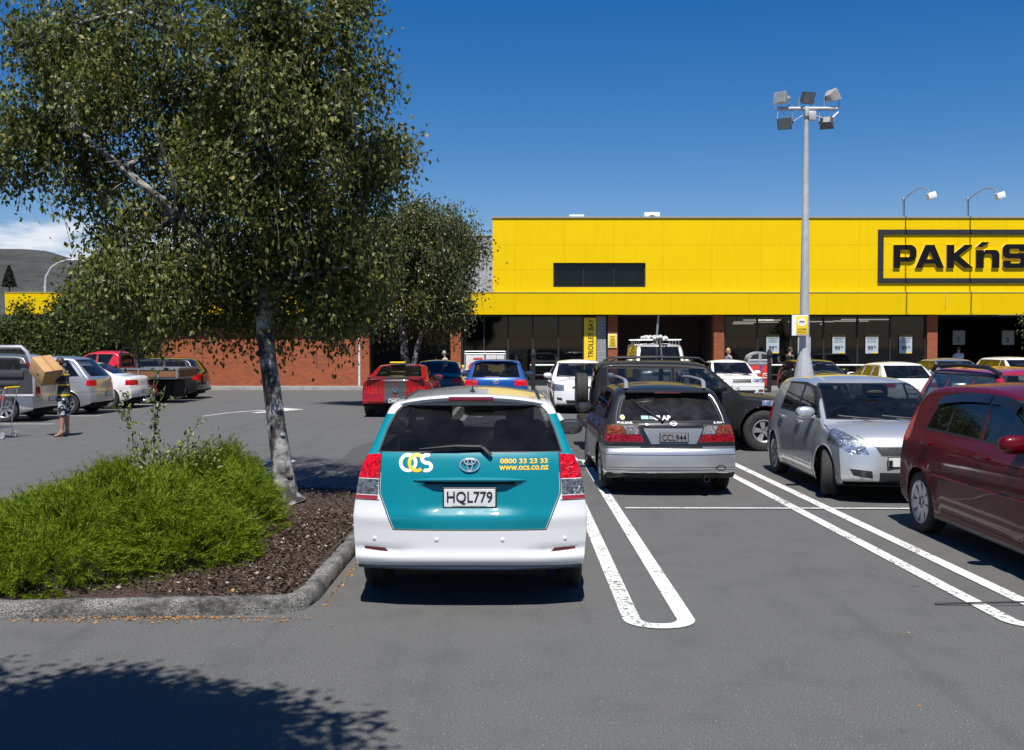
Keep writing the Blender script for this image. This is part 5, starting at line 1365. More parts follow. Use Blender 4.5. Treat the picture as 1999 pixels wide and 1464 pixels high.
limbs = [[T(515, 560, Y0, .075), T(440, 520, Y0, .065), T(350, 420, Y0 - .1, .055), T(240, 330, Y0 - .2, .04), T(150, 250, Y0 - .2, .02)],
         [T(514, 420, Y0, .055), T(560, 270, Y0 + .2, .045), T(630, 110, Y0 + .3, .03), T(650, 0, Y0 - .3, .03)],
         [T(513, 300, Y0, .06), T(450, 180, Y0 + .1, .05), T(330, 60, Y0, .03)],
         [T(515, 520, Y0, .05), T(600, 440, Y0 + .2, .04), T(700, 330, Y0 + .2, .02)],
         [T(514, 610, Y0, .035), T(570, 540, Y0 - .3, .03), T(680, 520, Y0 - .3, .015)],
         [T(360, 430, Y0 - .1, .04), T(330, 330, Y0 - .5, .03), T(300, 250, Y0 - .6, .02)]]
birch = tree('birch_tree', 'large birch with pale leaning trunk and hanging branches, rooted behind the juniper bush', 'tree', trunk, limbs, blobs, 4700, 22, (.046, .082), LEAF, twl=(.16, .50), twr=.003)
m = MB()   # knots and burrs on the trunk
for (px, py, rr_) in ((505, 690, .05), (530, 745, .04), (540, 800, .05), (548, 850, .04), (560, 930, .06), (512, 640, .05)):
    p = W(px, py, Y0 - .12); m.ell(p - Vector(trunk[0][:3]) + Vector((0, .055, 0)), (rr_, rr_, rr_ * .8), 10, 8)
m.build('knots', BARK, birch)
# second birch among the far cars
Y1 = 31.55
bs = [(815, 480, 110, 75, 3), (740, 520, 75, 80, 1.6), (865, 535, 80, 70, 2.2), (780, 570, 110, 60, 2.4), (700, 575, 60, 50, 1.2), (670, 520, 50, 55, .9), (720, 470, 60, 50, .9), (860, 450, 60, 40, .9), (905, 470, 45, 50, .7), (890, 590, 55, 50, 1.3), (835, 440, 85, 40, 1.2)]
blobs = []
for (px, py, rx, ry, w) in bs:
    c = W(px - 20, py, Y1); k = Y1 / 2004; blobs.append((c.x, c.y + random.uniform(-.3, .3), c.z, rx * k, min(2, rx * k), ry * k, w))
b2 = tree('birch_tree', 'smaller round birch with two thin white stems between the far car rows', 'tree', [(-3.2, Y1, 0, .16), T(790, 690, Y1, .12), T(786, 640, Y1, .10), T(795, 560, Y1, .08), T(820, 480, Y1, .05)],
     [[(-3.15, Y1, .4, .11), T(812, 690, Y1, .08), T(825, 640, Y1, .07), T(850, 560, Y1, .05)]], blobs, 2700, 24, (.075, .12), LEAF2, twl=(.3, .75), twr=.007, limb_r=.07, clump=.26)
# dark trees behind the left row
for i, (px, Y, hh, wd, lab) in enumerate([(40, 41.0, 3.3, 2.4, 'dark leafy tree at the left edge behind the parked cars'), (130, 40.5, 4.1, 2.0, 'tall dark tree in front of the yellow band, left of the brick wall'), (215, 39.9, 3.9, 2.0, 'dark tree at the left end of the brick wall, above the red pickup')]):
    b = W(px, 675, Y); X = b.x
    bl = [(X, Y, hh * .62, wd * .75, 1.6, hh * .30, 4), (X - wd * .4, Y - .3, hh * .5, wd * .5, 1.3, hh * .24, 2), (X + wd * .45, Y - .2, hh * .48, wd * .5, 1.3, hh * .24, 2), (X + .2, Y, hh * .85, wd * .42, 1.1, hh * .16, 1.4), (X, Y - .6, hh * .33, wd * .8, 1.2, hh * .14, 2)]
    tree('tree', lab, 'tree', [(X, Y, 0, .14), (X + .1, Y, 1.2, .11), (X, Y, 2.6, .08), (X, Y, hh * .8, .03)], [], bl, 900, 20, (.10, .17), DLEAF if i != 0 else leafmat('olive_leaf', (.024, .036, .008), (.075, .09, .022), (.15, .15, .05), .15, .6, .15), BARKD, twl=(.3, .7), droop=.6, group='dark trees behind the left row of cars', twigs=False)
# trees outside the frame, behind the camera: their shade falls in the lower left corner
bl = [(-3.62, 2.52, 4.9, 1.0, .62, .52, 3.4), (-2.22, 2.74, 4.7, .66, .44, .40, 3.0), (-1.32, 2.50, 4.6, .52, .36, .34, 2.2), (-2.6, 2.2, 5.0, 1.2, .8, .5, 3), (-4.5, 2.6, 5.2, 1.3, .9, .7, 3), (-2.9, 1.2, 5.4, 1.8, 1.2, .9, 3)]
tree('tree', 'tree beside the camera, out of view, shading the lower left asphalt', 'tree', [(-4.6, .6, 0, .16), (-4.4, .8, 2.0, .12), (-3.9, 1.2, 4.0, .08), (-3.3, 1.8, 5.2, .05)], [[(-3.9, 1.2, 4.0, .05), (-2.6, 2.0, 4.8, .03), (-1.4, 2.5, 4.9, .01)]], bl, 1500, 26, (.06, .10), LEAF, twl=(.2, .4), droop=.5)
# a few leaves of a tree at the right edge
p = W(2010, 640, 30)
tree('tree', 'thin tree at the right edge, only its leaf tips in view', 'tree', [(p.x + 1.2, 30, 0, .12), (p.x + 1.1, 30, 2, .08), (p.x + .9, 30, 3.2, .04)], [], [(p.x + .75, 30, 2.5, .75, .8, .7, 2)], 110, 22, (.06, .10), LEAF2, twl=(.3, .6), twigs=False)

# ------------------------------------------------------------------ juniper and shrub on the island
JUN = leafmat('juniper_needles', (.050, .098, .003), (.175, .235, .008), (.28, .28, .04), .24, .6, .2)
mounds = [(-3.40, 9.0, 1.10, 1.5, .66), (-2.74, 9.7, .56, 1.0, .62), (-3.9, 8.6, .9, 1.2, .45), (-2.80, 8.60, .62, .85, .42), (-3.7, 7.95, 1.0, .75, .40), (-3.05, 10.3, .72, .8, .74), (-4.6, 8.4, .9, 1.1, .38), (-3.7, 9.9, .9, 1.0, .62)]
Vs = []
n_blades = 0
def juniper():
    V = []
    spr = 0; clus = []
    for _ in range(430):
        mo = random.choice(mounds); clus.append((mo, random.uniform(0, 2 * math.pi), random.random() ** .38, random.gauss(0, .05), Vector(rng.normal(size=3)) * .35))
    while spr < 9800:
        (mx_, my_, rx, ry, h), a, u, dz_, bias = random.choice(clus)
        a += random.gauss(0, .16); u = min(1, abs(u + random.gauss(0, .09)))
        x, y = mx_ + rx * u * math.cos(a), my_ + ry * u * math.sin(a)
        z = h * 1.10 * math.sqrt(max(0, 1 - u * u)) * random.uniform(.80, 1.0) + .06 + dz_
        d = Vector((math.cos(a) * u * 1.0, math.sin(a) * u, .55 + .5 * (1 - u))) + Vector(rng.normal(size=3)) * .18 + bias
        d.normalize(); L = random.uniform(.13, .40)
        p0 = Vector((x, y, z)) - d * L * .5
        if p0.x + d.x * L > -2.02: continue
        spr += 1
        side = d.cross(Vector((rng.normal(), rng.normal(), rng.normal()))).normalized(); up = side.cross(d)
        for k in range(15):
            t = (k + .5) / 15; q = p0 + d * L * t + Vector((0, 0, -.05 * t * t))
            for s in (1, -1):
                bl = (.075 * (1 - t) + .022) * random.uniform(.7, 1.2)
                v = (d * .95 + side * s * .75 + up * random.uniform(-.5, .5)).normalized() * bl
                w = v.cross(Vector(rng.normal(size=3))).normalized() * random.uniform(.0028, .0042)
                V += [q - w, q + w, q + v]
    return np.array([tuple(v) for v in V])
V = juniper()
J = thing('juniper_bush', 'bright green spreading juniper filling the kerbed island', 'bush', (-3.2, 9.0, .06))
mesh_np('foliage', V - np.array([-3.2, 9.0, .06]), np.arange(len(V)).reshape(-1, 3), JUN, J)
m = MB()
for (mx_, my_, rx, ry, h) in mounds:
    for k in range(9):
        a = random.uniform(0, 6.28); m.tube([Vector((mx_, my_, .05)) - Vector((-3.2, 9, .06)), Vector((mx_ + rx * .5 * math.cos(a), my_ + ry * .5 * math.sin(a), h * .5)) - Vector((-3.2, 9, .06)), Vector((mx_ + rx * .8 * math.cos(a), my_ + ry * .8 * math.sin(a), h * .62)) - Vector((-3.2, 9, .06))], [.02, .012, .005], 5)
m.build('stems', BARKD, J)
# dark inner mass so the mounds are not hollow
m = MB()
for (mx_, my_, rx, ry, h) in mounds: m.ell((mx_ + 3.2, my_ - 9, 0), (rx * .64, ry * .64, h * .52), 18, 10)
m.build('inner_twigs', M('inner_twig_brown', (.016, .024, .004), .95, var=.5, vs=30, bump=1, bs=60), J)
SHL = leafmat('shrub_leaf', (.10, .13, .03), (.20, .24, .06), (.30, .30, .12), .3, .4, .5)
SH = thing('shrub', 'leafy shrub with tall upright shoots growing out of the juniper', 'shrub', W(300, 880, 10.2) - Vector((0, 0, .6)))
B = SH.location; m = MB(); PP = []
for st in ([(262, 905), (258, 840), (250, 790), (238, 765)], [(300, 900), (302, 830), (298, 770), (302, 725)], [(300, 860), (310, 790), (322, 760)], [(330, 905), (350, 870), (372, 850), (392, 815)], [(370, 910), (395, 875), (425, 855)], [(280, 900), (285, 880), (275, 850)], [(340, 900), (368, 868), (385, 862)], [(350, 900), (362, 885), (410, 868)], [(250, 830), (240, 800), (230, 790)]):
    yy = 10.0 + random.uniform(-.25, .25); pts = [W(a, b, yy) for a, b in st]
    m.tube([p - B for p in pts], [.007 - .0015 * i for i in range(len(pts))], 5)
    for a, b in zip(pts[:-1], pts[1:]):
        for _ in range(int((b - a).length * 95) + 2):
            t = random.random(); PP.append(a.lerp(b, t) + Vector(rng.normal(size=3)) * .035)
for _ in range(420): PP.append(W(random.uniform(250, 440), random.gauss(893, 14), 10.0 + random.uniform(-.3, .3)))
V, F = leaves(np.array([tuple(p - B) for p in PP]), np.tile([0, 0, .9], (len(PP), 1)), (.035, .07), asp=.5)
m.build('stems', BARKD, SH); mesh_np('leaves', V, F, SHL, SH)
# ------------------------------------------------------------------ the supermarket
YW = 45.5
def bX(px, Y=YW): return (px - 999.5) * Y / 2004
def bZ(py, Y=YW): return 1.87 + (675 - py) * Y / 2004
st = thing('supermarket', 'long yellow and brick supermarket behind the car park', 'building', (0, YW, 0))
def part(name, mb, mats, parent=None, **k):
    mb.v = [(x, y - YW, z) for x, y, z in mb.v]
    return mb.build(name, mats, parent or st, **k)
def prt(o): o.location = (0, 0, 0); return o
FY = 44.93
xL, xU, xR = bX(24), bX(962), 45.0
zc, z1, z0 = bZ(427, 45.1), bZ(572, 45.1), bZ(614, FY)
# upper facade with a window opening
wx0, wx1, wz0, wz1 = bX(1079), bX(1257), bZ(562), bZ(515)
m = MB(); uy0, uy1 = 45.05, 45.35
for (a, b, c, d) in ((xU, wx0, z1 + .02, zc), (wx1, xR, z1 + .02, zc), (wx0, wx1, z1 + .02, wz0), (wx0, wx1, wz1, zc)): m.box(a, b, uy0, uy1, c, d)
part('upper_facade', m, YEL)
m = MB(); m.box(xU - .03, xR, uy0 - .05, uy1 + .35, zc, zc + .07); part('coping', m, M('coping_grey', (.30, .27, .24), .6))
m = MB(); m.box(wx0, wx1, 45.22, 45.24, wz0, wz1); up = part('window', m, glassmat('facade_glass', (.02, .02, .02), .03, dirt=.02))
m = MB()
for (a, b, c, d) in ((wx0, wx1, wz0, wz0 + .06), (wx0, wx1, wz1 - .06, wz1), (wx0, wx0 + .06, wz0 + .06, wz1 - .06), (wx1 - .06, wx1, wz0 + .06, wz1 - .06), (wx0 + 1.3, wx0 + 1.34, wz0 + .06, wz1 - .06), (wx0 + 2.65, wx0 + 2.69, wz0 + .06, wz1 - .06)): m.box(a, b, 45.16, 45.219, c, d)
m.v = [(x, y - YW, z) for x, y, z in m.v]; m.build('window_frame', BLK, up)
m = MB(); m.box(xU + .1, xR, 45.5, 70, 7.0, 7.3); m.box(xU + .05, xU + .3, 45.36, 70, z1, 7.0); part('roof', m, M('roof_grey', (.3, .3, .3), .7))
# fascia band, leaning slightly outwards at the top
m = MB()
m.add([(xL, FY + .02, z0), (xR, FY + .02, z0), (xR, FY - .04, z1), (xL, FY - .04, z1), (xL, FY + .12, z0), (xR, FY + .12, z0), (xR, FY + .10, z1), (xL, FY + .10, z1)], [(0, 1, 2, 3), (4, 7, 6, 5), (0, 4, 5, 1), (3, 2, 6, 7), (0, 3, 7, 4), (1, 5, 6, 2)])
part('fascia', m, YELF)
m = MB(); m.box(xL, xR, FY - .06, FY + .10, z1 + .002, z1 + .03); m.box(bX(1833), bX(1833) + .02, FY - .055, FY - .02, z0 + .3, z1); part('flashing', m, M('flashing_metal', (.50, .42, .16), .5))
m = MB(); m.box(xL + .02, xR, FY + .13, 46.0, z0 + .02, z0 + .08); part('soffit', m, M('soffit_grey', (.22, .22, .21), .7))
m = MB(); m.box(xL + .02, xU, FY + .13, 49.0, z1 - .3, z1 - .1); part('low_roof', m, MATS['roof_grey'])
# corrugated grey wall behind
m = MB(); a0, a1 = -9.0, xU + .03; n = int((a1 - a0) / .09); V = []
for i in range(n + 1):
    x = a0 + (a1 - a0) * i / n; yy = 49.2 + (.05 if (i // 2) % 2 else 0)
    V += [(x, yy, 4.0), (x, yy, bZ(461, 49.2))]
m.add(V, [(2 * i, 2 * i + 2, 2 * i + 3, 2 * i + 1) for i in range(n)]); m.box(a0, a1, 49.15, 70, bZ(461, 49.2), bZ(461, 49.2) + .06)
part('metal_wall', m, M('zincalume', (.42, .42, .43), .45, .3), angle=10)
# brick
m = MB()
m.box(bX(30), bX(703) - .07, YW, YW + .25, .1, bZ(640)); part('brick_wall', m, BRICK)
m = MB(); m.box(bX(30), bX(703) - .07, YW + .05, YW + .1, bZ(640), z0 + .02); part('window', m, MATS['facade_glass'])
m = MB()
for k in range(14): m.box(bX(60) + 1.2 * k, bX(60) + 1.2 * k + .05, YW - .0, YW + .045, bZ(640) + .01, z0 + .01)
part('window_frame', m, BLK)
piers = [(704, 722), (880, 900), (1186, 1205), (1392, 1412), (1807, 1827), (2130, 2150)]
for a, b in piers:
    m = MB(); m.box(bX(a), bX(b), YW - .15, YW + .35, .1, z0 + .015); part('brick_pier', m, BRICK)
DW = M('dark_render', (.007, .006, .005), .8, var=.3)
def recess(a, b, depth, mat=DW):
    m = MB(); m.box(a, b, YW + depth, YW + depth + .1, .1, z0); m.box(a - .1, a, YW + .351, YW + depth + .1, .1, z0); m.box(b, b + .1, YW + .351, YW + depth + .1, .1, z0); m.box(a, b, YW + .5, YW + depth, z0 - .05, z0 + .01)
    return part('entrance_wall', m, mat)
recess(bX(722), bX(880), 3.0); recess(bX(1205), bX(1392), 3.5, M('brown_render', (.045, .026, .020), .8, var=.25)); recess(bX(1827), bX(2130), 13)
# shop rooms behind glass
def room(a, b, y1):
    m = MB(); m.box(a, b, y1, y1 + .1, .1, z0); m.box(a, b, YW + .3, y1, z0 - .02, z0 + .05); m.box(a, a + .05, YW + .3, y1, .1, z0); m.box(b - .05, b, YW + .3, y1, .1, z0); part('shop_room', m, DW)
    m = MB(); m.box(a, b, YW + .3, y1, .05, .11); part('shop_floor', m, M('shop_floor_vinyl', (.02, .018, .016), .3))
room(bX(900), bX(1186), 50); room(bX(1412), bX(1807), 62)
SG = glassmat('shop_glass', (.30, .31, .31), .03, dirt=.015)
def glazing(px0, px1, cols):
    m = MB(); m.box(bX(px0), bX(px1), YW + .02, YW + .03, .35, z0 - .08); w = part('shop_window', m, SG)
    m = MB(); m.box(bX(px0), bX(px1), YW - .03, YW + .07, .1, .35); m.box(bX(px0), bX(px1), YW - .02, YW + .07, z0 - .08, z0 + .01)
    for c in cols: m.box(bX(c) - .035, bX(c) + .035, YW - .025, YW + .065, .35, z0 - .08)
    m.v = [(x, y - YW, z) for x, y, z in m.v]; m.build('mullions', BLK, w)
glazing(900, 1140, (902, 945, 992, 1040, 1090, 1138)); glazing(1412, 1807, (1414, 1478, 1543, 1607, 1673, 1737, 1805))
m = MB(); m.box(bX(1165), bX(1183), YW, YW + .1, .1, z0 - .05)
gt, t = newmat('grey_tile'); c = t.new('ShaderNodeTexCoord'); s = t.new('ShaderNodeSeparateXYZ'); t.l.new(c.outputs['Object'], s.inputs[0]); cb_ = t.new('ShaderNodeCombineXYZ'); t.l.new(s.outputs[0], cb_.inputs[0]); t.l.new(s.outputs[2], cb_.inputs[1])
b = t.new('ShaderNodeTexBrick'); b.offset = 0; t.l.new(cb_.outputs[0], b.inputs['Vector']); b.inputs['Scale'].default_value = 1; b.inputs['Brick Width'].default_value = .13; b.inputs['Row Height'].default_value = .13; b.inputs['Mortar Size'].default_value = .008
b.inputs['Color1'].default_value = (.30, .31, .33, 1); b.inputs['Color2'].default_value = (.25, .26, .28, 1); b.inputs['Mortar'].default_value = (.12, .12, .13, 1); t.l.new(b.outputs['Color'], t.b.inputs['Base Color'])
part('tiled_panel', m, gt)
m = MB(); m.box(bX(1183), bX(1186), YW + .1, YW + .2, .1, z0); m.box(bX(1140) - .02, bX(1165), YW + .03, YW + .1, .1, z0 - .05); part('infill', m, BLK)
# fluorescent tubes on the ceilings
LITE = M('tube_light', (.8, .8, .75), .5, emit=(1, .95, .80), es=2.6)
for (px, py, Y) in ((1432, 640, 54), (1450, 633, 51), (1475, 630, 51), (1480, 626, 49), (1420, 646, 58), (1500, 626, 49), (1583, 629, 50), (1560, 636, 53), (1620, 634, 52), (1650, 628, 50), (1640, 637, 54), (1690, 625, 48.5), (1700, 628, 50), (1760, 637, 54), (1715, 641, 57), (1792, 634, 52), (1590, 642, 58)):
    zz = z0 - .13; Yx = (1.87 - zz) * 2004 / (py - 675); X = (px - 999.5) * Yx / 2004
    if Yx > 61 or Yx < 46: continue
    m = MB(); m.rbox((X, Yx, zz + .03), (random.choice((1.2, 1.5, 2.4)), .12, .05), .01); part('ceiling_light', m, LITE)
for (px, py) in ((1895, 638), (1938, 637), (1975, 633), (2050, 634)):
    zz = z0 - .18; Yx = (1.87 - zz) * 2004 / (py - 675); X = (px - 999.5) * Yx / 2004
    m = MB(); m.rbox((X, Yx, zz + .03), (2.4, .14, .05), .01); part('ceiling_light', m, LITE)
# sign letters
m = MB(); sx0, sx1, sz0, sz1 = bX(1712, 45), bX(1712, 45) + 13.6, bZ(553, 45), bZ(449, 45); fw = .24
for (a, b, c, d) in ((sx0, sx1, sz0, sz0 + fw * .9), (sx0, sx1, sz1 - fw * .9, sz1), (sx0, sx0 + fw, sz0 + fw * .9, sz1 - fw * .9), (sx1 - fw, sx1, sz0 + fw * .9, sz1 - fw * .9)): m.box(a, b, 44.985, 45.045, c, d)
sg = thing('shop_sign', 'black framed shop name in block letters on the yellow facade', 'sign', (0, 45, 0)); m.v = [(x, y - 45, z) for x, y, z in m.v]; m.build('sign_frame', BLK, sg)
SFACE = M('sign_black', (.004, .004, .005), .7, spec=.15); SSIDE = M('sign_return', (.70, .58, .50), .5, var=.05)
def letter(polys, x, z, w, h, holes=()):
    """outline given in a unit box, with holes; extruded letter with pale returns"""
    m = MB()
    loops = [[(x + p[0] * w, z + p[1] * h) for p in q] for q in [polys] + list(holes)]
    fl = [[Vector((p[0], p[1], 0)) for p in q] for q in loops]
    tri = tessellate_polygon(fl); pts = [p for q in loops for p in q]
    m.add([(p[0], -.035, p[1]) for p in pts], tri, 0)
    for q in loops:
        n = len(q); m.add([(p[0], yy, p[1]) for p in q for yy in (-.033, .045)], [(2 * i, 2 * ((i + 1) % n), 2 * ((i + 1) % n) + 1, 2 * i + 1) for i in range(n)], 1)
    return m.build('letter', [SFACE, SSIDE], sg, fix=False)
def arc(cx, cy, rx, ry, a0, a1, n=7): return [(cx + rx * math.cos(rad(a0 + (a1 - a0) * k / n)), cy + ry * math.sin(rad(a0 + (a1 - a0) * k / n))) for k in range(n + 1)]
cap0, capH = bZ(523, 44.85), bZ(478, 44.85) - bZ(523, 44.85)
lx0 = lambda px: bX(px, 44.85)
P_o = [(0, 0), (.30, 0), (.30, .27)] + arc(.72, .55, .28, .28, -90, 0) + arc(.72, .72, .28, .28, 0, 90) + [(0, 1)]; P_h = [(.30, .47)] + arc(.62, .56, .09, .09, -90, 0) + arc(.62, .69, .09, .09, 0, 90) + [(.30, .78)]
A_o = [(0, 0), (.24, 0), (.31, .19), (.68, .19), (.75, 0), (1, 0), (.66, 1), (.34, 1)]; A_h = [(.38, .38), (.61, .38), (.50, .72)]
K_o = [(0, 0), (.28, 0), (.28, .34), (.66, 0), (1, 0), (.46, .53), (.98, 1), (.66, 1), (.28, .64), (.28, 1), (0, 1)]
n_o = [(0, 0), (.34, 0), (.34, .62)] + arc(.44, .62, .10, .14, 180, 90, 3) + arc(.58, .62, .10, .14, 90, 0, 3) + [(.68, 0), (1, 0)] + arc(.80, .70, .20, .28, 0, 90, 5) + [(.40, .98), (.34, .86), (.34, .96), (0, .96)]
ap = [(0, 0), (.42, 0), (1, .8), (1, 1), (.45, 1)]
S_o = [(.0, .0)] 
def S_poly():
    o = [(.02, .30), (.02, .12)] + arc(.14, .12, .12, .12, 180, 270, 4) + arc(.80, .20, .20, .20, -90, 0, 5) + arc(.80, .42, .20, .20, 0, 90, 5) + [(.36, .62)] + arc(.34, .71, .08, .09, 270, 90, 5)[0:] + [(.64, .80), (.66, .70), (.96, .70), (.96, .82)] + arc(.80, .82, .16, .18, 0, 90, 4) + arc(.20, .80, .20, .20, 90, 180, 5) + arc(.20, .60, .20, .20, 180, 270, 5) + [(.62, .40)] + arc(.64, .30, .08, .10, 90, -90, 5) + [(.34, .20), (.32, .30)]
    return o
V_o = [(.34, 0), (.66, 0), (1, 1), (.74, 1), (.5, .26), (.26, 1), (0, 1)]
E_o = [(0, 0), (1, 0), (1, .22), (.30, .22), (.30, .40), (.90, .40), (.90, .60), (.30, .60), (.30, .78), (1, .78), (1, 1), (0, 1)]
for P_, px0, px1, hole, hh in ((P_o, 1744, 1789, [P_h], 1), (A_o, 1787, 1843, [A_h], 1), (K_o, 1848, 1900, [], 1), (n_o, 1905, 1951, [], .80), (S_poly(), 1957, 2006, [], 1.03), (A_o, 2008, 2064, [A_h], 1), (V_o, 2062, 2118, [], 1), (E_o, 2124, 2170, [], 1)):
    letter(P_, lx0(px0), cap0, lx0(px1) - lx0(px0), capH * hh, hole)
letter(ap, lx0(1905), cap0 + capH * .90, lx0(1930) - lx0(1905), capH * .22)
sg.children
# lamps over the sign
for (px, lab) in ((1762, 'left roof edge floodlight on a curved arm above the shop name'), (1887, 'right roof edge floodlight on a curved arm above the shop name')):
    X = bX(px, 45.2); r = thing('roof_floodlight', lab, 'lamp', (X, 45.25, zc + .07), 0, 'curved arm floodlights above the sign')
    m = MB(); m.tube([(0, 0, -.3), (0, 0, .78)], .045, 8); m.rbox((0, 0, .76), (.13, .13, .16), .02); m.build('post', GALV, r)
    m = MB(); m.tube([(0, 0, .76), (0, -.7, .90), (0, -1.5, 1.00), (0, -2.1, .95), (0, -2.6, .78), (0, -2.85, .62)], .03, 8); m.build('arm', GALV, r)
    m = MB(); m.rbox((0, 0, 0), (.34, .30, .26), .03, mat=Matrix.Translation((0, -2.95, .50)) @ Matrix.Rotation(-.3, 4, 'Y')); m.build('lamp_head', WHT, r)
# air handlers on the roof
for (px, w, h, lab) in ((1125, .68, .34, 'small white air conditioner on the roof, left one'), (1231, .66, .14, 'lowest white roof unit, between the two air conditioners'), (1271, .70, .52, 'taller white air conditioner with round fan on the roof edge')):
    X = bX(px, 47.5); r = thing('air_conditioner', lab, 'air conditioner', (X, 47.5, 7.3), 0, 'air conditioners on the supermarket roof')
    zt = bZ(430, 47.5) + h * .62 - 7.3
    m = MB(); m.rbox((0, 0, zt - .4), (w, .4, .8), .02); m.build('casing', WHT, r)
    if h > .2:
        m = MB(); m.lathe([(.24, 0), (.24, -.02), (.21, -.02), (.21, .0), (.06, .0), (.001, -.01)], 24, axis='y', mat=Matrix.Translation((0, -.205, zt - .36))); m.build('fan_grille', M('fan_grey', (.25, .25, .25), .6), r)
# banner, notices, posters
def board(name, label, cat, px0, px1, py0, py1, Y, mat, group=None, th=.02):
    c = W((px0 + px1) / 2, (py0 + py1) / 2, Y); w, h = (px1 - px0) * Y / 2004, (py1 - py0) * Y / 2004
    r = thing(name, label, cat, (c.x, Y, c.z), 0, group)
    m = MB(); m.rbox((0, th / 2, 0), (w, th, h), .004, seg=1); m.build('panel', mat, r)
    return r, w, h
r, w, h = board('banner', 'tall yellow banner reading TROLLEY BAY beside the grey tiles', 'sign', 1140, 1164, 620, 735, YW - .06, YSIGN)
text('lettering', 'TROLLEY BAY', 1.72, .24, BLK, (.03, -.003, .38), r, bold=.02, turn=rad(90))
m = MB(); m.add([(-.14, -.004, -.62), (.02, -.004, -.56), (-.02, -.004, -.66), (.14, -.004, -.80), (.06, -.004, -.84), (-.08, -.004, -.72)], [(0, 1, 2, 3, 4, 5)]); m.build('arrow', BLK, r)
r, w, h = board('notice', 'small yellow notice on the brick pier beside the trolley bay banner', 'sign', 1187, 1204, 652, 679, YW - .19, WHT)
m = MB(); m.rbox((0, -.004, 0), (w - .05, .006, h - .05), .002); m.build('face', YSIGN, r)
m = MB()
for k in range(7): m.box(-w * .28 + .02 * (k % 3), w * .28 - .015 * (k % 2), -.011, -.008, .19 - .065 * k, .215 - .065 * k)
m.build('small_print', BLK, r)
PBL2 = M('poster_pale', (.40, .46, .49), .5, var=.08); names = [('LEEKS', 'CHERRIES'), ('PEACHES', 'APRICOTS'), ('LEVIN', 'BROCCOLI'), ('WHITE WASHED', 'POTATOES'), ('TELEGRAPH', 'CUCUMBERS')]
PBLK = M('print_black', (.02, .02, .025), .5); ordn = ['first', 'second', 'third', 'fourth', 'fifth']
for k, px in enumerate((1508.5, 1570, 1637.5, 1702, 1768)):
    r, w, h = board('price_poster', f'{ordn[k]} 99c price poster from the left in the shop window' if k != 1 else 'second 99c price poster from the left, half hidden by the lamp pole', 'poster', px - 12.5, px + 12.5, 653, 690, YW - .05, PBL2, '99c price posters in the shop window', .01)
    m = MB(); m.rbox((0, -.004, h / 2 - .055), (w, .006, .11), .001); m.build('header', M('header_olive', (.28, .20, .02), .5), r)
    text('lettering', 'MARKET DEALS', w * .85, .065, PBLK, (0, -.010, h / 2 - .055), r, bold=.02)
    text('lettering', 'NEW ZEALAND' if k != 2 else 'FRESH', w * .8, .055, PBLK, (0, -.003, h / 2 - .17), r, bold=.02)
    text('lettering', names[k][0], w * .62, .05, PBLK, (0, -.003, h / 2 - .25), r, bold=.01); text('lettering', names[k][1], w * .7, .05, PBLK, (0, -.003, h / 2 - .33), r, bold=.01)
    text('price', '99', w * .42, .22, PBLK, (-.06, -.003, -.19), r, bold=.03); text('price', 'c', w * .16, .10, PBLK, (.14, -.003, -.13), r, bold=.04)
    m = MB(); m.box(0, w * .45, -.004, -.001, -h / 2 + .01, -h / 2 + .06); m.build('stripe', YSIGN, r)
PDIM = M('poster_dim', (.20, .20, .20), .6)
for px, s, lab in ((1872, '7', 'grey hanging poster with a seven, above the person in the pale blue shirt'), (1968, '3', 'grey hanging poster with a three, near the right edge in the dark entrance')):
    r, w, h = board('price_poster', lab, 'poster', px - 12, px + 12, 645, 673, 47.4, PDIM); text('price', s, .14, .26, PBLK, (-.03, -.003, -.12), r, bold=.03)
    m = MB(); m.tube([(-.2, .01, h / 2), (-.2, .01, z0 - W(px, 659, 47.4).z)], .004, 4); m.tube([(.2, .01, h / 2), (.2, .01, z0 - W(px, 659, 47.4).z)], .004, 4); m.build('hanger', BLK, r)
# downpipe
m = MB(); m.tube([(bX(703), YW - .06, .1), (bX(703), YW - .06, z0)], .085, 10); m.rbox((bX(703), YW - .06, z0 - .2), (.24, .2, .2), .03)
for z in (.6, 1.5, 2.4): m.lathe([(.095, z), (.095, z + .05)], 12, mat=Matrix.Translation((bX(703), YW - .06, 0)))
o = m.build('downpipe', M('pipe_white', (.60, .60, .60), .5)); tag(o, 'white downpipe on the brick wall, left of the red striped coupe', 'pipe')
# footpath
m = MB(); m.box(-24, 45, 43.45, 58, 0, .10); tag(m.build('footpath', M('footpath_concrete', (.20, .195, .185), .85, var=.2, vs=2, bump=.4, bs=60)), kind='structure')
m = MB(); m.box(-24, 45, 43.30, 43.449, 0, .12); tag(m.build('footpath_kerb', M('kerb_pale', (.30, .29, .27), .85, var=.2, vs=4)), kind='structure')

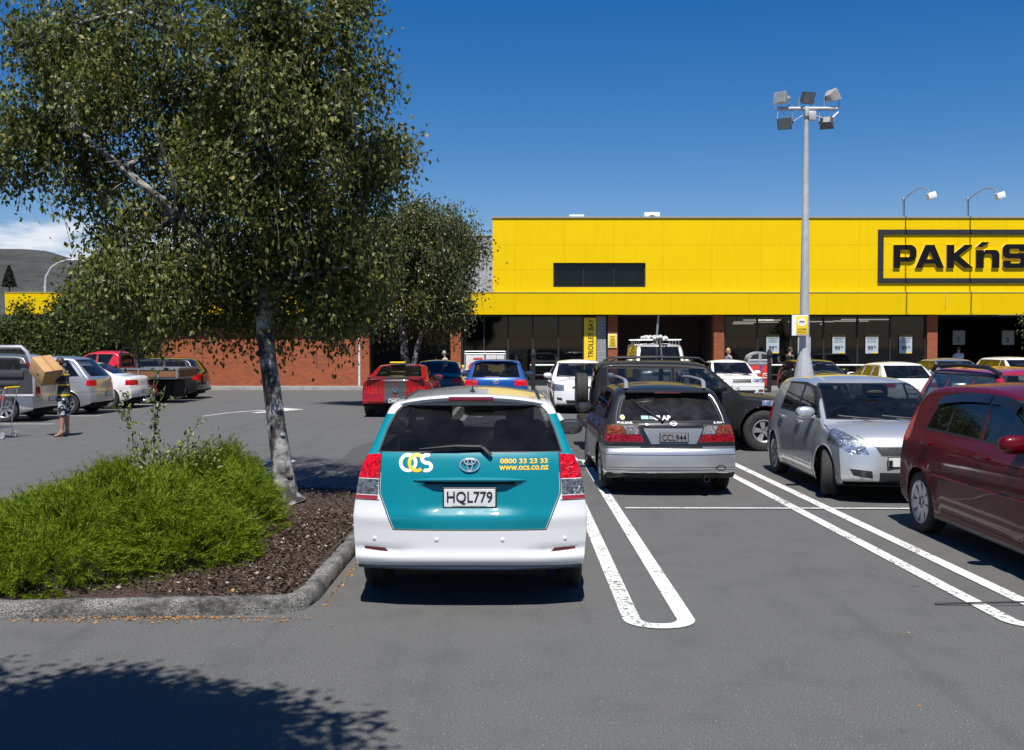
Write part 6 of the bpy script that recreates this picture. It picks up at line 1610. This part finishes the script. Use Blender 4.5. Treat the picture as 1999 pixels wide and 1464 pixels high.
# ------------------------------------------------------------------ small things in front of the shop
def rail(px0, px1, lab):
    Y = 44.6; r = thing('barrier_rail', lab, 'railing', (bX(px0, Y), Y, .1), 0, 'white topped barrier rails in front of the shop windows'); L = bX(px1, Y) - bX(px0, Y)
    m = MB(); m.tube([(0, 0, .93), (L, 0, .93)], .035, 8); m.build('top_rail', WHT, r)
    m = MB(); m.tube([(0, 0, .50), (L, 0, .50)], .03, 8); m.build('lower_rail', BLK, r)
    k = 0
    n = max(2, int(L / 1.8) + 1)
    for i in range(n):
        m = MB(); m.tube([(L * i / (n - 1), 0, 0), (L * i / (n - 1), 0, .96)], .035, 8); m.build('post', BLK, r)
rail(1035, 1135, 'barrier rail by the trolley bay window'); rail(1505, 1800, 'long barrier rail in front of the poster windows')
for px, lab in ((1041, 'black bollard in front of the trolley bay window'), (1502, 'black bollard in front of the red post box')):
    r = thing('bollard', lab, 'bollard', (bX(px, 41.3), 41.3, 0), 0, 'black bollards at the shop front')
    m = MB(); m.lathe([(.085, 0), (.085, 1.45), (.11, 1.47), (.11, 1.60), (.06, 1.72), (.001, 1.74)], 16); m.build('post', BLK, r)
    m = MB(); m.lathe([(.088, 1.18), (.088, 1.25)], 16); m.build('band', M('band_maroon', (.10, .02, .02), .4), r)
# post box
r = thing('post_box', 'red post box with rounded grey hood and white envelope mark', 'post box', (bX(1480, 42.4), 42.4, 0))
m = MB(); m.rbox((0, 0, .62), (.98, .6, 1.0), .07); m.build('box', M('post_red', (.55, .035, .02), .4, coat=.5), r)
m = MB(); P = [(-.5, 1.10)] + [(.5 * math.cos(a), 1.30 + .33 * math.sin(a)) for a in np.linspace(math.pi, 0, 17)] + [(.5, 1.10)]; m.prism(P[::-1], -.31, .31, 'y'); m.build('hood', M('hood_grey', (.30, .31, .32), .5), r)
m = MB()
for s in (-1, 1): m.prism([(s * .06, 1.33), (s * .40, 1.33), (s * .30, 1.50), (s * .06, 1.55)][::s], -.325, -.312, 'y', 1); m.box(min(s * .05, s * .42), max(s * .05, s * .42), -.335, -.312, 1.27, 1.31)
m.build('slot', [WHT, BLK], r)
m = MB()
for a, b in (((.14, .55), (.40, .55)), ((.40, .55), (.40, .73)), ((.40, .73), (.14, .73)), ((.14, .73), (.14, .55)), ((.14, .73), (.27, .63)), ((.27, .63), (.40, .73))): m.tube([(a[0], -.306, a[1]), (b[0], -.306, b[1])], .016, 5)
m.build('envelope_mark', WHT, r)
m = MB(); m.add([(-.02, -.303, 1.09), (.12, -.303, 1.09), (.04, -.303, .75), (-.02, -.303, .70)], [(0, 1, 2, 3)]); m.build('stripe', M('stripe_violet', (.12, .08, .28), .4), r)
# poster cage
Y = 41.6; r = thing('trolley_shelter', 'metal mesh trolley cage with advertising posters behind the blue hatchback', 'trolley cage', (bX(947, Y), Y, 0)); w = (987 - 907) * Y / 2004; zt = bZ(686, Y)
m = MB()
for x in (-w / 2, 0, w / 2): m.tube([(x, 0, 0), (x, 0, zt + .03)], .025, 8); m.tube([(x, 1.6, 0), (x, 1.6, zt)], .025, 8); m.tube([(x, 0, zt), (x, 1.6, zt)], .02, 8)
for z in (zt, zt - .10, .9, .4, .1): m.tube([(-w / 2, 0, z), (w / 2, 0, z)], .018, 6)
for k in range(20): m.tube([(-w / 2 + w * k / 19, 0, .1), (-w / 2 + w * k / 19, 0, zt)], .006, 4)
m.build('frame', GALV, r)
for x0, x1, tint in ((-w / 2 + .05, -.04, 0), (.04, w / 2 - .05, 1)):
    m = MB(); m.box(x0, x1, -.05, -.03, .45, zt - .14); po = m.build('poster', M('poster_white', (.65, .65, .62), .5), r)
    m = MB()
    if tint == 0:
        m.lathe([(.30, -.056), (.001, -.058)], 24, 0, Matrix.Translation((x0 + .40, 0, 1.0)) @ Matrix.Diagonal((1, 1, .75, 1)), axis='y'); m.lathe([(.20, -.060), (.001, -.061)], 24, 1, Matrix.Translation((x0 + .40, 0, 1.0)) @ Matrix.Diagonal((1, 1, .6, 1)), axis='y'); m.box(x0 + .05, x1 - .03, -.056, -.051, .46, .68, 1); m.box(x0 + .3, x1 - .05, -.056, -.051, 1.30, 1.38, 0)
    else: m.box(x0 + .05, x1 - .05, -.056, -.051, 1.12, 1.30, 2); m.box(x0 + .05, x1 - .05, -.056, -.051, .5, 1.05, 1)
    m.build('artwork', [M('print_red', (.55, .03, .02), .5), YSIGN, M('print_orange', (.7, .25, .02), .5)], po)
r = thing('yellow_bin', 'narrow yellow bin beside the trolley cage', 'bin', (bX(909, 42.2), 42.2, 0)); m = MB(); m.rbox((0, 0, .45), (.30, .3, .86), .03); m.rbox((0, 0, 1.0), (.30, .3, .16), .03); m.build('body', YSIGN, r); m = MB(); m.rbox((0, 0, .90), (.27, .27, .08), .01); m.build('slot', BLK, r)
# crates and displays inside the windows
for px, py0, py1, w, mt, lab in ((1714, 691, 712, .62, M('carton_brown', (.22, .13, .05), .8), 'brown carton stacked inside behind the fourth price poster'), (1790, 698, 712, .35, M('carton_pale', (.3, .26, .2), .8), 'small tilted pale carton inside the window by the brick pier')):
    Yc = 46.6; c = W(px, py1, Yc); r = thing('carton', lab, 'carton', (c.x, Yc, c.z)); h = (py1 - py0) * Yc / 2004
    m = MB(); m.rbox((0, 0, h / 2), (w, .5, h), .01); m.build('box', mt, r); m = MB(); m.box(-w / 2, w / 2, -.255, -.252, h * .5 - .02, h * .5 + .02); m.build('tape', M('tape', (.4, .3, .15), .4), r)
    m = MB(); m.box(-.45, .45, -.3, .3, .1 - c.z, -.01); m.build('plinth', BLK, r)
for px, nc_, lab in ((1500, 6, 'dim shelf of goods inside the window, behind the red post box'), (1610, 5, 'dim shelf of goods inside the window, right of the lamp pole'), (1690, 7, 'dim shelf of goods inside the window under the fourth price poster'), (1755, 4, 'dim shelf of goods inside the window nearest the right brick pier')):
    r = thing('display_shelf', lab, 'shelf', (bX(px, 50), 50, .11)); m = MB()
    for z in (.1, .6, 1.1, 1.5): m.box(-1.1, 1.1, -.25, .25, z, z + .04)
    for x in (-1.1, 1.08): m.box(x, x + .03, -.25, .25, 0, 1.7)
    m.build('rack', GALV, r); m = MB()
    for z in (.14, .64, 1.14):
        for i in range(nc_ * 2): m.rbox((-1.0 + 2.0 * (i + .5) / (nc_ * 2), -.1, z + .15), (1.6 / (nc_ * 2), .25, random.uniform(.2, .32)), .01, random.randrange(4))
    m.build('goods', [M('goods_a', (.35, .30, .08), .6), M('goods_b', (.30, .08, .05), .6), M('goods_c', (.12, .22, .10), .6), M('goods_d', (.4, .4, .38), .6)], r)
# back wall lamp post in the alcove
m = MB(); m.tube([(0, 0, 0), (0, 0, 2.2), (.06, 0, 3.0), (.08, 0, 3.15)], .05, 8); o = m.build('thin_pole', GALV, loc=(bX(1282, 45.2), 45.2, .1)); tag(o, 'thin bent grey pole under the canopy behind the roof rack', 'pole')

# ------------------------------------------------------------------ car park lamp pole
PY = 31.2; k = PY / 2004; c = W(1570, 675, PY); r = thing('lamp_pole', 'tall tapering steel pole with five floodlights on a crossbar', 'lamp pole', (c.x, PY, 0))
ht = W(1566, 212, PY).z
m = MB(); m.lathe([(.34, 0), (.33, .25), (.31, .5), (.305, .95), (.20, 1.52), (.165, 1.75), (.152, 2.2), (.130, 3.9), (.112, 5.6), (.108, 5.62), (.088, 7.6), (.066, ht)], 12); m.build('shaft', STEEL, r, angle=20)
m = MB(); m.tube([(-.86, 0, ht), (.94, 0, ht)], .055, 10); m.rbox((.18, 0, ht - .22), (.22, .16, .28), .02); m.rbox((0, -.02, ht - .1), (.12, .2, .3), .02); m.build('crossbar', STEEL, r)
m = MB(); m.tube([(-.75, 0, ht - .06), (-.45, .02, ht - .42), (-.1, .02, ht - .2)], .012, 5); m.tube([(.3, 0, ht - .22), (.7, 0, ht - .36), (.98, 0, ht - .1)], .022, 6); m.build('cable', GALV, r)
FM = M('flood_grey', (.13, .135, .14), .5, .3); FL = M('flood_light_face', (.30, .31, .32), .12, .2, coat=1); FW = M('flood_pale', (.46, .45, .44), .45, .3)
def flood(x, z, yaw, pitch, mat):
    Mx = Matrix.Translation((x, -.02, z)) @ Matrix.Rotation(yaw, 4, 'Z') @ Matrix.Rotation(pitch, 4, 'X')
    m = MB(); q = [(.21, -.13, .18), (.165, .05, .14), (.10, .14, .09)]; V = []
    for w, y, h in q: V += [(-w, y, -h), (w, y, -h), (w, y, h), (-w, y, h)]
    m.add(V, [(0, 3, 2, 1), (8, 9, 10, 11)] + [(4 * a + b, 4 * a + (b + 1) % 4, 4 * a + 4 + (b + 1) % 4, 4 * a + 4 + b) for a in (0, 1) for b in range(4)], 0, Mx)
    m.rbox((.215, .05, 0), (.04, .11, .11), .01, 0, Mx)
    fo = m.build('floodlight', mat, r, bevel=.006)
    m = MB(); m.box(-.19, .19, -.137, -.132, -.16, .16, 0, Mx); m.build('lens', FL, fo)
    m = MB(); b = (ht if abs(z - ht) > .02 else ht)
    for s in (-1, 1): m = MB(); m.tube([(x + s * .2, 0, ht), (x + s * .23, 0, (z + ht) / 2), (x + s * .22, -.02, z)], .018, 5); m.build('bracket', GALV, fo)
flood(-.74, ht + .29, rad(-50), rad(-10), FW); flood(.0, ht + .34, rad(20), rad(25), FM); flood(.76, ht + .36, rad(115), rad(-30), FW); flood(-.64, ht - .42, rad(-25), rad(30), FM); flood(.62, ht - .40, rad(160), rad(20), FM)
sg2, w, h = board('parking_sign', 'yellow P90 parking sign in a white frame on the lamp pole', 'sign', 1546, 1577, 615, 655, PY - .35, WHT, None, .05)
m = MB(); m.rbox((.06, -.006, 0), (w * .72, .010, h * .9), .003); m.build('face', YSIGN, sg2)
m = MB(); m.lathe([(.125, -.0125), (.001, -.014)], 28, axis='y', mat=Matrix.Translation((.06, 0, .10))); m.build('disc', WHT, sg2)
text('lettering', 'P90', .15, .075, PBLK, (.06, -.016, .10), sg2, bold=.03); text('lettering', 'CUSTOMER', .27, .05, PBLK, (.06, -.0125, -.12), sg2, bold=.03); text('lettering', 'PARKING ONLY', .27, .04, PBLK, (.06, -.0125, -.20), sg2, bold=.02)
m = MB(); m.tube([(-.05, .05, .2), (.10, .30, .2)], .02, 5); m.build('bracket', GALV, sg2); m = MB(); m.tube([(-.05, .05, -.2), (.10, .30, -.2)], .02, 5); m.build('bracket', GALV, sg2)
# curved street lamp on the far left and the hill conifer
sl = thing('street_lamp', 'curved grey street lamp above the dark trees, in front of the hills', 'street lamp', (W(88, 600, 60).x, 60, 0))
m = MB(); pts = [W(88, 560, 60), W(90, 540, 60), W(100, 522, 60), W(115, 512, 60), W(130, 508, 60)]; B = sl.location
m.tube([(0, 0, 0)] + [p - B for p in pts], [.12, .08, .07, .06, .05, .04], 8); m.build('pole', M('lamp_grey', (.50, .50, .50), .5, .2), sl)
m = MB(); m.ell(W(138, 508, 60) - B, (.38, .16, .09)); m.build('lamp_head', GALV, sl)
c = W(18, 545, 620)
ct = thing('conifer', 'small dark conifer standing alone on the hillside at the left edge', 'tree', (c.x, 620, c.z - 6)); n = 2600; P = []
for _ in range(n):
    t = rng.random(); rr_ = 4.2 * (1 - t) ** .8 + .3; a = rng.uniform(0, 6.28); u = math.sqrt(rng.random()); P.append((rr_ * u * math.cos(a), rr_ * u * math.sin(a), 1.5 + 12.5 * t))
V, F = leaves(np.array(P), np.tile([0, 0, 1.], (n, 1)), (.8, 1.6)); mesh_np('crown', V, F, leafmat('conifer_leaf', (.008, .014, .008), (.02, .03, .015), (.03, .04, .02), 0, .8, .2), ct)
m = MB(); m.tube([(0, 0, -8), (0, 0, 3)], .4, 6); m.build('trunk', BARKD, ct)
# trees on the flat below the hills
for i in range(16):
    Yt = random.uniform(150, 330); px = random.uniform(-60, 900); c = W(px, 675, Yt); hh = random.uniform(5, 9)
    r = thing('tree', 'distant dark tree below the hills', 'tree', (c.x, Yt, 0), 0, 'distant dark trees below the hills'); n = 500
    P = rng.normal(size=(n, 3)); P /= np.linalg.norm(P, axis=1)[:, None]; P = P * [hh * .55, hh * .5, hh * .42] * (rng.random(n) ** .4)[:, None] + [0, 0, hh * .6]
    V, F = leaves(P, np.tile([0, 0, 1.], (n, 1)), (.9, 1.8)); mesh_np('crown', V, F, DLEAF, r); m = MB(); m.tube([(0, 0, 0), (0, 0, hh * .6)], .25, 6); m.build('trunk', BARKD, r)

# ------------------------------------------------------------------ people
SKIN = M('skin', (.42, .21, .14), .55, var=.1); SKIN2 = M('skin_pale', (.50, .29, .21), .55, var=.1)
def skin_mesh(name, joints, bones, mat, parent, root_i=0, sub=2):
    me = bpy.data.meshes.new(name); me.from_pydata([j[:3] for j in joints], bones, [])
    o = bpy.data.objects.new(name, me); COL.objects.link(o)
    md = o.modifiers.new('s', 'SKIN'); md.use_smooth_shade = True; md.branch_smoothing = .6
    for i, j in enumerate(joints):
        v = me.skin_vertices[0].data[i]; r_ = j[3]; v.radius = r_ if isinstance(r_, tuple) else (r_, r_); v.use_root = i == root_i
    sb_ = o.modifiers.new('u', 'SUBSURF'); sb_.levels = sub; sb_.render_levels = sub
    dg = bpy.context.evaluated_depsgraph_get(); nm = bpy.data.meshes.new_from_object(o.evaluated_get(dg))
    bpy.data.objects.remove(o); nm.materials.clear(); nm.materials.append(mat); nm.polygons.foreach_set('use_smooth', [True] * len(nm.polygons))
    return link(bpy.data.objects.new(name, nm), parent)
def person(label, loc, rz, h, arms, shirt, lower, skin=SKIN2, hair=None, hairlen=.0, head_tilt=0., shorts=False, sleeve=.5, legs=((0, 0), (0, 0)), group=None, shoes=None, female=False):
    """faces +x of its own frame; arms: per side (elbow, wrist) offsets from the shoulder; everything scaled from 1.75 m"""
    r = thing('person', label, 'person', loc, rz, group); k = h / 1.75; r.scale = (k, k, k)
    J = [(0, 0, .95, (.13, .15)), (0, 0, 1.12, (.105, .13)), (.01, 0, 1.30, (.12, .16)), (.0, 0, 1.43, (.085, .12)), (.01, 0, 1.50, .055), (.02 + head_tilt, 0, 1.56, .06)]
    Bn = [(0, 1), (1, 2), (2, 3), (3, 4), (4, 5)]
    hx_ = .03 + head_tilt
    J += [(hx_, 0, 1.62, (.082, .070)), (hx_, 0, 1.69, (.085, .075)), (hx_ - .005, 0, 1.735, (.05, .05))]; Bn += [(5, 6), (6, 7), (7, 8)]
    hands = []
    for s, (el, wr), lg in ((1, arms[0], legs[0]), (-1, arms[1], legs[1])):
        b = len(J); sh = Vector((0, s * .185, 1.41)); e = sh + Vector(el); w_ = sh + Vector(wr)
        f = (w_ - e).normalized(); J += [(*sh, .052), (*e, .040), (*w_, .026), (*(w_ + f * .05), (.040, .018)), (*(w_ + f * .085), (.036, .015))]
        Bn += [(3, b), (b, b + 1), (b + 1, b + 2), (b + 2, b + 3), (b + 3, b + 4)]
        # fingers and thumb
        up = Vector((0, 0, 1)); sd_ = f.cross(up); sd_ = sd_.normalized() if sd_.length > .1 else Vector((0, 1, 0))
        pal = w_ + f * .085
        for q, (o_, L_) in enumerate(((-.030, .060), (-.010, .075), (.010, .070), (.030, .052))):
            c = len(J); a = pal + sd_ * o_; J += [(*(a + f * L_ * .5 + up * .006), .0088), (*(a + f * L_ * .95 + up * .022), .0075)]; Bn += [(b + 4, c), (c, c + 1)]
        c = len(J); a = w_ + f * .035 - sd_ * .035; J += [(*(a - sd_ * .02 + up * .01 + f * .015), .010), (*(a - sd_ * .025 + up * .03 + f * .05), .008)]; Bn += [(b + 3, c), (c, c + 1)]
        b = len(J); dx1, dx2 = lg
        J += [(0, s * .095, .88, .095), (dx1, s * .10, .50, .062), (dx1 * .6, s * .10, .36, .056), (dx2, s * .10, .09, .038), (dx2 - .03, s * .10, .045, .036), (dx2 + .10, s * .105, .03, (.042, .026)), (dx2 + .17, s * .11, .022, (.036, .018))]
        Bn += [(0, b), (b, b + 1), (b + 1, b + 2), (b + 2, b + 3), (b + 3, b + 4), (b + 3, b + 5), (b + 5, b + 6)]
    body = skin_mesh('body', J, Bn, skin, r)
    # face
    m = MB(); 
    for s in (1, -1): m.ell((hx_ + .078, s * .030, 1.655), (.008, .013, .008), 8, 6, 0)
    m.build('eyes', BLK, r)
    m = MB(); m.ell((hx_ + .088, 0, 1.625), (.018, .013, .022), 8, 6); 
    for s in (1, -1): m.ell((hx_ - .005, s * .082, 1.635), (.018, .010, .030), 8, 6)
    m.build('nose_and_ears', skin, r)
    m = MB(); m.ell((hx_ + .078, 0, 1.580), (.010, .024, .006), 8, 6); m.build('mouth', M('lips', (.35, .12, .10), .5), r)
    # clothes
    g_ = 1.12
    SJ = [(0, 0, .80, (.16, .185)), (0, 0, .90, (.158, .182)), (0, 0, 1.12, (.13, .158)), (.01, 0, 1.30, (.140, .180)), (0, 0, 1.425, (.098, .145)), (.005, 0, 1.475, (.062, .070))]; SB = [(0, 1), (1, 2), (2, 3), (3, 4), (4, 5)]
    for s, (el, wr) in ((1, arms[0]), (-1, arms[1])):
        b = len(SJ); sh = Vector((0, s * .185, 1.41)); e = sh + Vector(el) * (sleeve * 2 if sleeve < .5 else 1.0); e = sh + Vector(el) * min(1, sleeve * 1.6)
        SJ += [(*sh, .070), (*e, .062)]; SB += [(4, b), (b, b + 1)]
    skin_mesh('shirt', SJ, SB, shirt, r)
    LJ = [(0, 0, .86, (.120, .150))]; LB = []
    for s, lg in ((1, legs[0]), (-1, legs[1])):
        b = len(LJ); end = [(lg[0], s * .10, .50, .088), (lg[0] * .9, s * .10, .44, .09)] if shorts else [(lg[0], s * .10, .50, .078), (lg[1], s * .10, .10, .058)]
        LJ += [(0, s * .10, .78, .102)] + end; LB += [(0, b), (b, b + 1), (b + 1, b + 2)]
    skin_mesh('shorts' if shorts else 'trousers', LJ, LB, lower, r)
    if hair:
        m = MB(); m.ell((hx_ - .018, 0, 1.675), (.092, .090, .098), 16, 10)
        if hairlen: m.ell((hx_ - .065, 0, 1.675 - hairlen * .5), (.05, .082, hairlen * .62), 14, 9)
        m.build('hair', hair, r)
    if shoes:
        m = MB()
        for s, lg in ((1, legs[0]), (-1, legs[1])): m.rbox((lg[1] + .05, s * .105, .035), (.27, .095, .07), .03)
        m.build('shoes', shoes, r)
    return r
HBR = M('hair_brown', (.05, .035, .025), .6, var=.3, vs=40); HBL = M('hair_blonde', (.42, .28, .13), .55, var=.3, vs=40); HGR = M('hair_grey', (.35, .34, .33), .6, var=.2, vs=40)
hang = ((0.0, .03, -.29), (.05, .03, -.54))
# the carrier
sm, t = newmat('striped_shirt'); c = t.new('ShaderNodeTexCoord'); s = t.new('ShaderNodeSeparateXYZ'); t.l.new(c.outputs['Object'], s.inputs[0])
wv = t.math('FRACT', t.math('MULTIPLY', s.outputs[2], 4.4)); a = t.math('LESS_THAN', wv, .16); b = t.math('MULTIPLY', t.math('GREATER_THAN', wv, .16), t.math('LESS_THAN', wv, .42))
t.set(t.b.inputs['Base Color'], t.mix(b, t.mix(a, (.012, .013, .016), (.75, .46, .01)), (.055, .075, .05))); t.b.inputs['Roughness'].default_value = .85
fm, t = newmat('flower_shorts'); v = t.coord(); t.set(t.b.inputs['Base Color'], t.mix(t.rng(t.noise(v, 13, 2), .50, .54), (.012, .014, .02), (.55, .58, .62))); t.b.inputs['Roughness'].default_value = .85
carrier = person('barefoot person in striped shirt and flowered shorts holding up a cardboard box', (-9.24, 21.15, 0), rad(185), 1.62, (((.10, .02, -.24), (.34, -.06, -.12)), ((.12, .02, -.22), (.34, .08, -.10))), sm, fm, SKIN, HBR, .05, .06, True, .6, ((.02, .02), (-.03, -.04)))
m = MB()
for s in (1, -1): m.rbox((.05, s * .105, .008), (.28, .10, .014), .006); m.tube([(.10, s * .06, .02), (.15, s * .105, .06), (.10, s * .15, .02)], .008, 5)
m.build('jandals', BLK, carrier)
CB = M('cardboard', (.42, .245, .105), .8, var=.12, vs=5)
bx = thing('cardboard_box', 'brown cardboard box held tilted in front of the person with flowered shorts', 'box', (-9.50, 20.92, 1.37)); bx.rotation_euler = (rad(8), rad(35), rad(-32))
m = MB(); m.rbox((0, 0, 0), (.52, .40, .36), .006); m.build('carton', CB, bx)
m = MB(); m.box(-.26, .26, -.03, .03, .1801, .1815); m.build('tape', M('tape_brown', (.35, .2, .08), .3), bx)
m = MB(); m.box(.02, .10, -.2020, -.2005, -.05, -.01); m.build('hand_hole', BLK, bx)
# shoppers
WSH = M('shirt_white', (.70, .70, .68), .8); person('grey haired person in white sleeveless top beside the brick pier', (bX(869, 41.5), 41.5, 0), rad(165), 1.66, (hang, ((.18, -.02, -.20), (.34, .02, -.10))), WSH, M('cloth_dark', (.03, .03, .035), .85), SKIN2, HGR, .03, .02, False, .25, shoes=BLK)
person('blonde person in a blue grey top behind the boxy white sedan', (bX(1422, 42.6), 42.6, 0), rad(200), 1.76, (hang, hang), M('cloth_bluegrey', (.18, .20, .27), .85), MATS['cloth_dark'], SKIN2, HBL, .16, .0, False, .4, shoes=BLK)
person('dark haired person in black reaching forward, left of the lamp pole', (bX(1541, 43.0), 43.0, 0), rad(20), 1.80, (((.12, .02, -.26), (.36, .0, -.34)), ((.12, .02, -.26), (.36, .0, -.34))), M('cloth_black', (.012, .012, .013), .85), MATS['cloth_black'], SKIN2, HBR, .0, .02, False, .5, shoes=BLK)
person('person in pale blue shirt standing inside the dark shop entrance', (bX(1871, 46.2), 46.2, .1), rad(75), 1.72, (hang, ((.10, .05, -.26), (.30, .05, -.30))), M('cloth_paleblue', (.42, .48, .60), .85), MATS['cloth_dark'], SKIN2, HBR, .0, .0, False, .6, shoes=BLK)
# shopping trolley at the left edge
r = thing('shopping_trolley', 'wire shopping trolley of groceries in front of the open tail door', 'trolley', (-10.62, 20.75, 0), rad(178))
def P3(x, y, z): return (x, y, z)
m = MB(); tp = [(-.45, -.27, .98), (.45, -.20, .88), (.45, .20, .88), (-.45, .27, .98)]; bt = [(-.38, -.20, .58), (.36, -.15, .62), (.36, .15, .62), (-.38, .20, .58)]
for Q in (tp, bt): m.tube(Q, .010, 6, closed=True)
for i in range(4):
    a, b, c, d = Vector(tp[i]), Vector(tp[(i + 1) % 4]), Vector(bt[i]), Vector(bt[(i + 1) % 4]); n = 14 if i in (0, 2) else 9
    for k in range(n + 1): m.tube([a.lerp(b, k / n), c.lerp(d, k / n)], .0035, 4)
    for k in (.33, .66): m.tube([a.lerp(c, k), b.lerp(d, k)], .004, 4)
for k in range(9): m.tube([Vector(bt[0]).lerp(Vector(bt[3]), k / 8), Vector(bt[1]).lerp(Vector(bt[2]), k / 8)], .0035, 4)
m.build('basket', ALLOY, r)
m = MB()
for s in (1, -1): m.tube([(-.50, s * .25, 1.02), (-.42, s * .24, .62), (-.36, s * .24, .22), (.42, s * .17, .20), (.46, s * .17, .14)], .013, 7); m.tube([(-.36, s * .24, .22), (-.40, s * .24, .13)], .013, 7); m.tube([(.30, s * .17, .21), (.30, s * .16, .62)], .012, 6)
m.tube([(-.36, -.24, .22), (-.36, .24, .22)], .012, 6); m.tube([(.42, -.17, .20), (.42, .17, .20)], .012, 6); m.build('frame', ALLOY, r)
m = MB(); m.tube([(-.52, -.27, 1.03), (-.52, .27, 1.03)], .018, 8); m.build('handle', YSIGN, r)
for x, s in ((-.42, .24), (-.42, -.24), (.47, .17), (.47, -.17)):
    m = MB(); m.lathe([(.035, -.014), (.062, -.016), (.067, -.008), (.067, .008), (.062, .016), (.035, .014), (.001, .012)], 18, axis='y', mat=Matrix.Translation((x, s, .067))); m.build('castor', M('castor_grey', (.30, .30, .30), .5), r)
for nm, lab, ps in (('yellow_bag', 'yellow bag on top of the groceries in the trolley', ((-.05, .0, .92), (.13, .10, .14), YSIGN)), ('grocery_bag', 'dark grocery bag in the middle of the trolley basket', ((.15, .02, .76), (.2, .14, .12), M('bag_dark', (.05, .055, .05), .6, var=.4, vs=12))), ('grocery_bag', 'red printed grocery bag at the handle end of the trolley', ((-.22, .0, .76), (.13, .13, .12), M('bag_red', (.22, .03, .03), .6, var=.4, vs=14)))):
    c, q, mt = ps; o = MB().ell((0, 0, 0), q, 16, 10, p=.7).build(nm, mt); o.location = Vector((-10.62, 20.75, 0)) + Vector((-c[0], -c[1], c[2])); tag(o, lab, 'bag')
    for vv in o.data.vertices: vv.co += Vector(rng.normal(size=3)) * .008
